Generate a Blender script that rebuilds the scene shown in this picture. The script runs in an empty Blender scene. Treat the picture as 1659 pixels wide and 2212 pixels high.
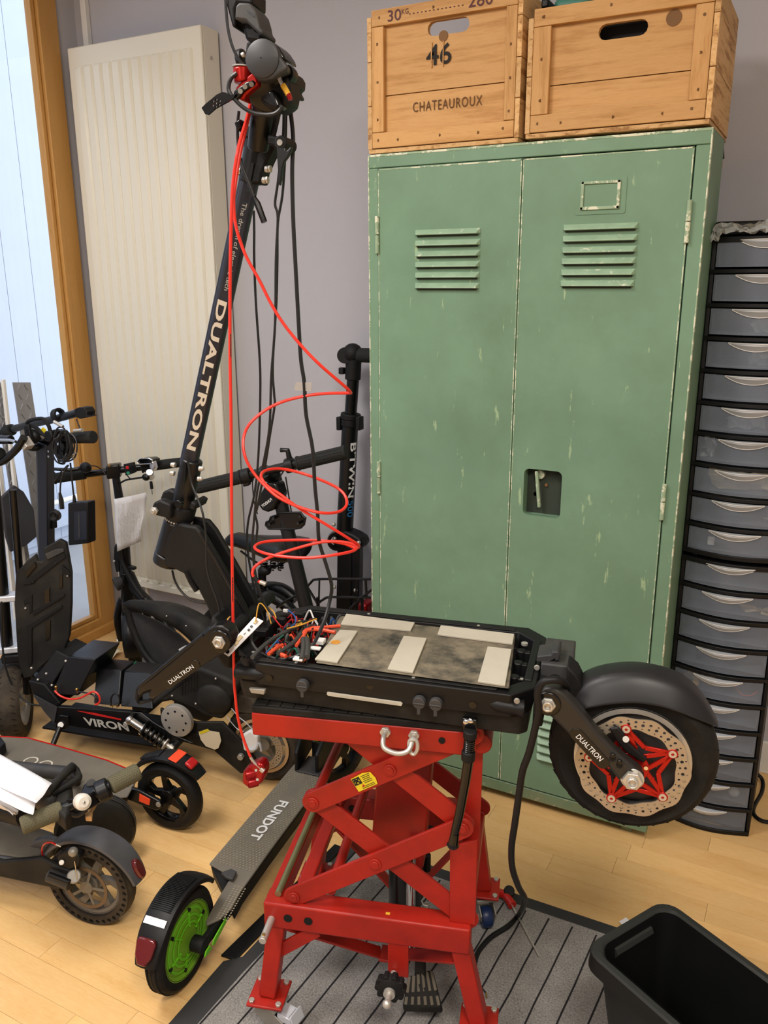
import bpy, bmesh, math, random
import numpy as np
from mathutils import Vector, Matrix
random.seed(7)
sc = bpy.context.scene
COL = sc.collection

# ---------------------------------------------------------------- camera
FPX, WPX, HPX = 1790.0, 1659.0, 2212.0
YAW, PITCH, ROLL = map(math.radians, (27.9, 15.7, -0.26))
CAMZ = 1.45
_f = Vector((-math.sin(YAW)*math.cos(PITCH), math.cos(YAW)*math.cos(PITCH), -math.sin(PITCH)))
_r = Vector((math.cos(YAW), math.sin(YAW), 0)); _u = _r.cross(_f)
CR = math.cos(ROLL)*_r + math.sin(ROLL)*_u
CU = -math.sin(ROLL)*_r + math.cos(ROLL)*_u
CC = Vector((0, 0, CAMZ))
cam_d = bpy.data.cameras.new('camera'); cam = bpy.data.objects.new('camera', cam_d); COL.objects.link(cam)
cam_d.sensor_fit = 'VERTICAL'; cam_d.sensor_height = 24; cam_d.lens = 24*FPX/HPX
cam_d.clip_start = 0.02
cam.matrix_world = Matrix(((CR.x, CU.x, -_f.x, 0), (CR.y, CU.y, -_f.y, 0), (CR.z, CU.z, -_f.z, CAMZ), (0, 0, 0, 1)))
sc.camera = cam

# ---------------------------------------------------------------- world, exposure, lights
world = bpy.data.worlds.new('world'); sc.world = world; world.use_nodes = True
bgn = world.node_tree.nodes['Background']
bgn.inputs[0].default_value = (0.84, 0.91, 1.0, 1); bgn.inputs[1].default_value = 0.9
sc.view_settings.view_transform = 'Standard'; sc.view_settings.look = 'None'
sc.view_settings.gamma = 1; sc.view_settings.use_curve_mapping = False
sc.view_settings.exposure = 1.45
sc.cycles.use_denoising = True
sc.cycles.max_bounces = 10; sc.cycles.transparent_max_bounces = 24
sc.cycles.sample_clamp_indirect = 6
def area(name, loc, target, sx, sy, power, col):
    d = bpy.data.lights.new(name, 'AREA'); d.shape = 'RECTANGLE'; d.size = sx; d.size_y = sy
    d.energy = power; d.color = col
    o = bpy.data.objects.new(name, d); COL.objects.link(o); o.location = loc
    o.rotation_euler = (Vector(target)-Vector(loc)).to_track_quat('-Z', 'Y').to_euler()
    return o
area('unseen_ceiling_light', (0.35, -0.15, 2.66), (0.35, -0.15, 0), 0.6, 0.6, 17, (1.0, 0.93, 0.82))
area('unseen_ceiling_light', (-1.5, 0.55, 2.66), (-1.5, 0.55, 0), 0.6, 0.6, 13, (1.0, 0.96, 0.92))  # fill light added out of view to brighten the left side
area('unseen_ceiling_light', (-1.0, -1.2, 2.66), (-1.0, -1.2, 0), 0.6, 0.6, 13, (1.0, 0.96, 0.92))  # another added fill, unseen behind the camera

# ---------------------------------------------------------------- photo point -> point on a real plane
def ray(x, y): return _f + CR*((x-WPX/2)/FPX) - CU*((y-HPX/2)/FPX)
def pz(x, y, z): d = ray(x, y); return CC + d*((z-CAMZ)/d.z)
def pY(x, y, Y): d = ray(x, y); return CC + d*(Y/d.y)
def pX(x, y, X): d = ray(x, y); return CC + d*(X/d.x)
def pn(x, y, o, n): d = ray(x, y); return CC + d*((o-CC).dot(n)/d.dot(n))
class Frame:
    """upright working plane: origin, heading angle; s along, n away from viewer, z up"""
    def __init__(s, o, deg):
        a = math.radians(deg); s.o = Vector(o); s.d = Vector((math.cos(a), math.sin(a), 0)); s.n = Vector((-math.sin(a), math.cos(a), 0)); s.o.z = 0
    def w(s, a, n, z): return s.o + s.d*a + s.n*n + Vector((0, 0, z))
    def p(s, x, y, n=0.0): return pn(x, y, s.o + s.n*n, s.n)
    def pts(s, l, n=0.0): return [s.p(q[0], q[1], q[2] if len(q) > 2 else n) for q in l]
DK = Frame((-0.867, 1.056, 0), 12.3)      # scooter on the lift
LF = Frame((-0.822, 1.059, 0), 17.2)      # scissor lift
Z3 = Vector((0, 0, 1))

# ---------------------------------------------------------------- materials
def S(r, g, b):
    return tuple(((c/255)/12.92 if c/255 <= 0.04045 else ((c/255+0.055)/1.055)**2.4) for c in (r, g, b)) + (1,)
class NT:
    def __init__(s, m): s.m = m; s.t = m.node_tree; s.n = s.t.nodes; s.l = s.t.links
    def new(s, t, **k):
        x = s.n.new(t)
        for a, b in k.items(): setattr(x, a, b)
        return x
    def link(s, a, b): s.l.new(a, b)
    def noise(s, vec, scale, detail=3, rough=.5):
        x = s.new('ShaderNodeTexNoise'); x.inputs['Scale'].default_value = scale; x.inputs['Detail'].default_value = detail; x.inputs['Roughness'].default_value = rough
        if vec is not None: s.link(vec, x.inputs['Vector'])
        return x.outputs['Fac']
    def ramp(s, fac, stops):
        x = s.new('ShaderNodeValToRGB'); e = x.color_ramp.elements
        while len(e) < len(stops): e.new(.5)
        for i, (p, c) in enumerate(stops): e[i].position = p; e[i].color = c if len(c) == 4 else (*c, 1)
        s.link(fac, x.inputs[0]); return x.outputs[0]
    def mix(s, fac, a, b, mode='MIX'):
        x = s.new('ShaderNodeMix', data_type='RGBA', blend_type=mode)
        for v, i in ((fac, 0), (a, 6), (b, 7)):
            if hasattr(v, 'is_linked'): s.link(v, x.inputs[i])
            else: x.inputs[i].default_value = v
        return x.outputs[2]
    def math(s, op, a, b=0.0):
        x = s.new('ShaderNodeMath', operation=op)
        for i, v in enumerate((a, b)):
            if hasattr(v, 'is_linked'): s.link(v, x.inputs[i])
            else: x.inputs[i].default_value = v
        return x.outputs[0]
    def mapping(s, vec, scale=(1, 1, 1), rot=(0, 0, 0)):
        x = s.new('ShaderNodeMapping'); x.inputs['Scale'].default_value = scale; x.inputs['Rotation'].default_value = rot
        s.link(vec, x.inputs['Vector']); return x.outputs[0]
MATS = {}
def mat(name, col, rough=.5, metal=0., var=.12, vs=9., bump=0., bs=150., dirt=None, dirt_amt=.35, dirt_s=14., wear=None, wear_t=.66, wear_s=25., wear_map=(1, 1, 1), coat=0., spec=.5, emit=0., alpha=None, trans=0., ior=1.45, rv=.25):
    if name in MATS: return MATS[name]
    m = bpy.data.materials.new(name); m.use_nodes = True; T = NT(m); b = T.n['Principled BSDF']
    pos = T.new('ShaderNodeNewGeometry').outputs['Position']
    c = S(*col)
    n1 = T.noise(pos, vs, 4)
    lo = tuple(x*(1-var) for x in c[:3])+(1,); hi = tuple(min(1, x*(1+var)) for x in c[:3])+(1,)
    out = T.ramp(n1, [(.3, lo), (.7, hi)])
    if dirt:
        n2 = T.ramp(T.noise(pos, dirt_s, 5, .65), [(.42, (0, 0, 0)), (.72, (dirt_amt,)*3)])
        out = T.mix(n2, out, S(*dirt))
    if wear:
        w = T.ramp(T.noise(T.mapping(pos, wear_map), wear_s, 8, .7), [(wear_t, (0, 0, 0)), (min(1, wear_t+.03), (1, 1, 1))])
        out = T.mix(w, out, S(*wear))
    T.link(out, b.inputs['Base Color'])
    r = T.math('MULTIPLY_ADD', n1, rv); T.n[-1].inputs[2].default_value = rough-rv/2
    T.link(r, b.inputs['Roughness'])
    b.inputs['Metallic'].default_value = metal; b.inputs['Specular IOR Level'].default_value = spec
    b.inputs['Coat Weight'].default_value = coat; b.inputs['IOR'].default_value = ior
    b.inputs['Transmission Weight'].default_value = trans
    if alpha is not None: b.inputs['Alpha'].default_value = alpha
    if emit: b.inputs['Emission Color'].default_value = c; b.inputs['Emission Strength'].default_value = emit
    if bump:
        bn = T.new('ShaderNodeBump'); bn.inputs['Strength'].default_value = bump; bn.inputs['Distance'].default_value = .002
        T.link(T.noise(pos, bs, 3), bn.inputs['Height']); T.link(bn.outputs[0], b.inputs['Normal'])
    MATS[name] = m; return m
def K(n): return MATS[n]
mat('wall_paint', (184, 182, 187), .85, var=.02, vs=2, bump=.15, bs=220)
mat('ceiling_paint', (235, 235, 232), .9, var=.02)
mat('white_trim', (228, 226, 220), .5, var=.03)
mat('radiator_enamel', (226, 221, 204), .30, var=.008, vs=3, rv=0.)
mat('radiator_dark', (120, 116, 108), .6)
mat('louver_lit_worn', (150, 178, 150), .45, var=.1, vs=30, wear=(206, 214, 190), wear_t=.6, wear_s=50)  # paler green paints the overhead highlight onto the louvers, with worn flecks
mat('locker_green', (118, 150, 124), .48, var=.10, vs=3.5, dirt=(100, 126, 96), dirt_amt=.45, dirt_s=5, wear=(160, 184, 146), wear_t=.640, wear_s=24, wear_map=(1.8, 1.8, .36), spec=.35)
mat('locker_edge', (150, 172, 142), .5, var=.12, vs=20, wear=(222, 222, 196), wear_t=.50, wear_s=30, spec=.35)
mat('locker_base', (110, 138, 110), .5, var=.1, dirt=(150, 140, 110), dirt_amt=.5, wear=(175, 172, 140), wear_t=.60, wear_s=45)
mat('locker_inside', (52, 60, 50), .8)
mat('black_plastic', (15, 15, 17), .5, var=.2, spec=.4)
mat('black_matte', (12, 12, 13), .62, var=.2, bump=.25, bs=500, spec=.4)
mat('black_dusty', (21, 21, 21), .62, var=.25, dirt=(84, 79, 68), dirt_amt=.25, dirt_s=10, spec=.35)
mat('black_gloss', (12, 12, 13), .22, var=.2)
mat('dark_arm', (40, 38, 35), .4, var=.1)
mat('black_satin', (11, 12, 14), .34, var=.15)
mat('navy_black', (18, 23, 36), .38, var=.1, spec=.8)
mat('rubber', (19, 19, 19), .72, var=.15, dirt=(78, 70, 58), dirt_amt=.2, dirt_s=12, bump=.3, bs=300, spec=.3)
mat('rubber_dusty', (50, 45, 40), .8, var=.2, dirt=(120, 104, 82), dirt_amt=.35, dirt_s=9, bump=.3, bs=300, spec=.25)
mat('grip_rubber', (34, 35, 34), .75, var=.1, bump=.4, bs=400, spec=.3)
mat('grip_olive', (100, 96, 76), .8, var=.1, bump=.5, bs=500, spec=.25)
mat('dark_grey', (52, 52, 54), .55, var=.12, dirt=(100, 94, 84), dirt_amt=.25)
mat('rim_grey', (104, 100, 94), .45, var=.1, dirt=(140, 126, 104), dirt_amt=.3)
mat('disc_rust', (112, 92, 70), .55, metal=.3, var=.2)
mat('fender_grey', (80, 81, 86), .38, var=.08, dirt=(120, 112, 100), dirt_amt=.18)
mat('scooter_black_fender', (30, 30, 32), .42, var=.06, spec=.45)
mat('lift_red', (168, 32, 20), .42, var=.09, vs=6, dirt=(96, 20, 14), dirt_amt=.5, dirt_s=9, wear=(60, 22, 18), wear_t=.80, wear_s=60, spec=.45)
mat('anodised_red', (170, 28, 20), .25, metal=.55, var=.05)
mat('red_paint', (190, 24, 18), .35, var=.05)
mat('caliper_red', (150, 16, 22), .22, metal=.4, var=.1)
mat('hose_red', (224, 50, 36), .35, var=.04)
mat('orange_cable', (226, 84, 52), .45, var=.08)
mat('steel', (196, 192, 184), .34, metal=.6, var=.1)
mat('steel_dull', (160, 156, 148), .5, metal=.5, var=.15)
mat('disc_steel', (172, 158, 138), .38, metal=.5, var=.06)
mat('brass', (196, 160, 88), .3, metal=1., var=.1)
mat('zinc', (150, 150, 112), .38, metal=.7, var=.1)
mat('chrome', (215, 215, 215), .15, metal=1., var=.03)
mat('white_plastic', (232, 230, 226), .4, var=.02)
mat('paper', (238, 238, 242), .8, var=.015)
mat('paper_cream', (222, 208, 176), .8, var=.03)
mat('print_white', (226, 226, 224), .6, var=.02)
mat('print_grey', (176, 174, 164), .6, var=.04)
mat('print_cream', (208, 200, 184), .55, var=.03)
mat('print_black', (34, 30, 26), .8, var=.1)
mat('stencil_brown', (96, 66, 40), .85, var=.2)
mat('print_purple', (88, 52, 60), .8, var=.15)
mat('print_blue', (40, 130, 196), .6, var=.03)
mat('print_red', (190, 30, 28), .5, var=.03)
mat('foam_grey', (186, 180, 164), .9, var=.03, dirt=(150, 140, 118), dirt_amt=.2)
mat('rust_stain', (214, 150, 62), .9, var=.1)
mat('battery_wrap', (124, 114, 96), .6, var=.2, vs=22, dirt=(34, 36, 38), dirt_amt=1., dirt_s=24)
mat('reflector_orange', (255, 82, 44), .35, var=.04)
mat('tail_red', (96, 12, 18), .15, var=.05, coat=.6)
mat('tail_bright', (190, 20, 22), .15, var=.05, coat=.6)
mat('green_hub', (116, 172, 38), .35, var=.06, vs=15)
mat('green_plastic', (108, 196, 30), .4, var=.03)
mat('pcb_green', (24, 128, 92), .4, var=.06)
mat('sticker_yellow', (226, 204, 40), .5, var=.04)
mat('connector_yellow', (222, 170, 50), .45, var=.04)
mat('connector_cream', (216, 196, 150), .5, var=.05)
mat('cardboard', (196, 152, 100), .85, var=.06)
mat('mdf_sticker', (190, 156, 112), .7, var=.04)
mat('wire_blue', (40, 84, 150), .4, var=.05); mat('wire_yellow', (214, 160, 60), .4, var=.05); mat('wire_red', (190, 38, 34), .4, var=.05)
mat('wire_black', (26, 26, 28), .45, var=.1); mat('wire_purple', (90, 40, 120), .4); mat('wire_green', (30, 110, 90), .4)
mat('sleeve_grey', (60, 60, 58), .6, var=.1)
mat('teal_plastic', (62, 120, 104), .45, var=.04)
mat('caster_blue', (26, 44, 84), .4, var=.05)
mat('wood_dark', (120, 86, 50), .75, var=.2)
mat('bell_white', (224, 218, 206), .3, var=.02)
mat('tin_white', (206, 210, 218), .35, metal=.3, var=.04)
mat('bin_black', (15, 16, 16), .45, var=.08, spec=.4)
mat('bin_rim', (44, 46, 44), .55, var=.05, spec=.35)
mat('dark_cloth', (62, 62, 68), .9, var=.05)
mat('facade', (184, 194, 212), .7, var=.02); mat('paving', (150, 152, 156), .8, var=.05)
mat('mat_rubber', (52, 52, 53), .75, var=.08)
mat('deck_grip', (112, 106, 96), .8, var=.12, vs=12, dirt=(132, 124, 104), dirt_amt=.3, dirt_s=7, bump=.3, bs=400, spec=.25)
mat('grip_diamond', (146, 138, 116), .8, var=.08)
mat('mat_rib', (30, 28, 32), .95, var=.1)
def mat_wood(name, c1, c2, c3, scale=1., axis=(1, 9, 9), rough=.55, ring=18., rnd=.25, knots=False):
    m = bpy.data.materials.new(name); m.use_nodes = True; T = NT(m); b = T.n['Principled BSDF']
    pos = T.new('ShaderNodeNewGeometry').outputs['Position']
    oi = T.new('ShaderNodeObjectInfo'); isl = T.new('ShaderNodeNewGeometry').outputs['Random Per Island']
    rn = T.math('FRACT', T.math('ADD', oi.outputs['Random'], isl))
    off = T.new('ShaderNodeVectorMath', operation='ADD'); cmb = T.new('ShaderNodeCombineXYZ')
    T.link(T.math('MULTIPLY', rn, 37.), cmb.inputs[0]); T.link(T.math('MULTIPLY', rn, 11.), cmb.inputs[1]); T.link(T.math('MULTIPLY', rn, 23.), cmb.inputs[2])
    T.link(pos, off.inputs[0]); T.link(cmb.outputs[0], off.inputs[1])
    v = T.mapping(off.outputs[0], tuple(a*scale for a in axis))
    g = T.noise(v, 3.0, 6, .6)
    fine = T.noise(T.mapping(off.outputs[0], tuple(a*scale*6 for a in axis)), 5.0, 3, .6)
    w = T.math('SINE', T.math('MULTIPLY', g, ring))
    f = T.math('ADD', T.math('MULTIPLY', w, .22), T.math('MULTIPLY', fine, .6))
    col = T.ramp(f, [(.05, S(*c1)), (.35, S(*c2)), (.65, S(*c3))])
    hsv = T.new('ShaderNodeHueSaturation'); T.link(col, hsv.inputs['Color'])
    T.link(T.math('ADD', T.math('MULTIPLY', rn, rnd), 1-rnd/2), hsv.inputs['Value'])
    T.link(hsv.outputs[0], b.inputs['Base Color']); b.inputs['Roughness'].default_value = rough; b.inputs['Specular IOR Level'].default_value = .4
    bn = T.new('ShaderNodeBump'); bn.inputs['Strength'].default_value = .15; bn.inputs['Distance'].default_value = .002
    T.link(f, bn.inputs['Height']); T.link(bn.outputs[0], b.inputs['Normal'])
    MATS[name] = m; return m
mat_wood('floor_wood', (222, 172, 106), (233, 188, 124), (240, 200, 138), 1., (1.6, 9, 8), .36, 5., .16)
mat_wood('crate_pine', (180, 132, 74), (198, 150, 92), (206, 160, 102), 1., (1.5, 6, 16), .65, 14., .16)
mat_wood('crate_pine_up', (180, 132, 74), (198, 150, 92), (206, 160, 102), 1., (16, 6, 1.5), .65, 14., .16)
mat_wood('crate_side', (150, 106, 58), (204, 160, 104), (220, 182, 130), 1., (8, 1.5, 16), .7, 14., .3)
mat_wood('frame_oak', (176, 126, 62), (192, 142, 76), (200, 152, 84), 1., (12, 12, 1.0), .4, 5., .06)
def mat_carpet():
    m = bpy.data.materials.new('carpet_grey'); m.use_nodes = True; T = NT(m); b = T.n['Principled BSDF']
    pos = T.new('ShaderNodeNewGeometry').outputs['Position']
    a = T.noise(pos, 260, 4, .7); c = T.noise(pos, 14, 3)
    f = T.math('ADD', T.math('MULTIPLY', a, .8), T.math('MULTIPLY', c, .25))
    T.link(T.ramp(f, [(.30, S(92, 90, 88)), (.70, S(176, 172, 168))]), b.inputs['Base Color'])
    b.inputs['Roughness'].default_value = 1; b.inputs['Specular IOR Level'].default_value = .1
    bn = T.new('ShaderNodeBump'); bn.inputs['Strength'].default_value = .8; bn.inputs['Distance'].default_value = .003
    T.link(a, bn.inputs['Height']); T.link(bn.outputs[0], b.inputs['Normal']); MATS['carpet_grey'] = m
mat_carpet()
def mat_clear(name, tint, opac, rough=.15, diff=.5):
    m = bpy.data.materials.new(name); m.use_nodes = True; T = NT(m); o = T.n['Material Output']; b = T.n['Principled BSDF']
    b.inputs['Base Color'].default_value = S(*tint); b.inputs['Roughness'].default_value = rough
    tr = T.new('ShaderNodeBsdfTransparent'); tr.inputs[0].default_value = (.96, .97, .98, 1)
    mx = T.new('ShaderNodeMixShader')
    fr = T.new('ShaderNodeLayerWeight'); fr.inputs[0].default_value = .25
    pos = T.new('ShaderNodeNewGeometry').outputs['Position']
    f = T.math('ADD', T.math('MULTIPLY', fr.outputs['Fresnel'], .5), T.math('ADD', T.math('MULTIPLY', T.noise(pos, 9, 3), opac*.5), opac*.75))
    x = T.math('MINIMUM', f, 1.)
    T.link(x, mx.inputs[0]); T.link(tr.outputs[0], mx.inputs[1]); T.link(b.outputs[0], mx.inputs[2]); T.link(mx.outputs[0], o.inputs[0])
    MATS[name] = m
mat_clear('drawer_clear', (178, 188, 204), .20, .2)
mat_clear('drawer_handle_clear', (226, 232, 240), .60, .2)
mat_clear('bag_film', (212, 216, 214), .50, .12)
mat_clear('tape_clear', (190, 184, 176), .6, .2)
def mat_glass():
    m = bpy.data.materials.new('window_glass'); m.use_nodes = True; T = NT(m); o = T.n['Material Output']
    tr = T.new('ShaderNodeBsdfTransparent'); gl = T.new('ShaderNodeBsdfGlossy'); gl.inputs['Roughness'].default_value = .02
    fr = T.new('ShaderNodeFresnel'); fr.inputs[0].default_value = 1.9
    bk = T.math('SUBTRACT', 1., T.new('ShaderNodeNewGeometry').outputs['Backfacing'])
    mx = T.new('ShaderNodeMixShader'); T.link(T.math('MULTIPLY', fr.outputs[0], bk), mx.inputs[0]); T.link(tr.outputs[0], mx.inputs[1]); T.link(gl.outputs[0], mx.inputs[2]); T.link(mx.outputs[0], o.inputs[0])
    MATS['window_glass'] = m
mat_glass()
def mat_tread():
    m = bpy.data.materials.new('tread_plate'); m.use_nodes = True; T = NT(m); b = T.n['Principled BSDF']
    pos = T.new('ShaderNodeNewGeometry').outputs['Position']
    b.inputs['Base Color'].default_value = S(168, 168, 172); b.inputs['Metallic'].default_value = .8; b.inputs['Roughness'].default_value = .35
    MATS['tread_plate'] = m
mat_tread()

# ---------------------------------------------------------------- mesh builder
def perp(a):
    a = a.normalized(); r = Z3 if abs(a.z) < .9 else Vector((1, 0, 0)); x = r.cross(a).normalized(); return x, a.cross(x).normalized()
def catmull(P, k=6, closed=False):
    P = [Vector(p) for p in P]; out = []; n = len(P)
    rng = range(n) if closed else range(n-1)
    for i in rng:
        g = (lambda j: P[j % n]) if closed else (lambda j: P[max(0, min(n-1, j))])
        a, b, c, d = g(i-1), g(i), g(i+1), g(i+2)
        for t in range(k):
            t /= k; out.append(.5*((2*b)+(c-a)*t+(2*a-5*b+4*c-d)*t*t+(3*b-a-3*c+d)*t**3))
    if not closed: out.append(P[-1])
    return out
class M:
    def __init__(s): s.v = []; s.f = []
    def add(s, v, f):
        o = len(s.v); s.v += [Vector(q) for q in v]; s.f += [tuple(i+o for i in q) for q in f]; return s
    def box(s, c, size, ax=None):
        c = Vector(c); x, y, z = ax or (Vector((1, 0, 0)), Vector((0, 1, 0)), Z3); a, b, d = (q/2 for q in size)
        v = [c+x*(i*a)+y*(j*b)+z*(k*d) for k in (-1, 1) for j in (-1, 1) for i in (-1, 1)]
        return s.add(v, [(0, 2, 3, 1), (4, 5, 7, 6), (0, 1, 5, 4), (2, 6, 7, 3), (0, 4, 6, 2), (1, 3, 7, 5)])
    def bb(s, p, q): return s.box([(a+b)/2 for a, b in zip(p, q)], [abs(b-a) for a, b in zip(p, q)])
    def fbox(s, F, a, b):   # box in a frame, corners (s,n,z)
        c = F.w(*[(x+y)/2 for x, y in zip(a, b)]); return s.box(c, [abs(y-x) for x, y in zip(a, b)], (F.d, F.n, Z3))
    def beam(s, p, q, w, h, side=None):   # w along side, h along the third axis
        p, q = Vector(p), Vector(q); a = (q-p).normalized()
        if side is None: x, y = perp(a)
        else: x = (side-a*side.dot(a)).normalized(); y = a.cross(x)
        return s.box((p+q)/2, ((q-p).length, w, h), (a, x, y))
    def loft(s, rings, cap=True, closed=True):
        n = len(rings[0]); v = [q for r in rings for q in r]; f = []
        for i in range(len(rings)-1):
            for j in range(n if closed else n-1):
                k = (j+1) % n; f.append((i*n+j, i*n+k, (i+1)*n+k, (i+1)*n+j))
        if cap and closed: f += [tuple(range(n-1, -1, -1)), tuple((len(rings)-1)*n+j for j in range(n))]
        return s.add(v, f)
    def tube(s, pts, r, seg=8, k=0, cap=True, flat=None, closed=False):
        P = catmull(pts, k, closed) if k else [Vector(p) for p in pts]
        n = len(P); rr = r if isinstance(r, (list, tuple)) else [r]*n
        if len(rr) != n: rr = [rr[min(len(rr)-1, int(i/(n-1)*(len(rr)-1)+.5))] for i in range(n)]
        T = [(P[(i+1) % n]-P[i-1]) if closed else (P[min(n-1, i+1)]-P[max(0, i-1)]) for i in range(n)]
        x, y = perp(T[0]); rings = []
        for i in range(n):
            t = T[i].normalized(); x = (x-t*x.dot(t)).normalized(); y = t.cross(x)
            rings.append([P[i]+x*(math.cos(a)*rr[i])+y*(math.sin(a)*rr[i]*(flat or 1)) for a in [2*math.pi*j/seg for j in range(seg)]])
        if closed: rings.append(rings[0]); return s.loft(rings, False)
        return s.loft(rings, cap)
    def cyl(s, p, q, r1, r2=None, seg=20):
        p, q = Vector(p), Vector(q); x, y = perp(q-p); r2 = r1 if r2 is None else r2
        R = lambda c, r: [c+x*(r*math.cos(a))+y*(r*math.sin(a)) for a in [2*math.pi*j/seg for j in range(seg)]]
        return s.loft([R(p, r1), R(q, r2)])
    def lathe(s, prof, c, ax, seg=32, closed=False, cap=False, a0=0, a1=2*math.pi, up=None):
        c, ax = Vector(c), Vector(ax).normalized()
        if up is None: x, y = perp(ax)
        else: x = (up-ax*up.dot(ax)).normalized(); y = ax.cross(x)
        full = abs(a1-a0-2*math.pi) < 1e-6; n = seg if full else seg+1
        rings = [[c+ax*h+(x*math.cos(a)+y*math.sin(a))*r for r, h in prof] for a in [a0+(a1-a0)*j/seg for j in range(n)]]
        if full: rings.append(rings[0])
        return s.loft(rings, cap and closed, closed)
    def prism(s, pts, vec):
        n = len(pts); pts = [Vector(p) for p in pts]; vec = Vector(vec)
        return s.loft([pts, [p+vec for p in pts]])
    def sphere(s, c, r, sc_=(1, 1, 1), seg=14, rings=9, ax=None):
        X, Y, Z = ax or (Vector((1, 0, 0)), Vector((0, 1, 0)), Z3); c = Vector(c); v = []; f = []
        for i in range(rings+1):
            t = math.pi*i/rings
            for j in range(seg):
                a = 2*math.pi*j/seg; v.append(c+X*(r*sc_[0]*math.sin(t)*math.cos(a))+Y*(r*sc_[1]*math.sin(t)*math.sin(a))+Z*(r*sc_[2]*math.cos(t)))
        for i in range(rings):
            for j in range(seg): k = (j+1) % seg; f.append((i*seg+j, (i+1)*seg+j, (i+1)*seg+k, i*seg+k))
        return s.add(v, f)
    def nut(s, c, ax, r, h): ax = Vector(ax).normalized(); return s.cyl(Vector(c), Vector(c)+ax*h, r, seg=6)
    def plate(s, outer, holes, t, o, X, Y):
        """flat plate with holes: 2-D outlines in (X,Y) from o, thickness t along X x Y"""
        cu = bpy.data.curves.new('tmp', 'CURVE'); cu.dimensions = '2D'; cu.fill_mode = 'BOTH'; cu.extrude = t/2
        for L in [outer]+list(holes):
            sp = cu.splines.new('POLY'); sp.points.add(len(L)-1); sp.use_cyclic_u = True
            for q, p in zip(sp.points, L): q.co = (p[0], p[1], 0, 1)
        ob = bpy.data.objects.new('tmp', cu); me = bpy.data.meshes.new_from_object(ob)
        X, Y = Vector(X), Vector(Y); N = X.cross(Y); o = Vector(o)
        s.add([o+X*v.co.x+Y*v.co.y+N*(v.co.z+t/2) for v in me.vertices], [tuple(p.vertices) for p in me.polygons])
        bpy.data.objects.remove(ob); bpy.data.curves.remove(cu); bpy.data.meshes.remove(me); return s
def capsule(a, b, r, N, n=7):
    a, b = Vector(a), Vector(b); d = (b-a).normalized(); u = Vector(N).cross(d).normalized(); o = []
    for c, s in ((b, 1), (a, -1)):
        for i in range(n+1): g = -math.pi/2+math.pi*i/n; o.append(c+(d*math.cos(g)+u*math.sin(g))*(r*s))
    return o
def circ(cx, cy, r, n=12, a0=0): return [(cx+r*math.cos(a0+2*math.pi*i/n), cy+r*math.sin(a0+2*math.pi*i/n)) for i in range(n)]
def slot(cx, cy, w, h, n=6):
    r = h/2; return [(cx+w/2-r+r*math.cos(a), cy+r*math.sin(a)) for a in [-math.pi/2+math.pi*i/n for i in range(n+1)]]+[(cx-w/2+r+r*math.cos(a), cy+r*math.sin(a)) for a in [math.pi/2+math.pi*i/n for i in range(n+1)]]
def rrect(x0, y0, x1, y1, r, n=4):
    o = []
    for cx, cy, a in ((x1-r, y1-r, 0), (x0+r, y1-r, 90), (x0+r, y0+r, 180), (x1-r, y0+r, 270)):
        for i in range(n+1): t = math.radians(a+90*i/n); o.append((cx+r*math.cos(t), cy+r*math.sin(t)))
    return o
def root_of(o):
    while o.parent: o = o.parent
    return o
def part(name, mb, m, parent=None, bevel=0., ang=38, seg=2, label=None, kind=None):
    me = bpy.data.meshes.new(name); org = Vector(root_of(parent).location) if parent else Vector((0, 0, 0))
    v = mb.v
    if parent is None and v:
        org = Vector((sum(p.x for p in v)/len(v), sum(p.y for p in v)/len(v), min(p.z for p in v)))
    me.from_pydata([tuple(p-org) for p in v], [], mb.f)
    bm = bmesh.new(); bm.from_mesh(me); bmesh.ops.recalc_face_normals(bm, faces=bm.faces); bm.to_mesh(me); bm.free()
    me.materials.append(K(m) if isinstance(m, str) else m)
    me.polygons.foreach_set('use_smooth', [True]*len(me.polygons)); me.set_sharp_from_angle(angle=math.radians(ang))
    o = bpy.data.objects.new(name, me); COL.objects.link(o)
    if parent: o.parent = parent
    else: o.location = org
    if bevel:
        b = o.modifiers.new('bevel', 'BEVEL'); b.width = bevel; b.segments = seg; b.limit_method = 'ANGLE'; b.angle_limit = math.radians(40); b.harden_normals = False
    if label: o['label'] = label
    if kind: o['kind'] = kind
    return o
def tag(o, label, cat, group=None, kind=None):
    o['label'] = label; o['category'] = cat
    if group: o['group'] = group
    if kind: o['kind'] = kind
    return o
def thing(name, label, cat, loc, group=None):
    o = bpy.data.objects.new(name, None); COL.objects.link(o); o.location = loc; o.empty_display_size = .05; return tag(o, label, cat, group)
def struct(name, mb, m, **k): o = part(name, mb, m, **k); o['kind'] = 'structure'; return o
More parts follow.
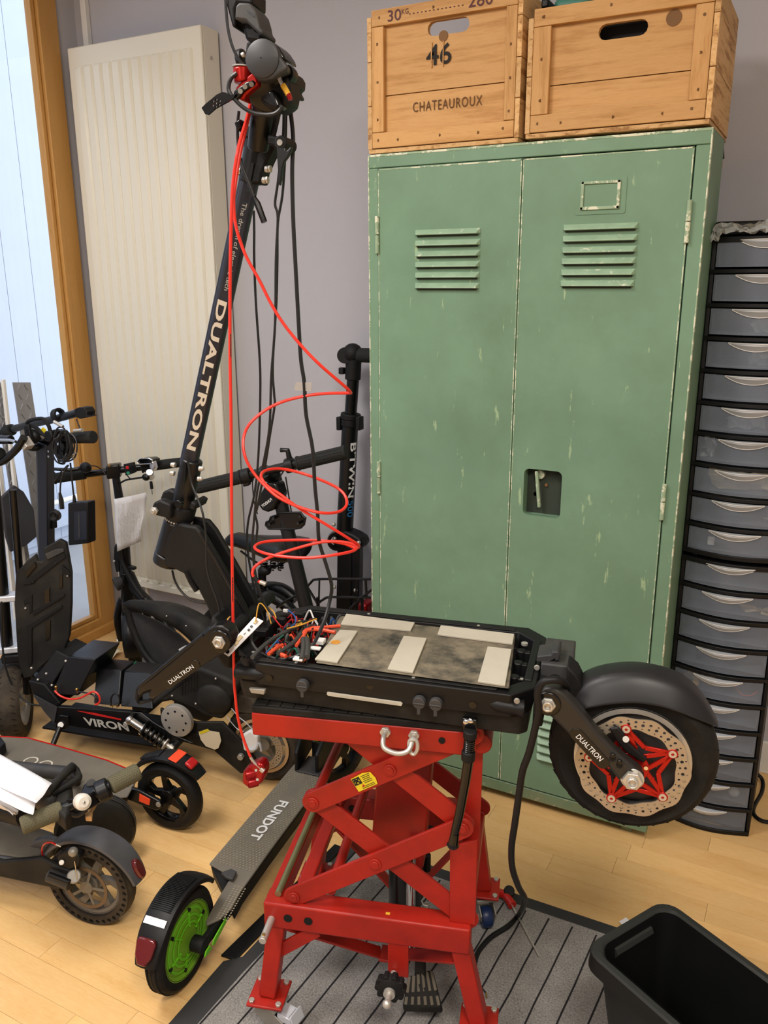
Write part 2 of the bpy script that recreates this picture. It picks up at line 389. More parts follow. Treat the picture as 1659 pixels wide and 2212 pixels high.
def text(s, o, X, Y, h, width, m, parent, name='lettering', wrap=None, off=0., t=.0006, spacing=1., skew=0.):
    """flat print: X reading direction, Y letter-up direction; o = lower-left"""
    cu = bpy.data.curves.new('tmp', 'FONT'); cu.body = s; cu.size = 1; cu.offset = off; cu.extrude = 0; cu.space_character = spacing; cu.resolution_u = 3
    ob = bpy.data.objects.new('tmp', cu); me = bpy.data.meshes.new_from_object(ob)
    xs = [v.co.x for v in me.vertices]; ys = [v.co.y for v in me.vertices]; x0, x1, y0, y1 = min(xs), max(xs), min(ys), max(ys)
    X, Y, o = Vector(X).normalized(), Vector(Y).normalized(), Vector(o); N = X.cross(Y)
    mb = M(); vs = []
    for v in me.vertices:
        u = (v.co.x-x0)/(x1-x0)*width; w = (v.co.y-y0)/(y1-y0)*h; u += w*skew
        if wrap: a = (w-h/2)/wrap; vs.append(o+X*u+Y*(h/2+wrap*math.sin(a))+N*(wrap*(math.cos(a)-1)+t))
        else: vs.append(o+X*u+Y*w+N*t)
    mb.add(vs, [tuple(p.vertices) for p in me.polygons])
    bpy.data.objects.remove(ob); bpy.data.curves.remove(cu); bpy.data.meshes.remove(me)
    ob = part(name, mb, m, parent)
    return ob

# ================================================================ the room
XL, YB, XR, YF, ZC = -2.60, 2.5, 1.9, -2.3, 2.7
struct('ceiling', M().bb((XL-.1, YF, ZC), (XR, YB, ZC+.05)), 'ceiling_paint')
struct('wall_back', M().bb((XL-.1, YB, -.05), (XR, YB+.1, ZC)), 'wall_paint')
struct('wall_right', M().bb((XR, YF, -.05), (XR+.1, YB, ZC)), 'wall_paint')
struct('wall_front', M().bb((XL-.1, YF-.1, -.05), (XR, YF, ZC)), 'wall_paint')
WY0, WY1, WZ0, WZ1 = -.3, 2.405, .02, 2.58
struct('wall_left', M().bb((XL-.12, WY1, -.05), (XL, YB, ZC)).bb((XL-.12, YF, -.05), (XL, WY0, ZC)).bb((XL-.12, WY0, WZ1), (XL, WY1, ZC)).bb((XL-.12, WY0, -.05), (XL, WY1, WZ0)), 'wall_paint')
struct('baseboard_back', M().bb((-1.90, YB-.014, 0), (XR, YB, .105)), 'white_trim', bevel=.003)
struct('trim_1', M().bb((-2.475, YB-.025, 0), (-2.44, YB, .001)), 'white_trim')
# floor: strips one by one where they can be told apart
fl = struct('floor', M().bb((XL-.1, YF, -.06), (XR, YB, -.003)), 'wood_dark')
Y, row, nst = .62, 0, 0
rest = M(); rnd = random.Random(3)
meshes = {}
for row in range(60):
    y0 = YB-.001-(row+1)*.0665
    if y0 < YF: break
    x = XL+rnd.uniform(-.4, 0)
    while x < XR:
        L = rnd.choice((.38, .46, .55, .62)); x1 = min(x+L, XR); xa = max(x, XL)
        if x1-xa > .03:
            near = y0 > .86 and xa < .42
            if near and nst < 290:
                key = round(x1-xa, 3)
                if key not in meshes:
                    o = part('floor_strip', M().bb((0, 0, -.008), (key-.0007, .0658, 0)), 'floor_wood'); o.location = (0, 0, 0)
                    # origin at the strip's corner
                    me = o.data; 
                    dx = min(v.co.x for v in me.vertices); dy = min(v.co.y for v in me.vertices); dz = max(v.co.z for v in me.vertices)
                    for v in me.vertices: v.co.x -= dx; v.co.y -= dy; v.co.z -= dz
                    meshes[key] = me
                else:
                    o = bpy.data.objects.new('floor_strip', meshes[key]); COL.objects.link(o)
                o.location = (xa, y0, rnd.uniform(-.0003, 0)); o.parent = fl
                o.matrix_parent_inverse = fl.matrix_world.inverted()
                o.location = Vector(o.location)-Vector(fl.location); nst += 1
            else: rest.bb((xa, y0, -.008), (x1-.0007, y0+.0658, 0))
        x += L
part('floor_strips', rest, 'floor_wood', fl, kind='stuff')

# window in the left wall: oak frame, pane, outside
win = struct('window_1', M().bb((XL-.055, WY1-.085, WZ0), (XL+.012, WY1, WZ1)).bb((XL-.055, WY0, WZ0), (XL+.012, WY0+.085, WZ1)).bb((XL-.055, WY0+.085, WZ0), (XL+.012, WY1-.085, WZ0+.05)).bb((XL-.055, WY0+.085, WZ1-.07), (XL+.012, WY1-.085, WZ1)), 'frame_oak', bevel=.003)
part('glazing_bead', M().bb((XL-.03, WY1-.103, WZ0+.05), (XL-.002, WY1-.087, WZ1-.07)).bb((XL-.03, WY0+.087, WZ0+.052), (XL-.002, WY1-.105, WZ0+.068)), 'frame_oak', win, bevel=.002)
part('sill_board', M().bb((XL-.0, WY0, .0), (XL+.03, WY1+.0, WZ0+.018)), 'frame_oak', win, bevel=.003)
part('pane', M().bb((XL-.024, WY0+.08, WZ0+.05), (XL-.018, WY1-.09, WZ1-.07)), 'window_glass', win)
fac = struct('wall_outside', M().bb((XL-1.3, -3, -.2), (XL-1.2, 3.8, 3.2)), 'facade')
for k in range(28): part('cladding_panel', M().bb((XL-1.2, -.95+k*.165, .02), (XL-1.188, -.95+k*.165+.162, 3.1)), 'facade', fac)
part('ledge', M().bb((XL-1.2, -1, .10), (XL-1.14, 3.7, .14)), 'facade', fac); part('rail', M().cyl((XL-1.1, -1, .26), (XL-1.1, 3.7, .26), .014), 'white_trim', fac)
struct('ground_outside', M().bb((XL-1.3, -3, -.12), (XL-.12, 3.8, -.02)), 'paving')

# aluminium tread strips and white bars leaning against the glass
def leaning(name, px0, px1, w, m, label, cat, X=XL+.05, top=820):
    pass
for (xa, xb, nm, m, lab) in ((-14, 5, 'tread_plate_strip', 'tread_plate', 'aluminium tread plate strip against the window, cut by the photo edge'), (28, 66, 'tread_plate_strip', 'tread_plate', 'aluminium tread plate strip leaning on the window glass, right of the white bar')):
    a, b, c, d = pX(xa, 826, -2.5), pX(xb, 826, -2.5), pX(xb+78, 1330, -2.5), pX(xa+78, 1330, -2.5)
    o = part(nm, M().prism([a, b, c, d], (-.004, 0, 0)), m); tag(o, lab, 'metal strip', 'tread plate strips')
    r = M(); rr = random.Random(5)
    for i in range(26):
        for j in range(2):
            t = (i+.5)/26; s = (.3 if j else .7); p = a.lerp(d, t).lerp(b.lerp(c, t), s); q = Vector((0, .5, .8 if (i+j) % 2 else -.8)).normalized()
            r.box(p+Vector((.001, 0, 0)), (.003, .022, .004), (Vector((1, 0, 0)), q, Vector((1, 0, 0)).cross(q)))
    part('tread_rib', r, 'tread_plate', o, kind='stuff')
for k, (xa, xb, ya, yb2) in enumerate(((6, 12, 820, 1400), (-24, -16, 820, 1400))):
    a, b, c, d = pX(xa, ya, -2.48), pX(xb, ya, -2.48), pX(xb+58, yb2-60, -2.48), pX(xa+58, yb2-60, -2.48)
    tag(part('white_bar', M().prism([a, b, c, d], (-.012, 0, 0)), 'white_trim', bevel=.001), ('thin white bar leaning on the window between the tread plates', 'thin white bar by the left photo edge, under the handlebar')[k], 'bar', 'white bars on the window')
o = part('dark_cloth', M().prism([pX(x, y, -2.45) for x, y in ((3, 1075), (32, 1048), (52, 1062), (74, 1100), (80, 1160), (58, 1178), (25, 1193), (14, 1160))], (-.012, 0, 0)), 'dark_cloth', bevel=.004)
tag(o, 'dark grey board leaning in front of the tread plate strips', 'board')

# ================================================================ radiator
RX0, RX1, RZ0, RZ1, RYF = -2.55, -1.94, .215, 2.252, 2.40
rad = thing('radiator', 'tall cream vertical panel radiator mounted on the wall', 'radiator', (-2.24, 2.45, RZ0))
o = part('front_panel', M().bb((RX0, RYF, RZ0), (RX1, RYF+.012, RZ1)), 'radiator_enamel', rad, bevel=.004)
nr = 12
for i in range(nr):   # raised flutes, one by one
    w = (RX1-.035-(RX0+.03))/nr; xa = RX0+.03+i*w
    zt, zb = RZ1-.075, RZ0+.055
    prof = [(xa, 0), (xa+.006, -.0085), (xa+w-.011, -.0085), (xa+w-.004, 0)]
    part('flute', M().loft([[Vector((x, RYF+y*.2+.0005, zb-.01)) for x, y in prof], [Vector((x, RYF+y, zb)) for x, y in prof], [Vector((x, RYF+y, zt)) for x, y in prof], [Vector((x, RYF+y*.2+.0005, zt+.012)) for x, y in prof]]), 'radiator_enamel', rad, bevel=.002)
part('side_panel', M().bb((RX1-.004, RYF+.012, RZ0), (RX1, RYF+.09, RZ1)), 'radiator_enamel', rad, bevel=.001)
part('side_panel', M().bb((RX0, RYF+.012, RZ0), (RX0+.004, RYF+.09, RZ1)), 'radiator_enamel', rad, bevel=.001)
part('air_vent', M().cyl((RX1, RYF+.045, RZ1-.09), (RX1+.004, RYF+.045, RZ1-.09), .006), 'steel', rad)
part('back_panel', M().bb((RX0+.01, RYF+.07, RZ0+.01), (RX1-.01, RYF+.095, RZ1-.01)), 'radiator_dark', rad)
bt = M().bb((RX0+.06, RYF-.012, RZ0+.03), (RX1-.02, RYF, RZ0+.035))
part('bottom_rail', M().bb((RX0+.02, RYF-.008, RZ0+.003), (RX1-.02, RYF+.001, RZ0+.030)), 'radiator_enamel', rad, bevel=.003)
for i in range(8): part('bracket_tab', M().bb((RX0+.08+i*.062, RYF-.010, RZ0+.030), (RX0+.11+i*.062, RYF-.001, RZ0+.040)), 'radiator_enamel', rad)
tag(part('conduit', M().bb((-2.548, YB-.022, 2.2), (-2.523, YB-.001, ZC)), 'white_trim', bevel=.002), 'white cable conduit rising from behind the radiator top left corner', 'conduit')
for k, x in enumerate((-2.50, -2.44)):
    tag(part('heating_pipe', M().cyl((x, YB-.05, 0), (x, YB-.05, .24), .008), 'white_trim'), ('left' if k == 0 else 'right')+' white heating pipe under the radiator', 'pipe')

# ================================================================ locker
LX0, LX1, LY0, LY1, LZ0, LZ1 = -1.100, -.2715, 2.0, 2.20, .045, 1.755
lk = thing('locker', 'worn green metal two-door locker carrying the wooden crates', 'locker', (-.686, 2.2, 0))
part('carcass', M().bb((LX0, LY0+.012, LZ0), (LX0+.004, LY1, LZ1)).bb((LX1-.004, LY0+.012, LZ0), (LX1, LY1, LZ1)).bb((LX0, LY1-.004, LZ0), (LX1, LY1, LZ1)).bb((LX0, LY0+.012, LZ0), (LX1, LY1, LZ0+.006)), 'locker_green', lk)
part('top_sheet', M().bb((LX0, LY0+.001, LZ1-.004), (LX1, LY1, LZ1)), 'locker_edge', lk, bevel=.001)
part('top_rail', M().bb((LX0, LY0, 1.7225), (LX1, LY0+.02, LZ1-.004)), 'locker_green', lk, bevel=.002)
part('stile', M().bb((LX0, LY0, .06), (-1.0725, LY0+.02, 1.722)), 'locker_green', lk, bevel=.003)
part('stile', M().bb((-.303, LY0, .06), (LX1, LY0+.02, 1.722)), 'locker_green', lk, bevel=.003)
part('corner_edge', M().bb((LX1-.0025, LY0-.0012, .06), (LX1+.0008, LY0+.012, LZ1-.004)), 'locker_edge', lk, bevel=.001)
part('corner_edge', M().bb((LX0-.0008, LY0-.0012, .06), (LX0+.0025, LY0+.012, LZ1-.004)), 'locker_edge', lk, bevel=.001)
part('corner_edge', M().bb((LX0, LY0-.001, LZ1-.006), (LX1, LY0+.004, LZ1-.002)), 'locker_edge', lk, bevel=.001)
part('plinth', M().bb((LX0, LY0-.002, LZ0-.02), (LX1, LY0+.02, .058)), 'locker_base', lk, bevel=.002)
for x in (LX0+.03, -.343):
    for y in (LY0+.02, LY1-.06): part('leg', M().bb((x, y, 0), (x+.03, y+.035, LZ0)), 'locker_base', lk, bevel=.002)
part('interior', M().bb((LX0+.03, LY0+.03, .08), (LX1-.03, LY0+.034, 1.70)), 'locker_inside', lk)
def door(x0, x1, z0, z1, holes=()):
    outer = [(x0, z0), (x1, z0), (x1, z1), (x0, z1)]
    return M().plate(outer, holes, .014, (0, LY0+.012, 0), (1, 0, 0), (0, 0, 1))
d1 = part('door', door(-1.0715, -.6875, .063, 1.7205), 'locker_green', lk, bevel=.0025)
HX0, HX1, HZ0, HZ1 = -.651, -.552, .860, .983
d2 = part('door', door(-.6855, -.305, .063, 1.7190, [rrect(HX0, HZ0, HX1, HZ1, .014)]), 'locker_green', lk, bevel=.002)
for d, x0, x1 in ((d1, -1.0715, -.6875), (d2, -.6855, -.305)):
    z1 = 1.7195; e = M()
    for a, b in (((x0+.001, z1-.0035), (x1-.001, z1-.0005)), ((x0+.0008, .066), (x0+.0028, z1)), ((x1-.0028, .066), (x1-.0008, z1))): e.bb((a[0], LY0-.0026, a[1]), (b[0], LY0-.0016, b[1]))
    part('worn_edge', e, 'locker_edge', d)
def louver(x0, x1, z, par, h=.014, dpt=.013):
    y = LY0-.002; e = .006
    r0 = [Vector((x0+e, y, z+h)), Vector((x1-e, y, z+h))]
    m = M(); top = [Vector((x0, y, z+h)), Vector((x1, y, z+h)), Vector((x1-e, y-dpt, z+.003)), Vector((x0+e, y-dpt, z+.003))]
    bot = [Vector((x0, y, z)), Vector((x1, y, z)), Vector((x1-e, y-dpt, z+.0005)), Vector((x0+e, y-dpt, z+.0005))]
    m.loft([bot, top]); part('louver', m, 'louver_lit_worn', par, bevel=.0008)
    part('louver_gap', M().bb((x0+e, y-.0012, z-.0045), (x1-e, y-.0001, z)), 'locker_inside', par)
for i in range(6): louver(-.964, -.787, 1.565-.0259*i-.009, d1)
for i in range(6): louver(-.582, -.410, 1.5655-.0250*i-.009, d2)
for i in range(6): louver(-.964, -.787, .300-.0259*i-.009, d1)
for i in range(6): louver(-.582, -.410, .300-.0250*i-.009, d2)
lh = part('label_holder', M().plate(rrect(-.556, 1.590, -.442, 1.668, .005), [], .0015, (0, LY0-.0022, 0), (1, 0, 0), (0, 0, 1)), 'locker_green', d2, bevel=.0005)
m = M()
for a, b in (((-.544, 1.600), (-.537, 1.661)), ((-.462, 1.600), (-.455, 1.661)), ((-.544, 1.600), (-.455, 1.607)), ((-.544, 1.655), (-.455, 1.661))): m.bb((a[0], LY0-.0075, a[1]), (b[0], LY0-.0035, b[1]))
part('label_frame', m, 'locker_edge', d2, bevel=.001)
for x, za, zb in ((-1.0725, 1.514, 1.606), (-1.0725, .868, .960), (-.3045, 1.523, 1.612), (-.3045, .892, .980)):
    h = part('hinge', M().cyl((x, LY0-.006, za), (x, LY0-.006, (za+zb)/2-.001), .0055).cyl((x, LY0-.006, (za+zb)/2+.001), (x, LY0-.006, zb), .0055), 'locker_edge', lk, bevel=.001)
rc = M().bb((HX0-.004, LY0+.044, HZ0-.004), (HX1+.004, LY0+.047, HZ1+.004))
for a, b in (((HX0-.003, HZ0-.003), (HX0, HZ1+.003)), ((HX1, HZ0-.003), (HX1+.003, HZ1+.003)), ((HX0, HZ0-.003), (HX1, HZ0)), ((HX0, HZ1), (HX1, HZ1+.003))): rc.bb((a[0], LY0+.010, a[1]), (b[0], LY0+.046, b[1]))
part('lock_recess', rc, 'locker_green', d2)
part('latch_handle', M().beam((-.622, LY0+.010, .976), (-.612, LY0+.014, .880), .010, .008).cyl((-.616, LY0+.04, .965), (-.616, LY0+.018, .965), .012), 'locker_edge', d2, bevel=.002)
part('latch_bolt', M().cyl((-.600, LY0+.045, .938), (-.600, LY0+.025, .938), .004).cyl((-.628, LY0+.045, .91), (-.628, LY0+.03, .91), .006), 'wood_dark', d2)

# ================================================================ crates
def crate(x0, x1, y0, z0, z1, depth, label, ix, slot_r, zmid, rot=0):
    c = thing('wooden_crate', label, 'crate', ((x0+x1)/2, y0+depth/2, z0), 'wooden crates on the locker')
    T = .013; il, ir = ix; zb, zt = z0+.038, z1-.036
    F = y0; P_ = F+.013                                     # battens stand proud of the end boards
    sx0, sx1, sz = slot_r
    up = part('end_board', M().plate([(x0+T, zmid+.001), (x1-T, zmid+.001), (x1-T, z1-.004), (x0+T, z1-.004)], [slot((sx0+sx1)/2, sz, sx1-sx0, .032)], T, (0, P_+T, 0), (1, 0, 0), (0, 0, 1)), 'crate_pine', c, bevel=.001)
    part('end_board', M().bb((x0+T, P_, z0+.004), (x1-T, P_+T, zmid-.001)), 'crate_pine', c, bevel=.001)
    b = [part('batten', M().bb((x0+T, F, zt), (x1-T, P_, z1)), 'crate_pine', c, bevel=.0015),
         part('batten', M().bb((x0+T, F, z0+.002), (x1-T, P_, zb)), 'crate_pine', c, bevel=.0015),
         part('batten', M().bb((x0+T, F, zb+.001), (il, P_, zt-.001)), 'crate_pine_up', c, bevel=.0015),
         part('batten', M().bb((ir, F, zb+.001), (x1-T, P_, zt-.001)), 'crate_pine_up', c, bevel=.0015)]
    rr = random.Random(int(x0*1000))
    for xs in (x0, x1-T+.001):
        z = z0
        while z < z1-.02:
            h = min(rr.choice((.085, .10, .12)), z1-z); part('side_board', M().bb((xs, F+.001, z+.0006), (xs+T-.001, y0+depth, z+h-.0008)), 'crate_side', c, bevel=.001); z += h
    for k in range(4): part('bottom_board', M().bb((x0+.002, y0+.002+k*depth/4, z0-.010), (x1-.002, y0+(k+1)*depth/4-.004, z0)), 'crate_side', c, bevel=.001)
    part('back_board', M().bb((x0+T, y0+depth-T, z0), (x1-T, y0+depth, z0+.19)), 'crate_pine', c)
    pts = [(x0+.035, zt+.018), ((x0+x1)/2-.02, zt+.022), (x1-.04, zt+.018), (x0+.03, z0+.02), (x0+.085, z0+.018), ((x0+x1)/2, z0+.02), (x1-.1, z0+.018), (x1-.04, z0+.022)]
    for k in range(3): pts += [((x0+T+il)/2, zb+.03+k*.085), ((x1-T+ir)/2, zb+.02+k*.07)]
    for x, z in pts: part('nail', M().cyl((x+rr.uniform(-.004, .004), F-.0006, z), (x, F+.002, z), .0034, seg=8), 'wood_dark', c)
    return c, up, b
ca, up, ba = crate(-1.101, -.700, 2.0, 1.767, 2.080, .30, 'left pine crate stencilled 46 with its hand slot open to the wall', (-1.055, -.739), (-.942, -.834, 2.024), 1.890)
FY = 2.0
text('46', (-.944, FY+.0115, 1.944), (1, 0, 0), (0, 0, 1), .046, .066, 'print_black', ca, off=.012)
bars = M().bb((-.931, FY+.009, 1.940), (-.9285, FY+.0118, 1.995)).bb((-.9, FY+.009, 1.94), (-.898, FY+.0118, 1.995))
part('stencil_bridge', bars, 'crate_pine', ca)
text('CHATEAUROUX', (-.979, FY+.0115, 1.846), (1, 0, 0), (0, 0, 1), .022, .182, 'stencil_brown', ca, spacing=1.15)
text('30', (-1.042, FY-.0012, 2.050), (1, 0, 0), (0, 0, 1), .024, .036, 'print_purple', ca)
text('KG', (-1.004, FY-.0012, 2.061), (1, 0, 0), (0, 0, 1), .011, .018, 'print_purple', ca)
text('280', (-.832, FY-.0012, 2.052), (1, 0, 0), (0, 0, 1), .026, .060, 'print_purple', ca)
dm = M()
for i in range(14): dm.bb((-.985+i*.0105, FY-.001, 2.0585), (-.981+i*.0105, FY+.001, 2.0605))
part('dotted_line', dm, 'print_purple', ca)
part('knot', M().cyl((-.900, FY+.0115, 2.005), (-.900, FY+.014, 2.005), .012), 'wood_dark', ca)
cb, up2, bb2 = crate(-.686, -.2785, 2.0, 1.772, 2.028, .30, 'right pine crate without stencil, its hand slot dark inside', (-.633, -.327), (-.530, -.424, 1.966), 1.871)
part('knot', M().cyl((-.372, FY+.0115, 1.975), (-.372, FY+.014, 1.975), .016), 'wood_dark', cb)
tag(part('dark_box', M().bb((-.60, 2.07, 1.774), (-.36, 2.26, 2.0)), 'black_plastic', bevel=.01), 'black box inside the right crate, seen through its hand slot', 'box')
tag(part('teal_case', M().bb((-.652, 2.06, 2.001), (-.565, 2.22, 2.066)), 'teal_plastic', bevel=.018, seg=4), 'teal plastic case poking out of the right crate at the photo top', 'case')
tag(part('black_clamp', M().bb((-.672, 2.05, 1.773), (-.656, 2.2, 2.052)).bb((-.672, 2.04, 2.04), (-.655, 2.10, 2.058)), 'black_plastic', bevel=.004), 'small black item at the left end inside the right crate', 'tool')
tag(part('grey_case', M().bb((-.49, 2.10, 2.001), (-.40, 2.25, 2.075)), 'dark_grey', bevel=.006), 'grey case poking out of the right crate beside the teal one', 'case')
# felt pad and batten behind the locker, by the wall
a = [pY(x, y, 2.30) for x, y in ((1541, 262), (1558, 262), (1558, 300), (1560, 338), (1549, 339), (1543, 305))]
tag(part('felt_strip', M().prism(a, (0, .05, 0)), 'black_matte', bevel=.002), 'black felt strip hanging below the right crate beside the locker top', 'strip')
a = [pY(x, y, 2.40) for x, y in ((1537, 262), (1551, 262), (1551, 350), (1548, 360), (1536, 362))]
tag(part('wood_batten', M().prism(a, (0, .0995, 0)), 'crate_side', bevel=.002), 'wooden batten behind the locker below the felt strip', 'batten')

# ================================================================ drawer towers
TX0, TX1, TYF, TYB = -.2695, -.030, 2.150, 2.49
def tower(z0, label, n=10):
    t = thing('drawer_tower', label, 'drawer unit', ((TX0+TX1)/2, 2.3, z0), 'stacked plastic drawer towers')
    H = .0765; top = z0+n*H
    def yf(x): u = (x-TX0)/(TX1-TX0); return TYF-.030*math.sin(math.pi*min(1, max(0, u)))
    def bar(z, h):
        xs = [TX0+(TX1-TX0)*i/12 for i in range(13)]
        m = M(); m.loft([[Vector((x, yf(x)-.004, z)), Vector((x, yf(x)+.02, z)), Vector((x, yf(x)+.02, z+h)), Vector((x, yf(x)-.004, z+h))] for x in xs]); return m
    fr = part('frame', M().bb((TX0, TYF, z0), (TX0+.010, TYB, top)).bb((TX1-.010, TYF, z0), (TX1, TYB, top)).bb((TX0, TYB-.004, z0), (TX1, TYB, top)), 'black_plastic', t, bevel=.002)
    for i in range(n+1):
        part('shelf_rail', bar(z0+i*H-(.0 if i == 0 else .004 if i < n else .012), .009 if 0 < i < n else .012), 'black_plastic', t, bevel=.0015)
        if i < n: part('shelf', M().bb((TX0+.010, TYF+.015, z0+i*H), (TX1-.010, TYB-.005, z0+i*H+.002)), 'black_plastic', t)
    for i in range(n):
        za, zb = z0+i*H+.010, z0+(i+1)*H-.007
        xs = [TX0+.012+(TX1-TX0-.024)*k/10 for k in range(11)]
        m = M(); m.loft([[Vector((x, yf(x), za)), Vector((x, yf(x)+.002, za)), Vector((x, yf(x)+.002, zb)), Vector((x, yf(x), zb))] for x in xs])
        d = part('drawer', m, 'drawer_clear', t)
        part('drawer_tray', M().bb((TX0+.016, TYF+.006, za), (TX0+.018, TYB-.03, zb-.012)).bb((TX1-.018, TYF+.006, za), (TX1-.016, TYB-.03, zb-.012)).bb((TX0+.016, TYB-.032, za), (TX1-.016, TYB-.03, zb-.012)).bb((TX0+.016, TYF+.006, za+.0), (TX1-.016, TYB-.03, za+.002)), 'drawer_clear', d)
        cx = (TX0+TX1)/2; hs = [(-.060+.012*k) for k in range(11)]
        dep = lambda s: .017*(1-(s/.060)**2)
        m = M(); m.loft([[Vector((cx+s, yf(cx+s)-.0005, zb)), Vector((cx+s, yf(cx+s)-.001-dep(s)*.9, zb)), Vector((cx+s, yf(cx+s)-.001-dep(s)*.9, zb-.002-dep(s)*.25)), Vector((cx+s, yf(cx+s)-.0005, zb-.0025-dep(s)*1.0))] for s in hs])
        part('drawer_handle', m, 'drawer_handle_clear', d)
        rim = M(); rim.tube([Vector((cx+s, yf(cx+s)-.0015, zb-.0025-dep(s)*1.0)) for s in hs], .0009, 5).tube([Vector((cx+s, yf(cx+s)-.002-dep(s)*.9, zb-.001)) for s in hs], .0009, 5)
        part('handle_rim', rim, 'white_plastic', d)
    return t
tower(0, 'lower black drawer tower with ten clear drawers, standing on the floor'); tower(.775, 'upper black drawer tower with ten clear drawers, stacked on another')
def crumple(name, cx, cz, w, h, m, label, cat, seed, y0=2.17, d=.12, group=None):
    r = random.Random(seed); mb = M(); nx, nz = 7, 5; v = []
    for j in range(nz):
        for i in range(nx): v.append((cx-w/2+w*i/(nx-1)+r.uniform(-.008, .008), y0+r.uniform(0, d*.35), cz+h*j/(nz-1)+(0 if j == 0 else r.uniform(-.006, .006))))
    f = [(j*nx+i, j*nx+i+1, (j+1)*nx+i+1, (j+1)*nx+i) for j in range(nz-1) for i in range(nx-1)]
    mb.add(v, f); return tag(part(name, mb, m, ang=5), label, cat, group)
def dz(i): return .775+(i-10)*.0765+.0135 if i >= 10 else i*.0765+.0135
for i, cx, w, h, m, nm, lab in ((17, -.13, .07, .05, 'bag_film', 'plastic_bag', 'clear plastic bag in the third drawer from the top'), (16, -.14, .05, .05, 'bag_film', 'plastic_bag', 'crumpled clear bag in the fourth drawer from the top'), (14, -.16, .09, .03, 'bag_film', 'plastic_bag', 'low crumpled bag in the sixth drawer from the top'), (14, -.09, .05, .045, 'tail_red', 'red_pouch', 'dark red pouch in the sixth drawer from the top'), (13, -.235, .03, .05, 'bag_film', 'plastic_bag', 'narrow bag at the left of the seventh drawer from the top'), (12, -.13, .19, .044, 'paper_cream', 'cream_pad', 'cream paper pad in a pouch in the eighth drawer from the top'), (11, -.06, .06, .03, 'bag_film', 'plastic_bag', 'clear bag at the right of the ninth drawer from the top'), (8, -.07, .10, .018, 'paper_cream', 'parts_bag', 'pale bag in the second drawer of the lower tower'), (6, -.17, .09, .05, 'dark_grey', 'grey_pouch', 'dark pouch in the fourth drawer of the lower tower'), (5, -.2, .09, .045, 'mdf_sticker', 'cardboard_piece', 'brown card piece in the drawer with the yellow connector')):
    crumple(nm, cx, dz(i), w, h, m, lab, 'bag' if 'bag' in nm or 'pouch' in nm else 'paper', i*7)
tag(part('yellow_connector', M().box((-.205, 2.165, dz(5)+.012), (.016, .012, .012)).cyl((-.205, 2.17, dz(5)+.017), (-.205, 2.17, dz(5)+.024), .003), 'connector_yellow', bevel=.001), 'small yellow connector lying in the fifth drawer of the lower tower', 'connector')
tag(part('loose_wire', M().tube([(-.15, 2.17, dz(5)+.018), (-.12, 2.17, dz(5)+.024), (-.10, 2.165, dz(5)+.014), (-.09, 2.165, dz(5)+.004), (-.07, 2.165, dz(5)+.006), (-.055, 2.168, dz(5)+.020)], .0013, 6, 5), 'orange_cable'), 'thin red-brown wire lying in the fifth drawer of the lower tower', 'wire')
for i, cx, w, h, lab in ((15, -.1, .014, .045, 'white foam stick standing in the fifth drawer from the top'), (10, -.205, .016, .022, 'small white card in the tenth drawer from the top')):
    tag(part('white_card', M().box((cx, 2.165, dz(i)+.006+h/2), (w, .004, h)), 'white_plastic', bevel=.001), lab, 'card')
tag(part('round_cap', M().sphere((-.08, 2.17, dz(1)+.018), .015, (1, .6, 1)), 'drawer_handle_clear'), 'round clear cap in the second drawer from the floor', 'cap')
# tray and film on the upper tower
tag(part('black_tray', M().bb((TX0, 2.16, 1.541), (.12, 2.46, 1.575)), 'black_plastic', bevel=.006), 'black tray on top of the drawer tower, wrapped in clear film', 'tray')
r = random.Random(4); mb = M(); v = []
A = [pY(x, y, 2.12) for x, y in ((1528, 530), (1535, 500), (1545, 482), (1580, 476), (1612, 484), (1640, 474), (1665, 462), (1720, 458))]
B = [pY(x, y, 2.12) for x, y in ((1535, 520), (1552, 518), (1560, 505), (1590, 499), (1615, 503), (1640, 500), (1665, 500), (1720, 496))]
for i, (p, q) in enumerate(zip(catmull(A, 3), catmull(B, 3))):
    for j in range(6): t = j/5; v.append(p.lerp(q, t)+Vector((0, r.uniform(-.012, .004)+(.10 if j == 0 else 0), r.uniform(-.004, .004))))
n = len(v)//6
mb.add(v, [(i*6+j, (i+1)*6+j, (i+1)*6+j+1, i*6+j+1) for i in range(n-1) for j in range(5)])
tag(part('plastic_bag', mb, 'bag_film', ang=5), 'clear plastic film draped over the tray on the drawer tower', 'bag')
tag(part('power_cable', M().tube([pY(1636, 1672, 2.42), pz(1647, 1685, .02), pz(1646, 1710, .008), pz(1630, 1740, .006), pz(1628, 1757, .006), pz(1640, 1770, .006), pz(1662, 1776, .006), pz(1720, 1778, .006)], .0055, 8, 6), 'black_plastic'), 'black power cable on the floor right of the drawer tower', 'cable')

# ================================================================ floor mat
def strip3(pts, z0, z1): return M().prism([Vector((p.x, p.y, z0)) for p in pts], (0, 0, z1-z0))
MT = Frame((-.95, 1.65, 0), 3.0)
mt = thing('floor_mat', 'grey ribbed entrance mat with black rubber border under the red lift', 'mat', (-.45, 1.2, 0))
mo = [pz(x, y, .004) for x, y in ((700, 1800), (930, 1872), (1050, 1903), (1330, 1992))]
c_tl, c_tr = Vector((-.968, 1.640, 0)), Vector((.02, 1.655, 0))
ED = [(-.968, 1.640), (.05, 1.655), (.05, .45), (-1.02, .45), (-1.012, .98), (-1.015, 1.150), (-.985, 1.18)]
ED = [Vector((x, y, 0)) for x, y in ED]
part('border', strip3(ED, 0, .005), 'mat_rubber', mt, bevel=.0015)
IN = [Vector((x, y, 0)) for x, y in ((-.93, 1.603), (.012, 1.618), (.012, .47), (-.965, .47), (-.955, 1.14), (-.945, 1.3))]
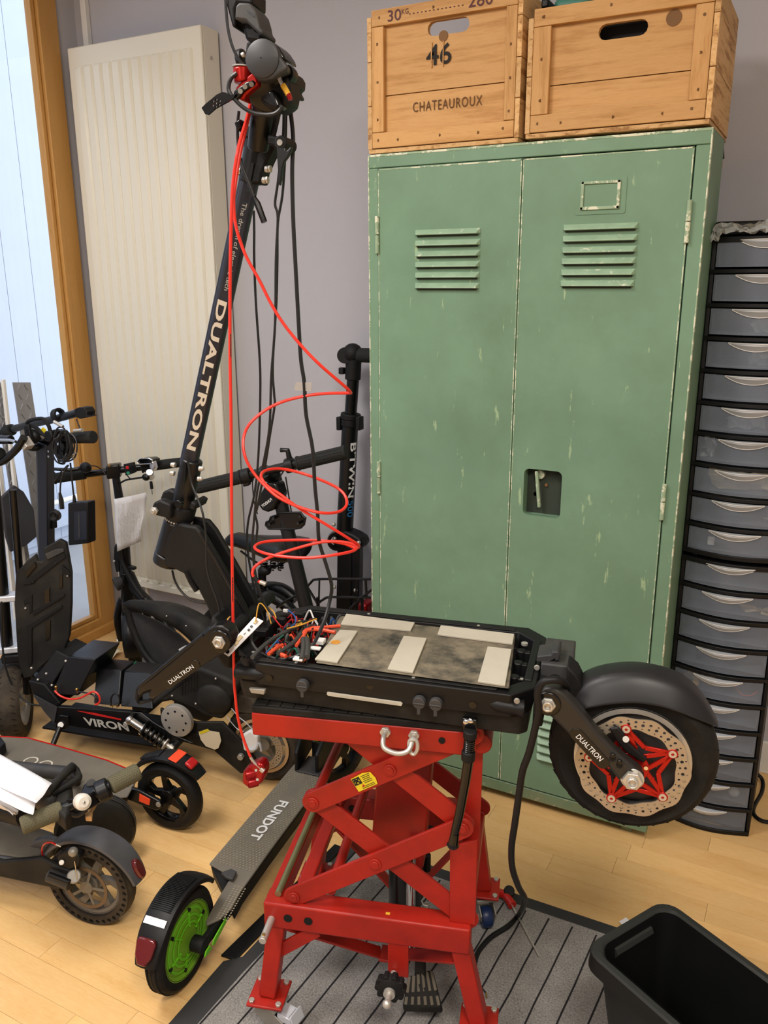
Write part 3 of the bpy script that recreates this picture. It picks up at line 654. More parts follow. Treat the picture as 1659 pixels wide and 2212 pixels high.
part('carpet', strip3(IN, .004, .008), 'carpet_grey', mt)
# dark grooves between ribs
for k in range(17):
    x = -.915+k*.0555
    p0 = Vector((x-.02 if k < 1 else x, 1.600, .0085)); q0 = Vector((x-.052, .47, .0085))
    m = M(); rr = random.Random(k); P = [p0.lerp(q0, t/14)+Vector((rr.uniform(-.0012, .0012), 0, 0)) for t in range(15)]
    m.loft([[p+Vector((-.0018, 0, -.001)), p+Vector((.0018, 0, -.001)), p+Vector((.0018, 0, .0004)), p+Vector((-.0018, 0, .0004))] for p in P]); part('rib', m, 'mat_rib', mt)
tag(part('door_mat', strip3([Vector((-1.0, 1.60, 0)), Vector((-.972, 1.60, 0)), Vector((-.992, 1.165, 0)), Vector((-1.03, 1.16, 0))], 0, .006), 'black_matte', bevel=.002), 'black rubber mat edge beside the grey mat under the green-wheeled scooter', 'mat')

# ================================================================ black bin
bz = .33
tl, lf, rt = pz(1436, 1938, bz), pz(1258, 2044, bz), pz(1700, 2128, bz)
ex = (lf-tl); ey = (rt-tl); ey = ey-ex*(ey.dot(ex)/ex.dot(ex)); ey = ey.normalized()*.58; W = ex.length; ex = ex.normalized()
eyn = ey.normalized()
def ring2(inset, z, r=.035, n=5):
    out = []
    for (x, y) in rrect(inset, inset, W-inset, .58-inset, max(.006, r-inset*.3), n): p = tl+ex*x+eyn*y; out.append(Vector((p.x, p.y, z)))
    return out
bn = thing('storage_bin', 'open black plastic storage bin at the lower right corner', 'bin', tuple((tl+ex*W/2+ey/2).xy)+(0,))
part('bin_body', M().loft([ring2(.014, bz-.03), ring2(.050, .02), ring2(.052, .0085)], cap=False).loft([ring2(.018, bz-.002), ring2(.054, .026)], cap=False).loft([ring2(.052, .0085), ring2(.054, .0087)], cap=True).loft([ring2(.054, .024), ring2(.054, .026)]), 'bin_black', bn)
part('rim_skirt', M().loft([ring2(.013, bz-.035), ring2(-.002, bz-.034), ring2(0, bz-.004)], cap=False), 'bin_black', bn)
part('bin_rim', M().loft([ring2(0, bz-.004), ring2(.003, bz), ring2(.012, bz), ring2(.018, bz-.006)], cap=False), 'bin_rim', bn)
c0 = tl+ex*.03*1+eyn*.02
h0, h1 = tl+ex*(W*.28)+eyn*.016, tl+ex*(W*.72)+eyn*.016
part('handle_lip', M().tube([Vector((h0.x, h0.y, bz-.03)), Vector((h1.x, h1.y, bz-.03))], .012, 8), 'bin_rim', bn)
q = [tl+ex*a+eyn*b for a, b in ((W-.07, .10), (W-.07, .5), (W-.17, .5), (W-.15, .10))]
bag = M(); rr = random.Random(9); v = []
for i in range(9):
    for j in range(9): p = q[0].lerp(q[1], i/8).lerp(q[3].lerp(q[2], i/8), j/8); v.append((p.x, p.y, .035+.05*math.sin(j/8*math.pi)+rr.uniform(-.006, .006)))
bag.add(v, [(i*9+j, (i+1)*9+j, (i+1)*9+j+1, i*9+j+1) for i in range(8) for j in range(8)])
tag(part('plastic_sleeve', bag, 'black_gloss'), 'glossy dark plastic sleeve lying in the storage bin', 'bag')
tag(part('tape_shred', M().tube([Vector(((tl+ex*(W-.045)+eyn*a).x, (tl+ex*(W-.045)+eyn*a).y, z)) for a, z in ((.06, .21), (.09, .195), (.12, .19), (.16, .165), (.20, .15))], .0016, 5, 5), 'paper_cream'), 'pale shred of tape inside the storage bin', 'tape')
o = thing('paper_note', 'white paper edge showing between the mat and the storage bin', 'paper', pz(1342, 1990, .01))
part('sheet', M().prism([pz(1337, 1991, .0095), pz(1352, 1982, .0095), pz(1372, 2000, .0095), pz(1352, 2005, .0095)], (0, 0, .0006)), 'paper', o)
# hex key with red handle
hk = thing('hex_screwdriver', 'T-hook hex screwdriver with red handle lying on the grey mat', 'screwdriver', pz(1100, 1970, .012))
part('handle', M().tube([pz(1058, 1929, .022), pz(1075, 1928, .026), pz(1092, 1934, .026), pz(1100, 1945, .024), pz(1107, 1956, .022)], [.008, .010, .0105, .010, .011], 10, 5), 'red_paint', hk)
part('shaft', M().tube([pz(1105, 1954, .022), pz(1165, 2066, .0125)], .0022, 8), 'steel', hk)
tag(part('rubber_foot', M().cyl(pz(1100, 1925, .009), pz(1100, 1925, .04), .013).cyl(pz(1095, 1920, .04), pz(1095, 1920, .043), .004), 'black_matte', bevel=.002), 'small black rubber stopper with red eyelet behind the red screwdriver', 'stopper')

# ================================================================ red scissor lift
lift = thing('scissor_lift', 'red scissor lift standing on the mat, holding up the stripped scooter', 'lift', LF.w(.2, .2, .008))
RED = 'lift_red'
def lb(name, a, b, m=RED, bev=.003, par=lift, **k): return part(name, M().fbox(LF, a, b), m, par, bevel=bev, **k)
# base frame: two long rails, cross channels
for n in (0, .355):
    r = part('base_rail', M().fbox(LF, (-.004, n-.0, .249), (.392, n+.045, .305)), RED, lift, bevel=.004)
    for s in ((.045, .085) if n == 0 else (.09, .2)):
        part('rail_hole', M().cyl(LF.w(s, n-.0012, .277), LF.w(s, n+.002, .277), .0085, seg=16), 'black_matte', r)
lb('cross_channel', (-.004, .045, .262), (.024, .355, .300)); lb('cross_channel', (.372, .045, .262), (.392, .355, .300))
lb('paint_chip', (.232, .012, .3052), (.240, .018, .3056), 'connector_yellow', 0)
def leg(s0, s1, n0, n1):
    a, b = LF.w(s0, n0, .25), LF.w(s1, n1, .094)
    l = part('leg', M().beam(a, b, .034, .034, LF.n), RED, lift, bevel=.003)
    pl = part('foot_plate', M().fbox(LF, (s1-.036, n1-.036, .088), (s1+.036, n1+.036, .094)), RED, lift, bevel=.002)
    for i in (-1, 1):
        for j in (-1, 1): part('bolt', M().nut(LF.w(s1+i*.027, n1+j*.027, .094), Z3, .006, .005), 'steel', pl, bevel=.0006)
def caster(s, n, ang, lock=False):
    c = LF.w(s, n, 0); a = math.radians(ang); d = Vector((math.cos(a), math.sin(a), 0)); sd = Vector((-d.y, d.x, 0))
    cs = part('caster_fork', M().beam(c+d*-.02+sd*.017+Z3*.066, c+d*.038+sd*.017+Z3*.036, .003, .04, sd).beam(c+d*-.02-sd*.017+Z3*.066, c+d*.038-sd*.017+Z3*.036, .003, .04, sd).box(c+Z3*.078, (.06, .046, .008), (d, sd, Z3)).cyl(c+Z3*.074, c+Z3*.088, .022), 'steel_dull', lift, bevel=.001)
    w = c+d*.024+Z3*.033
    part('caster_wheel', M().lathe([(.010, -.012), (.022, -.012), (.025, -.006), (.025, .006), (.022, .012), (.010, .012)], w, sd, 24), 'caster_blue', cs)
    part('caster_axle', M().cyl(w-sd*.020, w+sd*.020, .0045, seg=12).nut(w-sd*.022, sd, .008, .004).nut(w+sd*.018, sd, .008, .004).cyl(w-sd*.0125, w+sd*.0125, .011), 'steel', cs)
    if lock: part('brake_pedal', M().box(c+d*.042+Z3*.070, (.026, .030, .004), (d, sd, Z3)).beam(c+d*.03+Z3*.060+sd*.014, c+d*.062+Z3*.066+sd*.014, .003, .014, sd).beam(c+d*.03+Z3*.060-sd*.014, c+d*.062+Z3*.066-sd*.014, .003, .014, sd).box(c+d*.066+Z3*.068, (.004, .034, .024), ((d+Z3*.4).normalized(), sd, (Z3-d*.4).normalized())), 'tin_white', cs, bevel=.001)
for (s0, s1, n0, n1, ang, lk_) in ((.017, 0, .022, 0, -20, True), (.374, .412, .022, .010, 250, False), (.374, .396, .378, .372, -70, False), (.017, 0, .378, .352, 40, False)):
    leg(s0, s1, n0, n1); caster(s1, n1, ang+17, lk_)
# leg gussets and braces
for n in (.012, .385):
    part('brace', M().beam(LF.w(.018, n, .185), LF.w(.098, n, .247), .006, .026, LF.n), RED, lift, bevel=.001)
part('brace', M().beam(LF.w(.02, .02, .247), LF.w(.205, .10, .13), .026, .006, LF.n), RED, lift, bevel=.001)
part('brace', M().beam(LF.w(.37, .02, .222), LF.w(.245, .10, .135), .026, .006, LF.n), RED, lift, bevel=.001)
part('brace', M().beam(LF.w(.205, .10, .13), LF.w(.25, .10, .13), .04, .006, LF.n), RED, lift, bevel=.001)
part('brace', M().beam(LF.w(.02, .37, .247), LF.w(.20, .28, .14), .026, .006, LF.n), RED, lift, bevel=.001)
part('brace', M().beam(LF.w(.37, .37, .247), LF.w(.25, .28, .14), .026, .006, LF.n), RED, lift, bevel=.001)
# pump housing panel and crank
part('pump_bracket', M().fbox(LF, (.238, .002, .176), (.277, .010, .25)), RED, lift, bevel=.001)
part('knob', M().lathe([(.001, -.010), (.018, -.010), (.026, -.004), (.027, .006), (.020, .012), (.001, .012)], LF.w(.250, -.035, .186), LF.n, 24), 'black_matte', lift)
part('knob_spindle', M().cyl(LF.w(.250, -.07, .186), LF.w(.250, .0, .186), .006).sphere(LF.w(.250, -.072, .186), .0085).cyl(LF.w(.250, -.052, .186), LF.w(.250, -.046, .186), .011), 'steel', lift)
kk = part('knob_lobe', M(), 'black_matte', lift) if 0 else None
lob = M()
for i in range(10): a = 2*math.pi*i/10; c = LF.w(.250, -.034, .186)+LF.d*(.0235*math.cos(a))+Z3*(.0235*math.sin(a)); lob.cyl(c-LF.n*.007, c+LF.n*.009, .0062, seg=8)
part('knob_grip', lob, 'black_matte', lift, bevel=.001)
ja = [pz(955, 2085, .07)]
part('pump_cylinder', M().cyl(LF.w(.246, .17, .12), LF.w(.246, .17, .33), .036, seg=28), 'black_gloss', lift, bevel=.002)
part('piston', M().cyl(LF.w(.262, .13, .12), LF.w(.262, .13, .38), .010, seg=16), 'chrome', lift)
part('pump_valve', M().cyl(LF.w(.285, .22, .32), LF.w(.285, .22, .345), .016).cyl(LF.w(.285, .20, .30), LF.w(.285, .20, .26), .008), 'black_matte', lift, bevel=.002)
part('return_spring', M().tube([LF.w(.293, .13, .25-.0022*i)+LF.d*(.009*math.cos(i*1.05))+LF.n*(.009*math.sin(i*1.05)) for i in range(50)], .0018, 6), 'steel_dull', lift)
pa, pb = LF.w(.258, .06, .19), LF.w(.272, -.055, .078)
part('pedal_arm', M().beam(LF.w(.285, .12, .215), (pz(880, 2108, .105)+pz(935, 2092, .105))/2-Z3*.012, .022, .010, LF.d), 'black_dusty', lift, bevel=.002)
c = [pz(x, y, z) for x, y, z in ((880, 2108, .105), (935, 2092, .105), (957, 2180, .055), (868, 2176, .055))]
pd = part('foot_pedal', M().prism([c[0], c[1], c[1].lerp(c[2], .75), c[2], c[3], c[0].lerp(c[3], .75)], (0, .004, -.016)), 'black_dusty', lift, bevel=.005)
for i in range(6):
    a = c[0].lerp(c[1], (i+.5)/6); b = c[3].lerp(c[2], (i+.5)/6); part('tread_bar', M().beam(a.lerp(b, .05)+Z3*.001, a.lerp(b, .55)+Z3*.001, .006, .004, (c[1]-c[0]).normalized()).beam(a.lerp(b, .68)+Z3*.001, a.lerp(b, .92)+Z3*.001, .006, .004, (c[1]-c[0]).normalized()), 'deck_grip', pd, bevel=.001)
# locking pin at the left end
part('lock_pin', M().cyl(LF.w(.012, -.055, .268), LF.w(.012, .03, .272), .007), 'steel', lift, bevel=.001); part('pin_clip', M().cyl(LF.w(.012, -.046, .262), LF.w(.012, -.046, .277), .003), 'brass', lift)
# scissor arms (outer pair front/back, inner crossing pair)
def arm(p, q, n, w=.040, t=.007, piv=True):
    a, b = LF.w(p[0], n, p[1]), LF.w(q[0], n, q[1]); d = (b-a).normalized(); u = LF.n.cross(d); r = w/2; out = []
    for c, s in ((b, 1), (a, -1)):
        for i in range(9): g = -math.pi/2+math.pi*i/8; out.append(c+(d*math.cos(g)+u*math.sin(g))*(r*s))
    o = part('scissor_arm', M().prism(out, LF.n*t), RED, lift, bevel=.0012)
    if piv:
        for c in (a, b, a.lerp(b, .5)): part('pivot_pin', M().cyl(c-LF.n*.005, c+LF.n*(t+.004), .0075).cyl(c-LF.n*.003, c, .012), RED, o, bevel=.001)
L0, R0, Lm, Rm, Lt, Rt = (.052, .325), (.385, .322), (.098, .530), (.372, .512), (.130, .690), (.372, .690)
for k, n in enumerate((.010, .350)):
    arm(Lm, (.385, .700), n); arm((.055, .318), Rm, n)
    arm((.145, .690), Rm, n+.011, piv=False); arm(Lm, (.385, .310), n+.011, piv=False)
for s, z in (Lm, Rm): part('cross_tube', M().cyl(LF.w(s, .012, z), LF.w(s, .37, z), .009), RED, lift)
part('cross_tube', M().cyl(LF.w(.130, .02, .675), LF.w(.130, .36, .675), .014), RED, lift)
part('cross_tube', M().cyl(LF.w(.125, .02, .335), LF.w(.125, .36, .345), .010), RED, lift)
part('zinc_rod', M().cyl(LF.w(.020, .02, .312), LF.w(.020, .38, .312), .0065), 'zinc', lift)
lb('guide_rail', (.050, .045, .30), (.078, .355, .318))
# centre mast plate and rear post
part('lift_mast', M().prism([LF.w(*q) for q in ((.190, .19, .60), (.300, .19, .61), (.285, .14, .31), (.175, .14, .30))], LF.n*.05), RED, lift, bevel=.004)
part('tilt_post', M().prism([LF.w(*q) for q in ((.3690, -.006, .70), (.394, -.006, .70), (.398, -.006, .30), (.352, -.006, .30))] if 0 else [LF.w(.378, .05, .70), LF.w(.402, .05, .70), LF.w(.400, .05, .42), LF.w(.368, .05, .42)], LF.n*.006), RED, lift, bevel=.001)
part('post_plate', M().prism([LF.w(.350, .015, .468), LF.w(.398, .015, .488), LF.w(.400, .015, .305), LF.w(.352, .015, .305)], LF.n*.006), RED, lift, bevel=.001)
# top platform
lb('top_rail', (-.007, 0, .664), (.392, .032, .709)); lb('top_rail', (-.007, .328, .664), (.392, .36, .709))
lb('top_cross', (-.007, .032, .668), (.03, .328, .706)); lb('top_cross', (.36, .032, .668), (.392, .328, .706))
part('hinge_boss', M().cyl(LF.w(.398, .03, .672), LF.w(.398, .09, .672), .020), RED, lift, bevel=.002)
part('rail_hole', M().cyl(LF.w(.334, -.001, .690), LF.w(.334, .002, .690), .006), 'black_matte', lift)
st = part('staple_hook', M().tube([LF.w(.236, .004, .697), LF.w(.236, -.020, .696), LF.w(.240, -.034, .686), LF.w(.262, -.038, .680), LF.w(.280, -.034, .684), LF.w(.286, -.018, .695), LF.w(.286, .004, .696)], .0045, 10, 5), 'steel', lift)
part('nut', M().nut(LF.w(.236, -.006, .697), LF.n, .010, .007), 'steel', st, bevel=.001); part('nut', M().nut(LF.w(.286, -.006, .696), LF.n, .010, .007), 'steel', st, bevel=.001)
part('chain_link', M().tube([LF.w(.287, -.022, .700), LF.w(.294, -.022, .697), LF.w(.295, -.024, .683), LF.w(.289, -.026, .674), LF.w(.282, -.024, .680), LF.w(.281, -.022, .695)], .0035, 8, 4, closed=True), 'steel', st)
pad = part('rubber_pad', M().fbox(LF, (-.006, 0, .709), (.392, .36, .722)), 'rubber', lift, bevel=.002)
for i in range(16):
    for j in range(3): part('pad_tile', M().fbox(LF, (-.002+i*.0245, .004+j*.03, .722), (.0205+i*.0245, .031+j*.03, .7245)), 'rubber', pad, bevel=.0008)
# warning sticker on the upper front arm
sa, sb = Vector(LF.w(*(lambda p: (p[0], 0, p[1]))(Lm))), LF.w(.385, 0, .700)
ad = (sb-sa).normalized(); au = Vector(LF.n.cross(ad)); au = -au if au.z < 0 else au
so = sa+ad*.093+LF.n*.0088-au*.014
stk = part('warning_sticker', M().prism([so, so+ad*.040, so+ad*.043+au*.012, so+ad*.040+au*.026, so+ad*.026+au*.030, so+au*.028], -LF.n*.0008), 'sticker_yellow', lift)
part('pictogram', M().plate([(0, 0), (.015, 0), (.015, .014), (0, .014)], [[(.002, .002), (.013, .002), (.013, .012), (.002, .012)]], .0003, so-LF.n*.0012+ad*.001+au*.013, ad, au).beam(so-LF.n*.0012+ad*.003+au*.0145, so-LF.n*.0012+ad*.014+au*.0255, .0005, .003, LF.n).beam(so-LF.n*.0012+ad*.014+au*.0145, so-LF.n*.0012+ad*.005+au*.0255, .0005, .003, LF.n).sphere(so-LF.n*.0009+ad*.0045+au*.022, .0028, (1, .1, 1)), 'print_black', stk)
ln = M()
for i in range(5): ln.box(so-LF.n*.0012+ad*(.028)+au*(.0255-.0035*i), (.018-.002*(i % 3), .0004, .0009), (ad, LF.n, au))
for i in range(2): ln.box(so-LF.n*.0012+ad*.024+au*(.006-.003*i), (.026, .0004, .0008), (ad, LF.n, au))
part('fine_print', ln, 'print_black', stk)
part('warning_triangle', M().prism([so-LF.n*.0012+ad*.012+au*.006, so-LF.n*.0012+ad*.018+au*.006, so-LF.n*.0012+ad*.015+au*.011], -LF.n*.0003), 'print_red', stk)

# ================================================================ wheels
def wheel(par, name, c, ax, R, w, rimR, style='spokes', rim_m='black_satin', tire_m='rubber', n=5, hub=.022, tread='block', holes=False, a0=0., up=None):
    """ax = axle direction pointing to the near side"""
    c, ax = Vector(c), Vector(ax).normalized(); h = w/2; x, y = perp(ax); m = M()
    rw = w*.36
    m.lathe([(rimR, -rw), (rimR+.004, -rw*1.1), (rimR+.004, rw*1.1), (rimR, rw), (rimR-.006, rw*.8), (rimR-.008, 0), (rimR-.006, -rw*.8)], c, ax, 40, closed=True)
    m.cyl(c-ax*rw, c+ax*rw, hub, seg=20)
    if style == 'spokes':
        for i in range(n):
            a = a0+2*math.pi*i/n; d = x*math.cos(a)+y*math.sin(a); e = ax.cross(d)
            m.loft([[c+d*(hub*.7)+e*(s*.012)+ax*(t*rw*.55) for s, t in ((-1, -1), (1, -1), (1, 1), (-1, 1))], [c+d*(hub+(rimR-hub)*.5)+e*(s*.007+.008)+ax*(t*rw*.45) for s, t in ((-1, -1), (1, -1), (1, 1), (-1, 1))], [c+d*(rimR-.003)+e*(s*.011+.002)+ax*(t*rw*.6) for s, t in ((-1, -1), (1, -1), (1, 1), (-1, 1))]])
    else: m.lathe([(.001, rw*.9), (hub, rw*1.0), (rimR-.012, rw*.8), (rimR, rw*.6)], c, ax, 40).lathe([(.001, -rw*.9), (hub, -rw*1.0), (rimR-.012, -rw*.8), (rimR, -rw*.6)], c, ax, 40)
    W = part(name, m, rim_m, par, bevel=.001)
    pr = [(rimR+.001, -h*.75)]+[(R-(R-rimR)*.45*(1-math.sin(t)) if 0 else rimR+(R-rimR)*math.sin(t)**.6, -h*math.cos(t)) for t in [math.pi*k/14 for k in range(2, 13)]]+[(rimR+.001, h*.75)]
    T = part('tire', M().lathe(pr, c, ax, 56, closed=True), tire_m, W)
    tr = M(); nt = 34
    if tread == 'block':
        for i in range(nt):
            for s in (-1, 1):
                a = 2*math.pi*(i+(.25 if s > 0 else 0))/nt; d = x*math.cos(a)+y*math.sin(a); e = ax.cross(d); q = (ax*s*.9+e*.6).normalized()
                rs = rimR+(R-rimR)*.917; q = (ax*s*.85-d*.42+e*.5).normalized(); nn = (q.cross(e)).normalized(); nn = nn if nn.dot(d) > 0 else -nn; tr.box(c+d*(rs-.0003)+ax*(s*h*.50), (h*.36, .0020, .002), (q, nn.cross(q), nn))
    elif tread == 'line':
        for s in (-.4, 0, .4): tr.lathe([(R-.003, s*h-.0012), (R+.0006, s*h-.0012), (R+.0006, s*h+.0012), (R-.003, s*h+.0012)], c, ax, 48)
    if tr.v: part('tread', tr, 'rubber', T, kind='stuff')
    if holes:
        rr = (rimR+R)/2+.004; hs = [circ(rr*math.cos(2*math.pi*i/36), rr*math.sin(2*math.pi*i/36), (R-rimR)*.17, 8) for i in range(36)]
        part('honeycomb_wall', M().plate(circ(0, 0, R-.004, 56), [circ(0, 0, rimR+.006, 48)]+hs, .003, c+ax*(h*.93), x, y), tire_m, T)
        part('hole_backing', M().lathe([(rr-.008, h*.935), (rr+.008, h*.935)], c, ax, 40), 'black_plastic', T)
    return W
def disc(par, c, ax, R, ri, m='disc_steel', wavy=0, holes=True, spider=None, t=.0022, rot=0.):
    x, y = perp(Vector(ax)); n = 96; out = [((R+wavy*math.cos(10*a+rot))*math.cos(a), (R+wavy*math.cos(10*a+rot))*math.sin(a)) for a in [2*math.pi*i/n for i in range(n)]]
    hs = [[((ri-wavy*.7*math.cos(10*a+rot))*math.cos(a), (ri-wavy*.7*math.cos(10*a+rot))*math.sin(a)) for a in [2*math.pi*i/60 for i in range(60)]]]
    if holes:
        mid = (R+ri)/2; bw = R-ri
        for i in range(44):
            a = 2*math.pi*i/44; k = i % 2
            for rr, hr in (((mid+bw*.28), .0017), ((mid-bw*.02), .0030), ((mid-bw*.33), .0013)) if k == 0 else (((mid+bw*.17), .0026), ((mid-bw*.22), .0021)):
                hs.append(circ(rr*math.cos(a), rr*math.sin(a), hr, 7))
    d = part('brake_disc', M().plate(out, hs, t, c, x, y), m, par, bevel=.0)
    return d
def rod(name, a, b, r, m, par, seg=14, bevel=.0, **k): return part(name, M().cyl(a, b, r, seg=seg), m, par, bevel=bevel, **k)
def cable(pts, r, m, par, name='cable', k=5, seg=7): return part(name, M().tube(pts, r, seg, k), m, par)
def fender(par, c, ax, R, w, a0, a1, m, name='fender', up=Z3, taper=.0, t=.003, n=26, drop=.5, rr=None):
    """arched mudguard; angles measured in the wheel plane, 0 = world up-ish, positive toward X dir"""
    c, ax = Vector(c), Vector(ax).normalized(); u = (up-ax*up.dot(ax)).normalized(); v = u.cross(ax); rings = []
    for i in range(n+1):
        s = i/n; a = a0+(a1-a0)*s; d = u*math.cos(a)+v*math.sin(a); ww = w*(1-taper*max(0, (s-.75)/.25)**1.5)*(1-.12*max(0, (.15-s)/.15)); RR = R if rr is None else R+rr(s)
        cs = [(-1, -drop), (-.95, -drop*.4), (-.72, -.06), (-.3, .0), (.3, .0), (.72, -.06), (.95, -drop*.4), (1, -drop)]
        o = [c+d*(RR+q*w*.5)+ax*(p*ww/2) for p, q in cs]; inn = [c+d*(RR-t+q*w*.5)+ax*(p*(ww/2-t)) for p, q in cs][::-1]
        rings.append(o+inn)
    return part(name, M().loft(rings), m, par, ang=50)

# ================================================================ the scooter on the lift
sco = thing('electric_scooter', 'stripped black scooter on the red lift, opened deck, front wheel removed', 'scooter', DK.w(.25, .13, .7245))
P = DK.p; PT = DK.pts; dn = DK.n
# chassis
def oct_(s0, s1, n0, n1, c, z, k=0.): return [DK.w(*q, z) for q in ((s0+c+k, n0), (s1-c, n0), (s1, n0+c), (s1, n1-c), (s1-c, n1), (s0+c+k, n1), (s0, n1-c-k*.6), (s0, n0+c+k*.6))]
part('lower_chassis', M().loft([oct_(.006, .520, .014, .252, .012, .7250), oct_(.002, .522, .010, .256, .012, .762)]), 'black_dusty', sco, bevel=.003)
tz0, tz1 = .760, .806
part('deck_tray', M().loft([oct_(.002, .524, .002, .264, .03, tz0, .02), oct_(-.006, .530, -.004, .270, .036, tz1-.014, .02), oct_(-.006, .530, -.006, .272, .036, tz1, .02), oct_(.010, .508, .020, .246, .03, tz1, .02), oct_(.012, .506, .022, .244, .03, tz0+.012, .02)]), 'black_plastic', sco, bevel=.0025)
part('tray_floor', M().fbox(DK, (.008, .018, tz0+.004), (.515, .250, tz0+.010)), 'black_matte', sco)
for n in (.008, .252): part('rim_strip', M().fbox(DK, (.05, n-.006, tz1), (.47, n+.006, tz1+.0025)), 'black_dusty', sco, bevel=.001)
part('rear_rim', M().fbox(DK, (.509, .05, tz1-.002), (.522, .215, tz1+.003)), 'black_plastic', sco, bevel=.002)
for n in (.06, .115, .165): part('tray_clip', M().fbox(DK, (.488, n, tz1-.03), (.508, n+.012, tz1-.003)).cyl(DK.w(.491, n+.006, tz1-.03), DK.w(.491, n+.006, tz1-.001), .009), 'black_plastic', sco, bevel=.002)
for s, n in ((.12, .010), (.33, .008), (.03, .03), (.18, .251), (.4, .25), (.505, .05)): part('screw', M().cyl(DK.w(s, n, tz1+.002), DK.w(s, n, tz1+.0035), .003, seg=10), 'steel', sco)
for i in range(7): part('rim_slot', M().fbox(DK, (.004+i*.0075, .006+.0, tz1-.004+.0045), (.008+i*.0075, .014, tz1+.0008)), 'black_gloss', sco)
# corner scoops on the side
for s0, s1 in ((-.006, .085), (.440, .530)):
    l = s0 < .2
    o_ = [DK.w(s0, -.006, .788), DK.w(s1, -.006, .786 if l else .790), DK.w(s1-.012 if l else s0+.012, -.010, .765), DK.w(s0 if l else s1, -.010, .752), DK.w(s0 if l else s1, -.006, .77)]
    part('side_scoop', M().tube([DK.w(s0+.016 if l else s1-.016, .006, .779), DK.w((s0+s1)/2, .003, .781), DK.w(s1+.01 if l else s0-.01, .004, .785)], [.0145, .0115, .003], 12, 4), 'black_plastic', sco)
for x, y in ((656, 1478), (907, 1514), (943, 1518)):
    c = P(x, y, -.002); cp = part('port_cap', M().cyl(c, c-dn*.010, .0115, .0105, 24).box(c-dn*.008-Z3*.015, (.006, .003, .012), (DK.d, dn, Z3)).box(c-dn*.011, (.019, .002, .003), (DK.d, dn, Z3)), 'dark_grey', sco, bevel=.001)
for x, y in ((583, 1463), (800, 1480), (1022, 1521)):
    c = P(x, y, .0); part('bolt_recess', M().cyl(c-dn*.0035, c+dn*.004, .0062, seg=18), 'black_gloss', sco)
lb_ = part('label_strip', M().prism([P(708, 1494, .001), P(867, 1516, .001), P(870, 1519, .001), P(868, 1523, .001), P(710, 1501, .001), P(707, 1497, .001)], -dn*.0035), 'foam_grey', sco)
lp = M(); p0, p1 = P(735, 1502, -.0027), P(860, 1519, -.0027)
rr = random.Random(2)
for j in range(2):
    t = 0
    while t < .97:
        w_ = rr.uniform(.01, .05); lp.beam(p0.lerp(p1, t)-Z3*.0017*j, p0.lerp(p1, min(1, t+w_))-Z3*.0017*j, .0003, .0006, dn); t += w_+.012
part('fine_print', lp, 'print_grey', lb_)
part('latch', M().prism(PT([(541, 1483), (576, 1486), (574, 1497), (546, 1493)], .004), -dn*.008), 'steel_dull', sco, bevel=.0015)
# battery with foam strips
bz0, bz1 = tz0+.010, .812
bat = part('battery_pack', M().loft([[pz(x, y, z) for x, y in ((735, 1330), (1113, 1374), (1100, 1488), (682, 1432))] for z in (bz0, bz1)]), 'battery_wrap', sco, bevel=.002)
for q in (((748, 1329), (896, 1348), (887, 1365), (736, 1351)), ((952, 1354), (1111, 1373), (1107, 1394), (945, 1373)), ((734, 1364), (773, 1366), (729, 1434), (680, 1427)), ((872, 1377), (922, 1382), (892, 1456), (837, 1448)), ((1053, 1400), (1105, 1406), (1091, 1484), (1032, 1475))):
    part('foam_strip', M().prism([pz(x, y, bz1+.0003) for x, y in q], (0, 0, .0038)), 'foam_grey', bat, bevel=.0008)
c = pz(725, 1387, bz1+.0045); part('rust_spot', M().cyl(c, c+Z3*.0002, .009, seg=20), 'rust_stain', bat)
# rear electronics: clip corner + wire
part('corner_screw', M().cyl(P(1133, 1393, .18), P(1133, 1393, .18)+Z3*.004, .006), 'steel', sco)
# controller wires in the front bay
rr = random.Random(11)
def bay(s, n, z): return DK.w(s, n, z)
wc = ['wire_black']*14+['sleeve_grey']*10+['wire_red']*7+['orange_cable']*2+['wire_blue']*3+['wire_yellow']*3+['wire_green']*2+['white_plastic']
for i in range(84):
    m_ = wc[i % len(wc)]; big = m_ in ('sleeve_grey', 'orange_cable')
    s, n = rr.uniform(.03, .12), rr.uniform(.05, .21); a = rr.uniform(0, 6.28); L = rr.uniform(.03, .075)
    pts = []
    for k in range(5):
        pts.append(bay(min(.136, max(.018, s+math.cos(a)*L*(k/4-.5))), min(.235, max(.03, n+math.sin(a)*L*(k/4-.5))), tz1-.012+rr.uniform(-.014, .020)+(.006 if 0 < k < 4 else -.012))); a += rr.uniform(-.5, .5)
    cable(pts, .0027 if big else rr.choice((.0011, .0014, .0018)), m_, sco, 'wire', 4, 6)
for q in ([(545, 1420), (570, 1395), (598, 1375), (640, 1355)], [(600, 1412), (632, 1390), (650, 1370)]): cable([pz(x, y, tz1+.012) for x, y in q], .0040, 'sleeve_grey', sco, 'wire')
for q in ([(580, 1413), (597, 1400), (610, 1393)], [(655, 1422), (662, 1395), (655, 1370), (668, 1358), (700, 1355), (735, 1352)], [(640, 1395), (657, 1372), (664, 1362), (690, 1360), (724, 1366)], [(604, 1412), (618, 1418)], [(650, 1427), (663, 1421)]): cable([pz(x, y, tz1+.010) for x, y in q], .0034, 'orange_cable', sco, 'phase_wire')
for q in ([(652, 1424), (656, 1400), (655, 1380)], [(663, 1420), (665, 1398), (662, 1380)]): cable([pz(x, y, tz1+.014) for x, y in q], .0052, 'sleeve_grey', sco, 'heat_shrink')
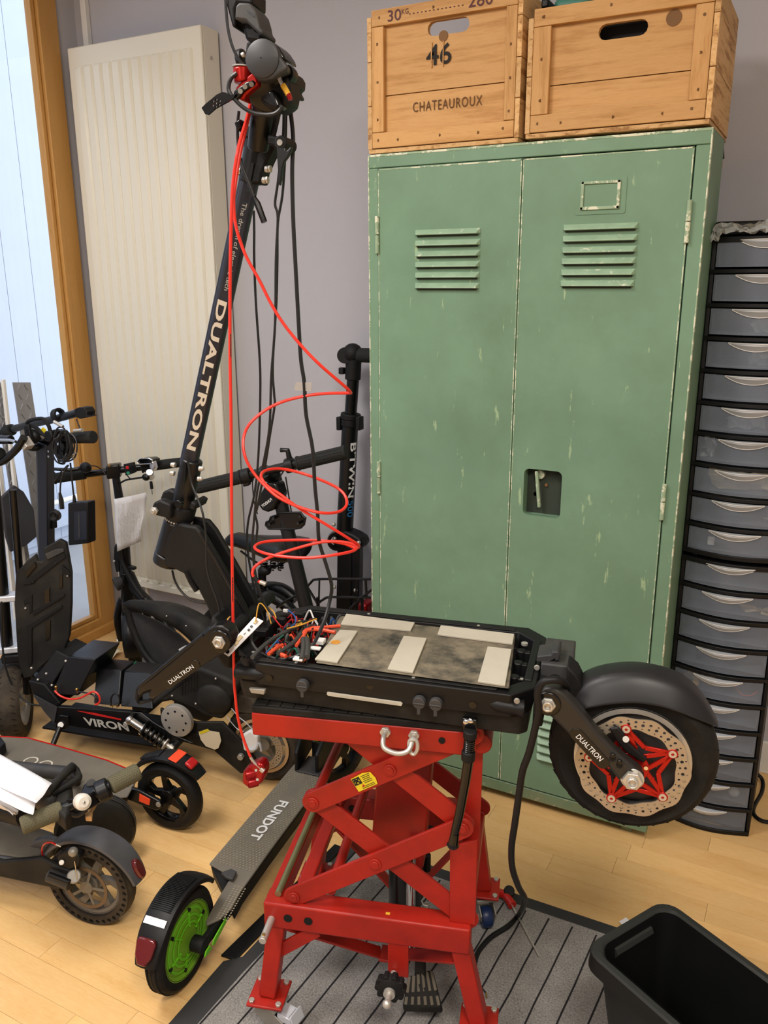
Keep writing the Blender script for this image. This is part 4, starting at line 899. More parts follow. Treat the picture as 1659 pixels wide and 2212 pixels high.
for q, m_ in (([(620, 1358), (650, 1350), (670, 1342), (684, 1337)], 'wire_yellow'), ([(617, 1357), (640, 1345), (664, 1341), (682, 1335)], 'wire_black'), ([(556, 1330), (575, 1312), (590, 1320), (596, 1335)], 'wire_yellow'), ([(585, 1325), (600, 1345), (606, 1352)], 'wire_red'), ([(622, 1318), (636, 1330), (638, 1345), (628, 1354)], 'wire_blue'), ([(575, 1410), (592, 1392), (604, 1378)], 'wire_blue'), ([(580, 1405), (597, 1385), (612, 1372)], 'wire_green')): cable([pz(x, y, tz1+.022) for x, y in q], .0014, m_, sco, 'wire')
for x, y, m_, sz in ((617, 1319, 'white_plastic', (.010, .006, .006)), (580, 1327, 'white_plastic', (.008, .006, .008)), (608, 1340, 'black_plastic', (.016, .012, .010)), (645, 1328, 'black_plastic', (.02, .01, .008)), (645, 1423, 'white_plastic', (.018, .012, .004)), (690, 1385, 'white_plastic', (.02, .016, .008)), (680, 1400, 'white_plastic', (.022, .010, .004)), (566, 1366, 'black_plastic', (.022, .016, .012))): part('connector', M().box(pz(x, y, tz1+.012), sz, (DK.d, dn, Z3)), m_, sco, bevel=.001)
# ---- neck casting
NF = .10
nk = PT([(424, 1138), (442, 1160), (484, 1232), (526, 1308), (540, 1345), (530, 1362), (505, 1392), (485, 1388), (462, 1350), (448, 1315), (428, 1275), (405, 1245), (380, 1232), (352, 1222), (360, 1160), (380, 1130)], NF)
neck = part('neck_frame', M().prism(nk, dn*.016), 'black_matte', sco, bevel=.005)
part('neck_frame', M().prism([p+dn*.046 for p in nk], dn*.012), 'black_matte', sco, bevel=.004)
part('neck_web', M().prism(PT([(380, 1140), (425, 1145), (470, 1230), (530, 1330), (520, 1350), (440, 1260), (370, 1215)], NF+.016), dn*.030), 'black_gloss', sco)
part('neck_slot', M().tube([P(403, 1236, NF-.001), P(412, 1256, NF-.001), P(425, 1277, NF-.001)], .005, 8), 'black_gloss', sco)
part('neck_rib', M().tube(PT([(432, 1150), (470, 1215), (520, 1305), (548, 1350)], NF), .004, 8, 4), 'black_satin', sco)
hA, hB = P(364, 1206, .13), P(384, 1128, .13); hd = (hB-hA).normalized()
part('head_tube', M().cyl(hA-hd*.010, hA+hd*.012, .0285, seg=40).cyl(hA+hd*.013, hB+hd*.004, .0280, .0262, seg=40), 'black_satin', sco, bevel=.003)
part('bearing_ring', M().cyl(hB+hd*.004, hB+hd*.010, .0255, seg=40), 'black_plastic', sco)
br = M()
xx, yy = perp(hd)
for i in range(30): a = 2*math.pi*i/30; br.sphere(hB+hd*.007+(xx*math.cos(a)+yy*math.sin(a))*.0258, .0022, seg=6, rings=4)
part('bearing_balls', br, 'steel', sco, kind='stuff')
cl0, cl1 = hB+hd*.010, hB+hd*.042
clp = part('stem_clamp', M().lathe([(.018, .010), (.0268, .010), (.0278, .014), (.0278, .034), (.0262, .038), (.018, .038)], hB, hd, 44, closed=True), 'black_matte', sco, bevel=.002)
ear = PT([(368, 1090), (345, 1080), (331, 1086), (326, 1100), (330, 1113), (343, 1116), (368, 1122)], .088)
part('clamp_ear', M().prism(ear, dn*.022), 'black_matte', clp, bevel=.004); part('clamp_ear', M().prism([p+dn*.034+Z3*.012 for p in ear], dn*.018), 'black_matte', clp, bevel=.004)
c = P(335, 1103, .088); part('clamp_bolt', M().nut(c-dn*.006, dn, .008, .006).cyl(c-dn*.010, c-dn*.004, .0045), 'steel', clp, bevel=.001)
part('clamp_tail', M().prism(PT([(412, 1083), (424, 1090), (418, 1104), (408, 1098)], .10), dn*.05), 'black_matte', clp, bevel=.003)
# ---- stem
s0, s1 = P(392, 1104, .13), P(415, 992, .13)
part('stem_sleeve', M().cyl(s0, s1, .0205, .0198, 36), 'black_satin', sco, bevel=.003)
c = P(386, 1089, .098); part('sleeve_bolt', M().cyl(c-dn*.0035, c+dn*.006, .0078, seg=20), 'black_gloss', sco, bevel=.001)
part('sleeve_slot', M().beam(P(401, 1000, .1025), P(397, 1043, .1025), .006, .005, dn), 'black_gloss', sco)
for x, y in ((376, 1004), (374, 1022), (433, 1012), (430, 1034)): part('bolt', M().cyl(P(x-3, y, .12), P(x+3, y+1, .12), .0048, seg=12).sphere(P(x+(4 if x > 400 else -4), y, .12), .0042, seg=8, rings=5), 'steel', sco, bevel=.001)
t0, t1 = P(408, 1000, .13), P(542, 372, .13); td = (t1-t0).normalized(); tx = td.cross(dn).normalized(); tx = tx if tx.dot(DK.d) > 0 else -tx
FT = math.radians(66); FD_ = (tx*math.cos(FT)-dn*math.sin(FT))
def tring(c, r=.0168):
    out = []
    for i in range(72):
        a = 2*math.pi*i/72; d = tx*math.cos(a)-dn*math.sin(a); q = r*(1-.12*math.exp(-((a-math.radians(128))/.09)**2))
        w_ = d*q; ex = w_.dot(FD_)-.0145
        if ex > 0: w_ = w_-FD_*ex
        out.append(c+w_)
    return out
part('stem_tube', M().loft([tring(t0), tring(t1)]), 'navy_black', sco, ang=60)
ny = dn*-1
tc = lambda f: t0.lerp(t1, f)
TL = (t1-t0).length
X_, Y_ = -td, tx     # letters read downward, tops to the right
th = math.radians(62); outd = (tx*math.cos(th)-dn*math.sin(th)); latd = tx*math.sin(th)+dn*math.cos(th)
def stem_text(s, fa, fb, h, m_, off=0., lat=0., **k):
    Y2 = (td.cross(FD_)); Y2 = Y2 if Y2.dot(tx) > 0 else -Y2
    return text(s, tc(fa)+FD_*.0146+Y2*(lat-h/2), td*-1, Y2, h, (fa-fb)*TL, m_, sco, off=off, **k)
fr_ = lambda y: (y-1000)/(372-1000)
stem_text('DUALTRON', fr_(628), fr_(962), .0165, 'print_cream', off=.03, spacing=1.02, skew=.1, lat=-.0012)
stem_text('The dream of electric tech', fr_(431), fr_(607), .0075, 'print_grey', lat=.0012)
# upper clamp and hinge
def ptube(name, a, b, r0, r1, m_, seg=32, bevel=.003, sc2=None): return part(name, M().cyl(a, b, r0, r1, seg), m_, sco, bevel=bevel)
ptube('upper_sleeve', P(539, 396, .13), P(556, 300, .13), .0188, .0200, 'black_satin')
part('upper_sleeve_block', M().prism(PT([(521, 270), (590, 290), (590, 322), (578, 345), (566, 372), (562, 398), (530, 394)], .115), dn*.035), 'black_matte', sco, bevel=.004)
part('sleeve_slot', M().beam(P(547, 352, .103), P(535, 415, .103), .006, .005, dn), 'black_gloss', sco)
for x, y in ((577, 365), (571, 389), (513, 348), (512, 370)): part('bolt', M().cyl(P(x-4, y, .12), P(x+4, y+1, .12), .0055, seg=12).nut(P(x+4, y, .12), DK.d, .006, .004), 'steel', sco, bevel=.001)
ptube('upper_tube', P(557, 322, .10), P(574, 185, .06), .0168, .0185, 'black_satin', 40)
part('hinge_block', M().prism(PT([(524, 268), (545, 275), (540, 300), (521, 296)], .11), dn*.04), 'black_matte', sco, bevel=.004)
part('lever_arm', M().prism(PT([(576, 290), (610, 296), (612, 318), (600, 320), (576, 312)], .07), dn*.05), 'black_matte', sco, bevel=.004)
c = P(605, 308, .06); part('lever_pivot', M().cyl(c, c+dn*.045, .0105, seg=22), 'black_matte', sco, bevel=.002); part('pivot_bolt', M().cyl(c-dn*.002, c, .0045), 'steel_dull', sco)
part('quick_release_lever', M().prism(PT([(597, 318), (615, 318), (616, 324), (620, 325), (626, 318), (629, 316), (629, 324), (622, 338), (613, 350), (609, 365), (607, 385), (604, 401), (600, 396), (600, 372), (598, 340)], .06), dn*.008), 'black_satin', sco, bevel=.002)
part('rear_strut', M().beam(P(600, 222, .10), P(584, 292, .10), .008, .018, dn), 'dark_grey', sco, bevel=.003)
# ---- handlebar cluster
ga, gb = P(568, 124, -.03), P(590, 150, .20)
part('handlebar', M().cyl(P(572, 130, -.02), P(600, 152, .34), .014, seg=24), 'black_satin', sco)
out = [(538, 125), (539, 108), (547, 98), (560, 93), (575, 93), (588, 98), (598, 110), (611, 128), (624, 144), (620, 153), (606, 160), (590, 172), (570, 176), (556, 172), (545, 158)]
part('throttle_housing', M().loft([PT([(578+(x-578)*.97, 134+(y-134)*.97) for x, y in out], -.032), PT(out, -.025), PT([(x+8, y+12) for x, y in out], .05)]), 'dark_grey', sco, bevel=.004, seg=3)
gc = P(566, 126, -.034); part('grip_end_cap', M().lathe([(.001, .004), (.020, .003), (.0245, 0), (.025, -.01), (.001, -.01)], gc, -dn, 36), 'dark_grey', sco)
part('cap_hole', M().cyl(gc-dn*.0042, gc-dn*.003, .0012, seg=8), 'black_gloss', sco)
part('handlebar_mount', M().prism(PT([(551, 165), (620, 160), (626, 190), (620, 225), (598, 238), (580, 235), (556, 215)], .02), dn*.05), 'black_plastic', sco, bevel=.006)
part('stem_head', M().cyl(P(578, 200, .02), P(578, 150, .09), .030, .028, 32), 'black_satin', sco, bevel=.003)
part('display_cover', M().prism(PT([(577, 92), (590, 90), (602, 102), (612, 118), (616, 130), (605, 128), (590, 108)], .05), dn*.05), 'black_gloss', sco, bevel=.003)
part('rear_mount', M().prism(PT([(612, 150), (628, 152), (635, 165), (634, 182), (626, 188), (632, 200), (632, 205), (622, 205), (610, 180)], .04), dn*.05), 'black_plastic', sco, bevel=.003)
part('rear_mount_ring', M().lathe([(.008, -.008), (.012, -.010), (.013, 0), (.012, .010), (.008, .008)], P(622, 162, .035), dn, 24, closed=True), 'black_satin', sco)
sw = part('switch_pod', M().prism(PT([(576, 200), (590, 193), (603, 225), (604, 230), (594, 232)], .0), dn*.03), 'black_gloss', sco, bevel=.003)
cable(PT([(603, 168), (606, 176), (612, 186)], .0), .0028, 'tin_white', sco, 'bare_lead'); cable(PT([(611, 183), (618, 195), (623, 204)], .0), .0042, 'connector_yellow', sco, 'orange_tape'); cable(PT([(623, 202), (626, 212), (627, 216)], .0), .0036, 'caliper_red', sco, 'red_tape')
# phone / display arm above
part('display_arm', M().prism(PT([(527, 138), (532, 90), (562, 88), (566, 95), (545, 100), (540, 135)], .03), dn*.03), 'black_matte', sco, bevel=.003)
part('display_bracket', M().prism(PT([(520, 45), (548, 42), (555, 62), (570, 68), (562, 92), (530, 88), (523, 60)], .01), dn*.04), 'black_plastic', sco, bevel=.005)
part('display_bracket', M().prism(PT([(506, 42), (508, 12), (516, 4), (540, 6), (552, 22), (558, 42), (561, 60), (569, 66), (564, 78), (545, 60), (530, 45), (512, 42)], -.01), dn*.05), 'dark_grey', sco, bevel=.006)
part('display_slot', M().prism(PT([(533, 21), (550, 29), (552, 37), (546, 36), (535, 27)], -.0105), dn*.001), 'black_gloss', sco)
part('display_body', M().prism(PT([(489, 12), (490, -20), (545, -26), (545, 10), (512, 6), (506, 20), (510, 55), (502, 60), (497, 42)], .0), dn*.05), 'black_plastic', sco, bevel=.004)
cable(PT([(487, -5), (488, 20), (492, 60), (500, 95), (512, 122), (526, 140)], -.0), .0022, 'wire_black', sco)
# brake lever and red master cylinder
mc = part('master_cylinder', M().cyl(P(524, 146, .01), P(527, 180, .01), .0145, seg=28).prism(PT([(507, 190), (530, 166), (546, 155), (556, 170), (558, 182), (545, 192), (530, 205), (524, 218), (512, 212)], .0), dn*.03), 'anodised_red', sco, bevel=.003)
part('master_cap', M().cyl(P(524, 143, .01), P(524, 146, .01), .0148, seg=28), 'steel_dull', sco)
part('lever_bracket', M().prism(PT([(505, 196), (530, 177), (547, 172), (549, 182), (528, 195), (510, 216), (502, 210)], -.006), dn*.008), 'black_gloss', sco, bevel=.002)
for x, y in ((529, 187), (543, 182), (519, 197)): part('bolt', M().cyl(P(x, y, -.008), P(x, y, -.004), .0035, seg=12), 'steel_dull', sco)
lo = [(438, 234), (446, 226), (470, 206), (482, 200), (491, 201), (497, 207), (512, 204), (506, 214), (494, 221), (468, 235), (452, 249), (446, 248)]
lvm = M(); o0 = P(466, 224, -.006); ex_, ez_ = DK.d, Z3
tt = lambda x, y: ((P(x, y, -.006)-o0).dot(ex_), (P(x, y, -.006)-o0).dot(ez_))
lvm.plate([tt(*q) for q in lo], [circ(*tt(x, y), .0018, 8) for x, y in ((463, 220), (470, 216), (477, 219), (469, 224), (462, 229), (469, 232), (476, 227))], .004, o0, ex_, ez_)
part('brake_lever', lvm, 'black_gloss', sco, bevel=.0)
cable(PT([(512, 158), (500, 168), (494, 185), (497, 202), (520, 228), (545, 243), (570, 248), (592, 246), (606, 236), (608, 228)], -.004), .0030, 'wire_black', sco)
part('small_clip', M().prism(PT([(505, 265), (518, 256), (520, 275), (512, 284)], .05), dn*.02), 'black_gloss', sco, bevel=.002)
part('far_clamp', M().cyl(P(515, 132, .12), P(530, 128, .12), .016), 'black_plastic', sco, bevel=.003); part('far_clamp_bolt', M().cyl(P(518, 121, .11), P(528, 118, .11), .004), 'steel', sco)
# cables with plug
cable(PT([(516, 240), (513, 270), (514, 310), (520, 350), (535, 390), (548, 425)], .06), .0024, 'wire_black', sco)
part('cable_plug', M().tube(PT([(548, 425), (556, 440), (571, 480)], .06), [.0035, .0055, .0052], 8), 'black_gloss', sco, bevel=.0)
cable(PT([(548, 455), (549, 500), (549, 560), (553, 660), (561, 779), (562, 858), (558, 985), (550, 1064), (536, 1127), (534, 1175), (541, 1230), (556, 1300), (572, 1345)], .16), .0022, 'wire_black', sco)
cable(PT([(613, 235), (611, 300), (600, 395), (594, 440), (600, 470), (596, 560), (594, 700), (586, 811), (582, 922), (569, 1000), (556, 1060), (549, 1120), (545, 1180), (552, 1240), (570, 1300), (590, 1330)], .10), .0022, 'wire_black', sco)
cable(PT([(618, 240), (616, 330), (610, 420), (600, 482), (599, 560), (597, 650), (589, 790), (592, 850), (593, 877), (583, 940), (572, 1010), (556, 1095), (551, 1110), (556, 1140), (549, 1200), (552, 1250), (562, 1290)], .12), .0022, 'wire_black', sco)
cable(PT([(624, 215), (628, 245), (633, 300), (631, 370), (633, 470), (638, 570), (645, 700), (650, 779), (657, 826), (661, 896), (675, 969), (680, 1048), (686, 1111), (689, 1168), (702, 1212), (716, 1263), (712, 1300), (697, 1350, .08), (673, 1396, .06), (640, 1418, .04), (600, 1424, .035), (560, 1408, .035), (543, 1385, .04), (545, 1365, .06)], .11), .0034, 'wire_black', sco)
a = PT([(638, 826), (674, 826), (672, 846), (636, 843)], .108); part('tape_tag', M().prism(a, dn*.001), 'tape_clear', sco)
cable(PT([(403, 985, .10), (408, 1010, .10), (414, 1045, .10), (428, 1080, .09), (438, 1110, .08), (445, 1160, .08), (446, 1220, .08), (455, 1260, .08), (470, 1300, .08), (478, 1340, .08)], .08), .0020, 'wire_black', sco)
cable(PT([(372, 1232), (378, 1255), (392, 1278), (415, 1297), (446, 1304), (470, 1310)], .13), .0022, 'wire_black', sco)
# red brake hoses
cable(PT([(543, 215, .06), (532, 260, .05), (515, 320), (503, 400), (499, 500), (497, 620), (497, 770), (499, 900), (500, 1040), (501, 1180), (503, 1310), (504, 1385), (506, 1470), (508, 1500), (513, 1545), (524, 1590), (537, 1625), (546, 1645)], .02), .0026, 'hose_red', sco, 'brake_hose', 5, 8)
for ya, yb in ((722, 772), (1248, 1300)):
    bm_ = M(); rr = random.Random(ya); y = ya
    while y < yb: h = rr.uniform(2, 6); bm_.beam(P(498+(y-700)*.0075, y, .0165), P(498+(y-700)*.0075, min(yb, y+h), .0165), .0004, .0018, dn); y += h+1.5
    part('hose_print', bm_, 'print_black', sco)
H = [(546, 215, .07), (535, 262, .06), (519, 330, .05), (508, 400), (505, 440), (510, 490), (530, 550), (560, 605), (585, 655), (613, 700), (651, 747), (692, 789), (743, 833, .06), (757, 847, .08), (751, 849, .10), (705, 850, .11), (661, 855, .11), (610, 868, .10), (572, 887, .08), (540, 915, .06), (526, 947, .04), (529, 985, .03), (547, 1020, .03), (575, 1052, .03), (604, 1076, .03), (648, 1096, .04), (696, 1108, .05), (733, 1105, .08), (749, 1089, .11), (743, 1067, .13), (718, 1048, .14), (664, 1026, .14), (610, 1013, .12), (575, 1016, .09), (564, 1029, .06), (578, 1050, .045), (604, 1067, .04), (648, 1099, .045), (711, 1137, .06), (756, 1165, .08), (775, 1178, .10), (768, 1184, .12), (737, 1173, .12), (680, 1167, .12), (616, 1167, .11), (569, 1171, .09), (550, 1181, .06), (563, 1192, .04), (601, 1201, .03), (664, 1205, .03), (727, 1198, .04), (765, 1189, .07), (768, 1179, .09), (743, 1171, .10), (696, 1171, .10), (642, 1184, .09), (585, 1203, .07), (553, 1222, .06), (545, 1238, .05), (551, 1250, .05)]
cable(PT(H, .04), .0026, 'hose_red', sco, 'brake_hose', 5, 8)
part('hose_end', M().tube(PT([(548, 1246), (556, 1256)], .05), .0045, 10), 'black_matte', sco); part('hose_end', M().tube(PT([(556, 1254), (563, 1258)], .05), .0028, 8), 'hose_red', sco)
part('hose_fitting', M().cyl(P(562, 1257, .05), P(572, 1261, .05), .0040).cyl(P(572, 1261, .05), P(574, 1262, .05), .0044), 'steel', sco)
cal = part('brake_caliper', M().prism(PT([(524, 1668), (536, 1656), (556, 1648), (568, 1652), (572, 1668), (566, 1690), (552, 1702), (534, 1702), (522, 1692)], .012), dn*.026), 'caliper_red', sco, bevel=.004)
for x, y in ((531, 1674), (536, 1692)):
    cd = (-DK.d*.75-dn*.6).normalized(); c = P(x, y, .008); part('piston_cup', M().lathe([(.0062, 0), (.0092, 0), (.0098, -.004), (.0094, -.018), (.0062, -.018)], c, cd, 24, closed=True), 'caliper_red', cal); part('piston_hole', M().cyl(c-cd*.006, c-cd*.003, .0063), 'black_gloss', cal)
for x, y in ((553, 1664), (556, 1684)): part('bolt', M().cyl(P(x, y, .010), P(x, y, .014), .0026, seg=10), 'steel_dull', cal)
part('bleed_fitting', M().tube(PT([(541, 1636), (550, 1648), (566, 1662)], .014), .0024, 8).cyl(P(563, 1660, .014), P(570, 1666, .014), .005), 'steel', cal)
# ---- front swing arm (no wheel)
def swing(outl, n0, thick, m_='black_satin', name='swing_arm'): return part(name, M().prism(PT(outl, n0), dn*thick), m_, sco, bevel=.006, seg=3)
FA = [(447, 1362), (462, 1353), (480, 1352), (495, 1362), (501, 1380), (496, 1398), (483, 1412), (450, 1432), (400, 1465), (345, 1500), (328, 1512), (318, 1505), (322, 1493), (308, 1496), (300, 1505), (295, 1497), (300, 1482), (330, 1462), (380, 1420), (415, 1390)]
fa = swing(FA, -.022, .030)
swing([(x+2, y-6) for x, y in FA], .20, .022)
part('dropout', M().prism(PT([(292, 1490), (300, 1478), (312, 1470), (318, 1486), (322, 1496), (305, 1502), (298, 1515), (310, 1516), (330, 1508), (328, 1516), (300, 1524), (290, 1512)], -.012), dn*.012), 'black_matte', fa, bevel=.002)
c = P(476, 1385, -.022); part('pivot_boss', M().cyl(c-dn*.004, c+dn*.02, .021, seg=32), 'black_gloss', fa, bevel=.002); part('pivot_bolt', M().nut(c-dn*.008, dn, .0125, .006).lathe([(.005, -.012), (.008, -.012), (.0085, -.006), (.004, -.005)], c, dn, 20, closed=True), 'steel', fa, bevel=.001)
part('recess', M().prism(capsule(P(362, 1477, -.022), P(422, 1436, -.022), .0095, dn), -dn*.0012), 'black_gloss', fa, bevel=.0006)
ta, tb = P(368, 1477, -.0236), P(420, 1441, -.0236); X2 = (tb-ta); text('DUALTRON', ta-Z3*.0012, X2, X2.cross(dn), .0075, X2.length, 'print_white', fa, off=.01)
part('arm_rib', M().tube(PT([(440, 1372), (400, 1402), (350, 1443), (302, 1482)], -.020), .0035, 8, 3), 'black_satin', fa)
part('pivot_axle', M().cyl(P(476, 1385, .0), P(476, 1385, .0)+dn*.22, .012), 'black_matte', sco)
part('hinge_yoke', M().prism(PT([(455, 1330), (505, 1395), (500, 1450), (478, 1440), (455, 1400), (448, 1360)], .05), dn*.12), 'black_matte', sco, bevel=.008)
# ---- rear hinge, arms, wheel, fender
part('rear_block', M().fbox(DK, (.532, .09, .775), (.585, .20, .822)), 'dark_grey', sco, bevel=.003)
part('rear_hook', M().prism(PT([(1158, 1430), (1160, 1418), (1190, 1415), (1193, 1408), (1205, 1408), (1209, 1414), (1208, 1426), (1200, 1430), (1198, 1424), (1185, 1432)], .10), dn*.05), 'dark_grey', sco, bevel=.003)
for x, y, n in ((1160, 1441, .09), (1157, 1466, .088), (1117, 1513, -.008)): part('bolt', M().cyl(P(x, y, n), P(x, y, n)-dn*.004, .005, seg=12), 'steel_dull', sco, bevel=.001)
part('rear_plate', M().fbox(DK, (.530, -.004, .755), (.546, .25, .80)), 'black_matte', sco, bevel=.003)
part('pivot_axle', M().cyl(DK.w(.557, .0, .792), DK.w(.557, .20, .792), .013), 'black_matte', sco)
RA = [(1163, 1497), (1178, 1487), (1200, 1487), (1217, 1498), (1245, 1525), (1290, 1582), (1330, 1625), (1372, 1660), (1387, 1672), (1392, 1685), (1385, 1700), (1368, 1708), (1345, 1698), (1310, 1655), (1280, 1640), (1240, 1600), (1200, 1560), (1172, 1535), (1162, 1515)]
NR = -.036
ra = swing(RA, NR, .026, 'dark_arm')
swing([(x, y-2) for x, y in RA], .105, .024)
c = P(1184, 1520, NR); part('pivot_boss', M().cyl(c-dn*.003, c+dn*.02, .020, seg=32), 'black_gloss', ra, bevel=.002); part('pivot_bolt', M().nut(c-dn*.007, dn, .0125, .007).lathe([(.005, -.013), (.0085, -.013), (.009, -.006), (.004, -.005)], c, dn, 20, closed=True), 'steel', ra, bevel=.001)
ax_ = P(1366, 1690, NR-.008)
part('axle_nut', M().nut(ax_, dn, .0155, .010).lathe([(.006, -.006), (.0085, -.006), (.009, .0), (.004, .001)], ax_, dn, 20, closed=True).cyl(ax_+dn*.008, ax_+dn*.010, .018), 'steel', ra, bevel=.001)
for x, y in ((1324, 1630), (1339, 1644)): cc = P(x, y, NR); part('bolt', M().cyl(cc-dn*.005, cc, .004, seg=12), 'black_gloss', ra, bevel=.001); cc = P(x-1, y+9, NR); part('boss', M().cyl(cc-dn*.001, cc, .005, seg=14), 'black_matte', ra)
part('recess', M().prism(capsule(P(1246, 1586, NR), P(1302, 1647, NR), .0105, dn), -dn*.0012), 'black_gloss', ra, bevel=.0006)
ta, tb = P(1244, 1591, NR-.0016), P(1296, 1644, NR-.0016); X2 = (tb-ta); text('DUALTRON', ta-X2.normalized().cross(dn)*.001, X2, X2.normalized().cross(dn), .0088, X2.length, 'print_white', ra, off=.01)
axle = DK.w((ax_-DK.o).dot(DK.d), 0, ax_.z)
wcn = axle+dn*.053; wax = -dn
rw_ = wheel(sco, 'rear_wheel', wcn, wax, .134, .078, .088, 'disc', 'dark_grey', 'rubber', hub=.05)
part('rim_lip', M().lathe([(.083, .030), (.090, .031), (.091, .034), (.083, .0345)], wcn, wax, 56, closed=True), 'steel', rw_)
part('tire_scuffs', M(), 'print_grey', rw_) if 0 else None
rc_ = axle+dn*.000
bd = disc(rw_, rc_, -dn, .0865, .066, wavy=.0022)
spd = M(); x_, y_ = perp(-dn)
for i in range(5):
    a = 2*math.pi*i/5+.52; d = x_*math.cos(a)+y_*math.sin(a); e = x_*-math.sin(a)+y_*math.cos(a); c0_, c1_ = rc_+d*.020, rc_+d*.067
    for s in (-1, 1): spd.beam(c0_+e*(s*.011), c1_+e*(s*.0018), .0075, .004, e); spd.beam(c0_+e*(s*.011)+d*.013, c0_+e*(s*.010)+d*.015, .006, .004, d); spd.beam(c1_, rc_+(x_*math.cos(a+s*.63)+y_*math.sin(a+s*.63))*.040, .0075, .004, e)
    spd.cyl(c1_+dn*.0025, c1_-dn*.0025, .0085, seg=18)
spd.lathe([(.013, -.003), (.026, -.003), (.026, .003), (.013, .003)], rc_, dn, 32, closed=True)
part('disc_spider', spd, 'anodised_red', bd, bevel=.0008)
for i in range(5): a = 2*math.pi*i/5+.52; d = x_*math.cos(a)+y_*math.sin(a); part('rivet', M().lathe([(.0025, -.004), (.006, -.004), (.0065, .001), (.0025, .001)], rc_+d*.067, dn, 16, closed=True), 'steel', bd)
for i in range(6): a = 2*math.pi*i/6+.2; d = x_*math.cos(a)+y_*math.sin(a); part('disc_bolt', M().cyl(rc_+d*.021-dn*.006, rc_+d*.021, .0034, seg=10), 'chrome', bd)
part('caliper', M().prism(PT([(1315, 1575), (1335, 1570), (1348, 1585), (1352, 1600), (1375, 1620), (1400, 1640), (1390, 1650), (1350, 1625), (1330, 1600)], -.009), dn*.006), 'black_plastic', sco, bevel=.003)
part('caliper_bolt', M().cyl(P(1352, 1597, -.011), P(1352, 1597, -.008), .005, seg=14), 'steel', sco)
# mudguard swept along its crown, pixel-measured on the wheel's middle plane
crown = PT([(1238, 1502), (1250, 1472), (1275, 1455), (1315, 1444), (1370, 1440), (1430, 1450), (1480, 1470), (1515, 1500), (1538, 1535), (1553, 1567)], .052)
low = PT([(1246, 1542), (1262, 1535), (1290, 1529), (1325, 1524), (1375, 1522), (1425, 1529), (1465, 1541), (1500, 1554, .013), (1530, 1565, .023), (1550, 1571, .038)], .008)
cr_, lo_ = catmull(crown, 4), catmull(low, 4); rings = []
for a, b in zip(cr_, lo_):
    FW = 2*(.058-(b-DK.o).dot(dn)); b2 = b+dn*FW; k_ = FW/.1; h = a-b; h = Vector((0, 0, h.z)) if 0 else h
    m1 = b.lerp(a, .55)+(a-b).cross(DK.d).normalized()*0
    b0 = Vector(b); side = b+(a-b)*.60-dn*.012*k_; top = a-dn*.018*k_; top2 = a+dn*.020*k_; 
    rings.append([b0, side, top, top2, side+dn*(FW*.90), b2, b2-dn*.003, side+dn*(FW*.9-.003)-Z3*.003, top2-Z3*.004, top-Z3*.004, side+dn*.003-Z3*.003, b0+dn*.003])
fd = part('rear_fender', M().loft(rings), 'scooter_black_fender', sco, ang=55)
b = fd.modifiers.new('smooth', 'SUBSURF'); b.levels = 1; b.render_levels = 2
part('fender_bracket', M().prism(PT([(1225, 1440), (1246, 1458), (1262, 1490), (1250, 1540), (1232, 1530), (1222, 1480)], .03), dn*.05), 'black_matte', sco, bevel=.004)
# motor cable down to the mat
mc_pts = [(1222, 1500, .02), (1225, 1483, .0), (1212, 1471, -.04), (1190, 1469, -.05), (1170, 1476, -.052), (1161, 1500, -.052), (1164, 1530, -.05), (1157, 1568, -.045), (1143, 1625, -.04), (1129, 1665, -.035), (1122, 1710, -.03), (1112, 1780, -.02), (1105, 1830, -.005), (1107, 1875, .03), (1120, 1915, .09), (1134, 1945, .16)]
fl_pts = [(1121, 1975, .03), (1098, 2000, .016), (1060, 2025, .014), (1034, 2055, .014), (1025, 2085, .014), (1029, 2112, .014)]
cable(PT(mc_pts)+[pz(*q) for q in fl_pts], .0058, 'black_plastic', sco, 'motor_cable', 6, 10)
for k, (x, y, m_) in enumerate(((1038, 2150, 'wire_blue'), (1044, 2156, 'wire_green'), (1050, 2145, 'wire_black'), (1036, 2165, 'wire_black'))):
    cable([pz(1029, 2110, .014), pz(1032+k, 2125, .013), pz(x, y, .012)], .0016, m_, sco, 'motor_lead'); cable([pz(x, y, .012), pz(x+1-k % 2*3, y+10, .012)], .0018, 'brass', sco, 'bullet_plug')
# kickstand hanging from the deck
part('stand_bracket', M().prism(PT([(998, 1552), (1030, 1556), (1029, 1583), (1000, 1580)], -.006), dn*.012), 'black_gloss', sco, bevel=.002)
for x, y in ((1006, 1560), (1016, 1558)): part('bolt', M().sphere(P(x, y, -.007), .0055, (1, .6, 1)), 'chrome', sco)
ks = part('kickstand', M().tube(PT([(1013, 1638), (1005, 1690), (992, 1760), (981, 1805)], -.012), [.0085, .0082, .0078, .0072], 10), 'black_gloss', sco)
part('stand_foot', M().lathe([(.001, -.002), (.009, -.001), (.011, .003), (.008, .009), (.0072, .012)], P(978, 1828, -.012), P(984, 1795, -.012)-P(978, 1828, -.012), 20), 'black_gloss', ks)
part('stand_foot', M().cyl(P(983, 1800, -.012), P(979, 1822, -.012), .0075, .009), 'black_gloss', ks)
part('stand_hinge', M().cyl(P(1016, 1578, -.012), P(1015, 1594, -.012), .0115), 'black_matte', ks, bevel=.002); part('stand_socket', M().cyl(P(1012, 1622, -.012), P(1011, 1642, -.012), .0115), 'black_matte', ks, bevel=.002)
spn = []
for i in range(64): t = i/63; c = P(1015, 1592, -.012).lerp(P(1012, 1626, -.012), t); a = i*.785; spn.append(c+DK.d*(.0085*math.cos(a))+dn*(.0085*math.sin(a)))
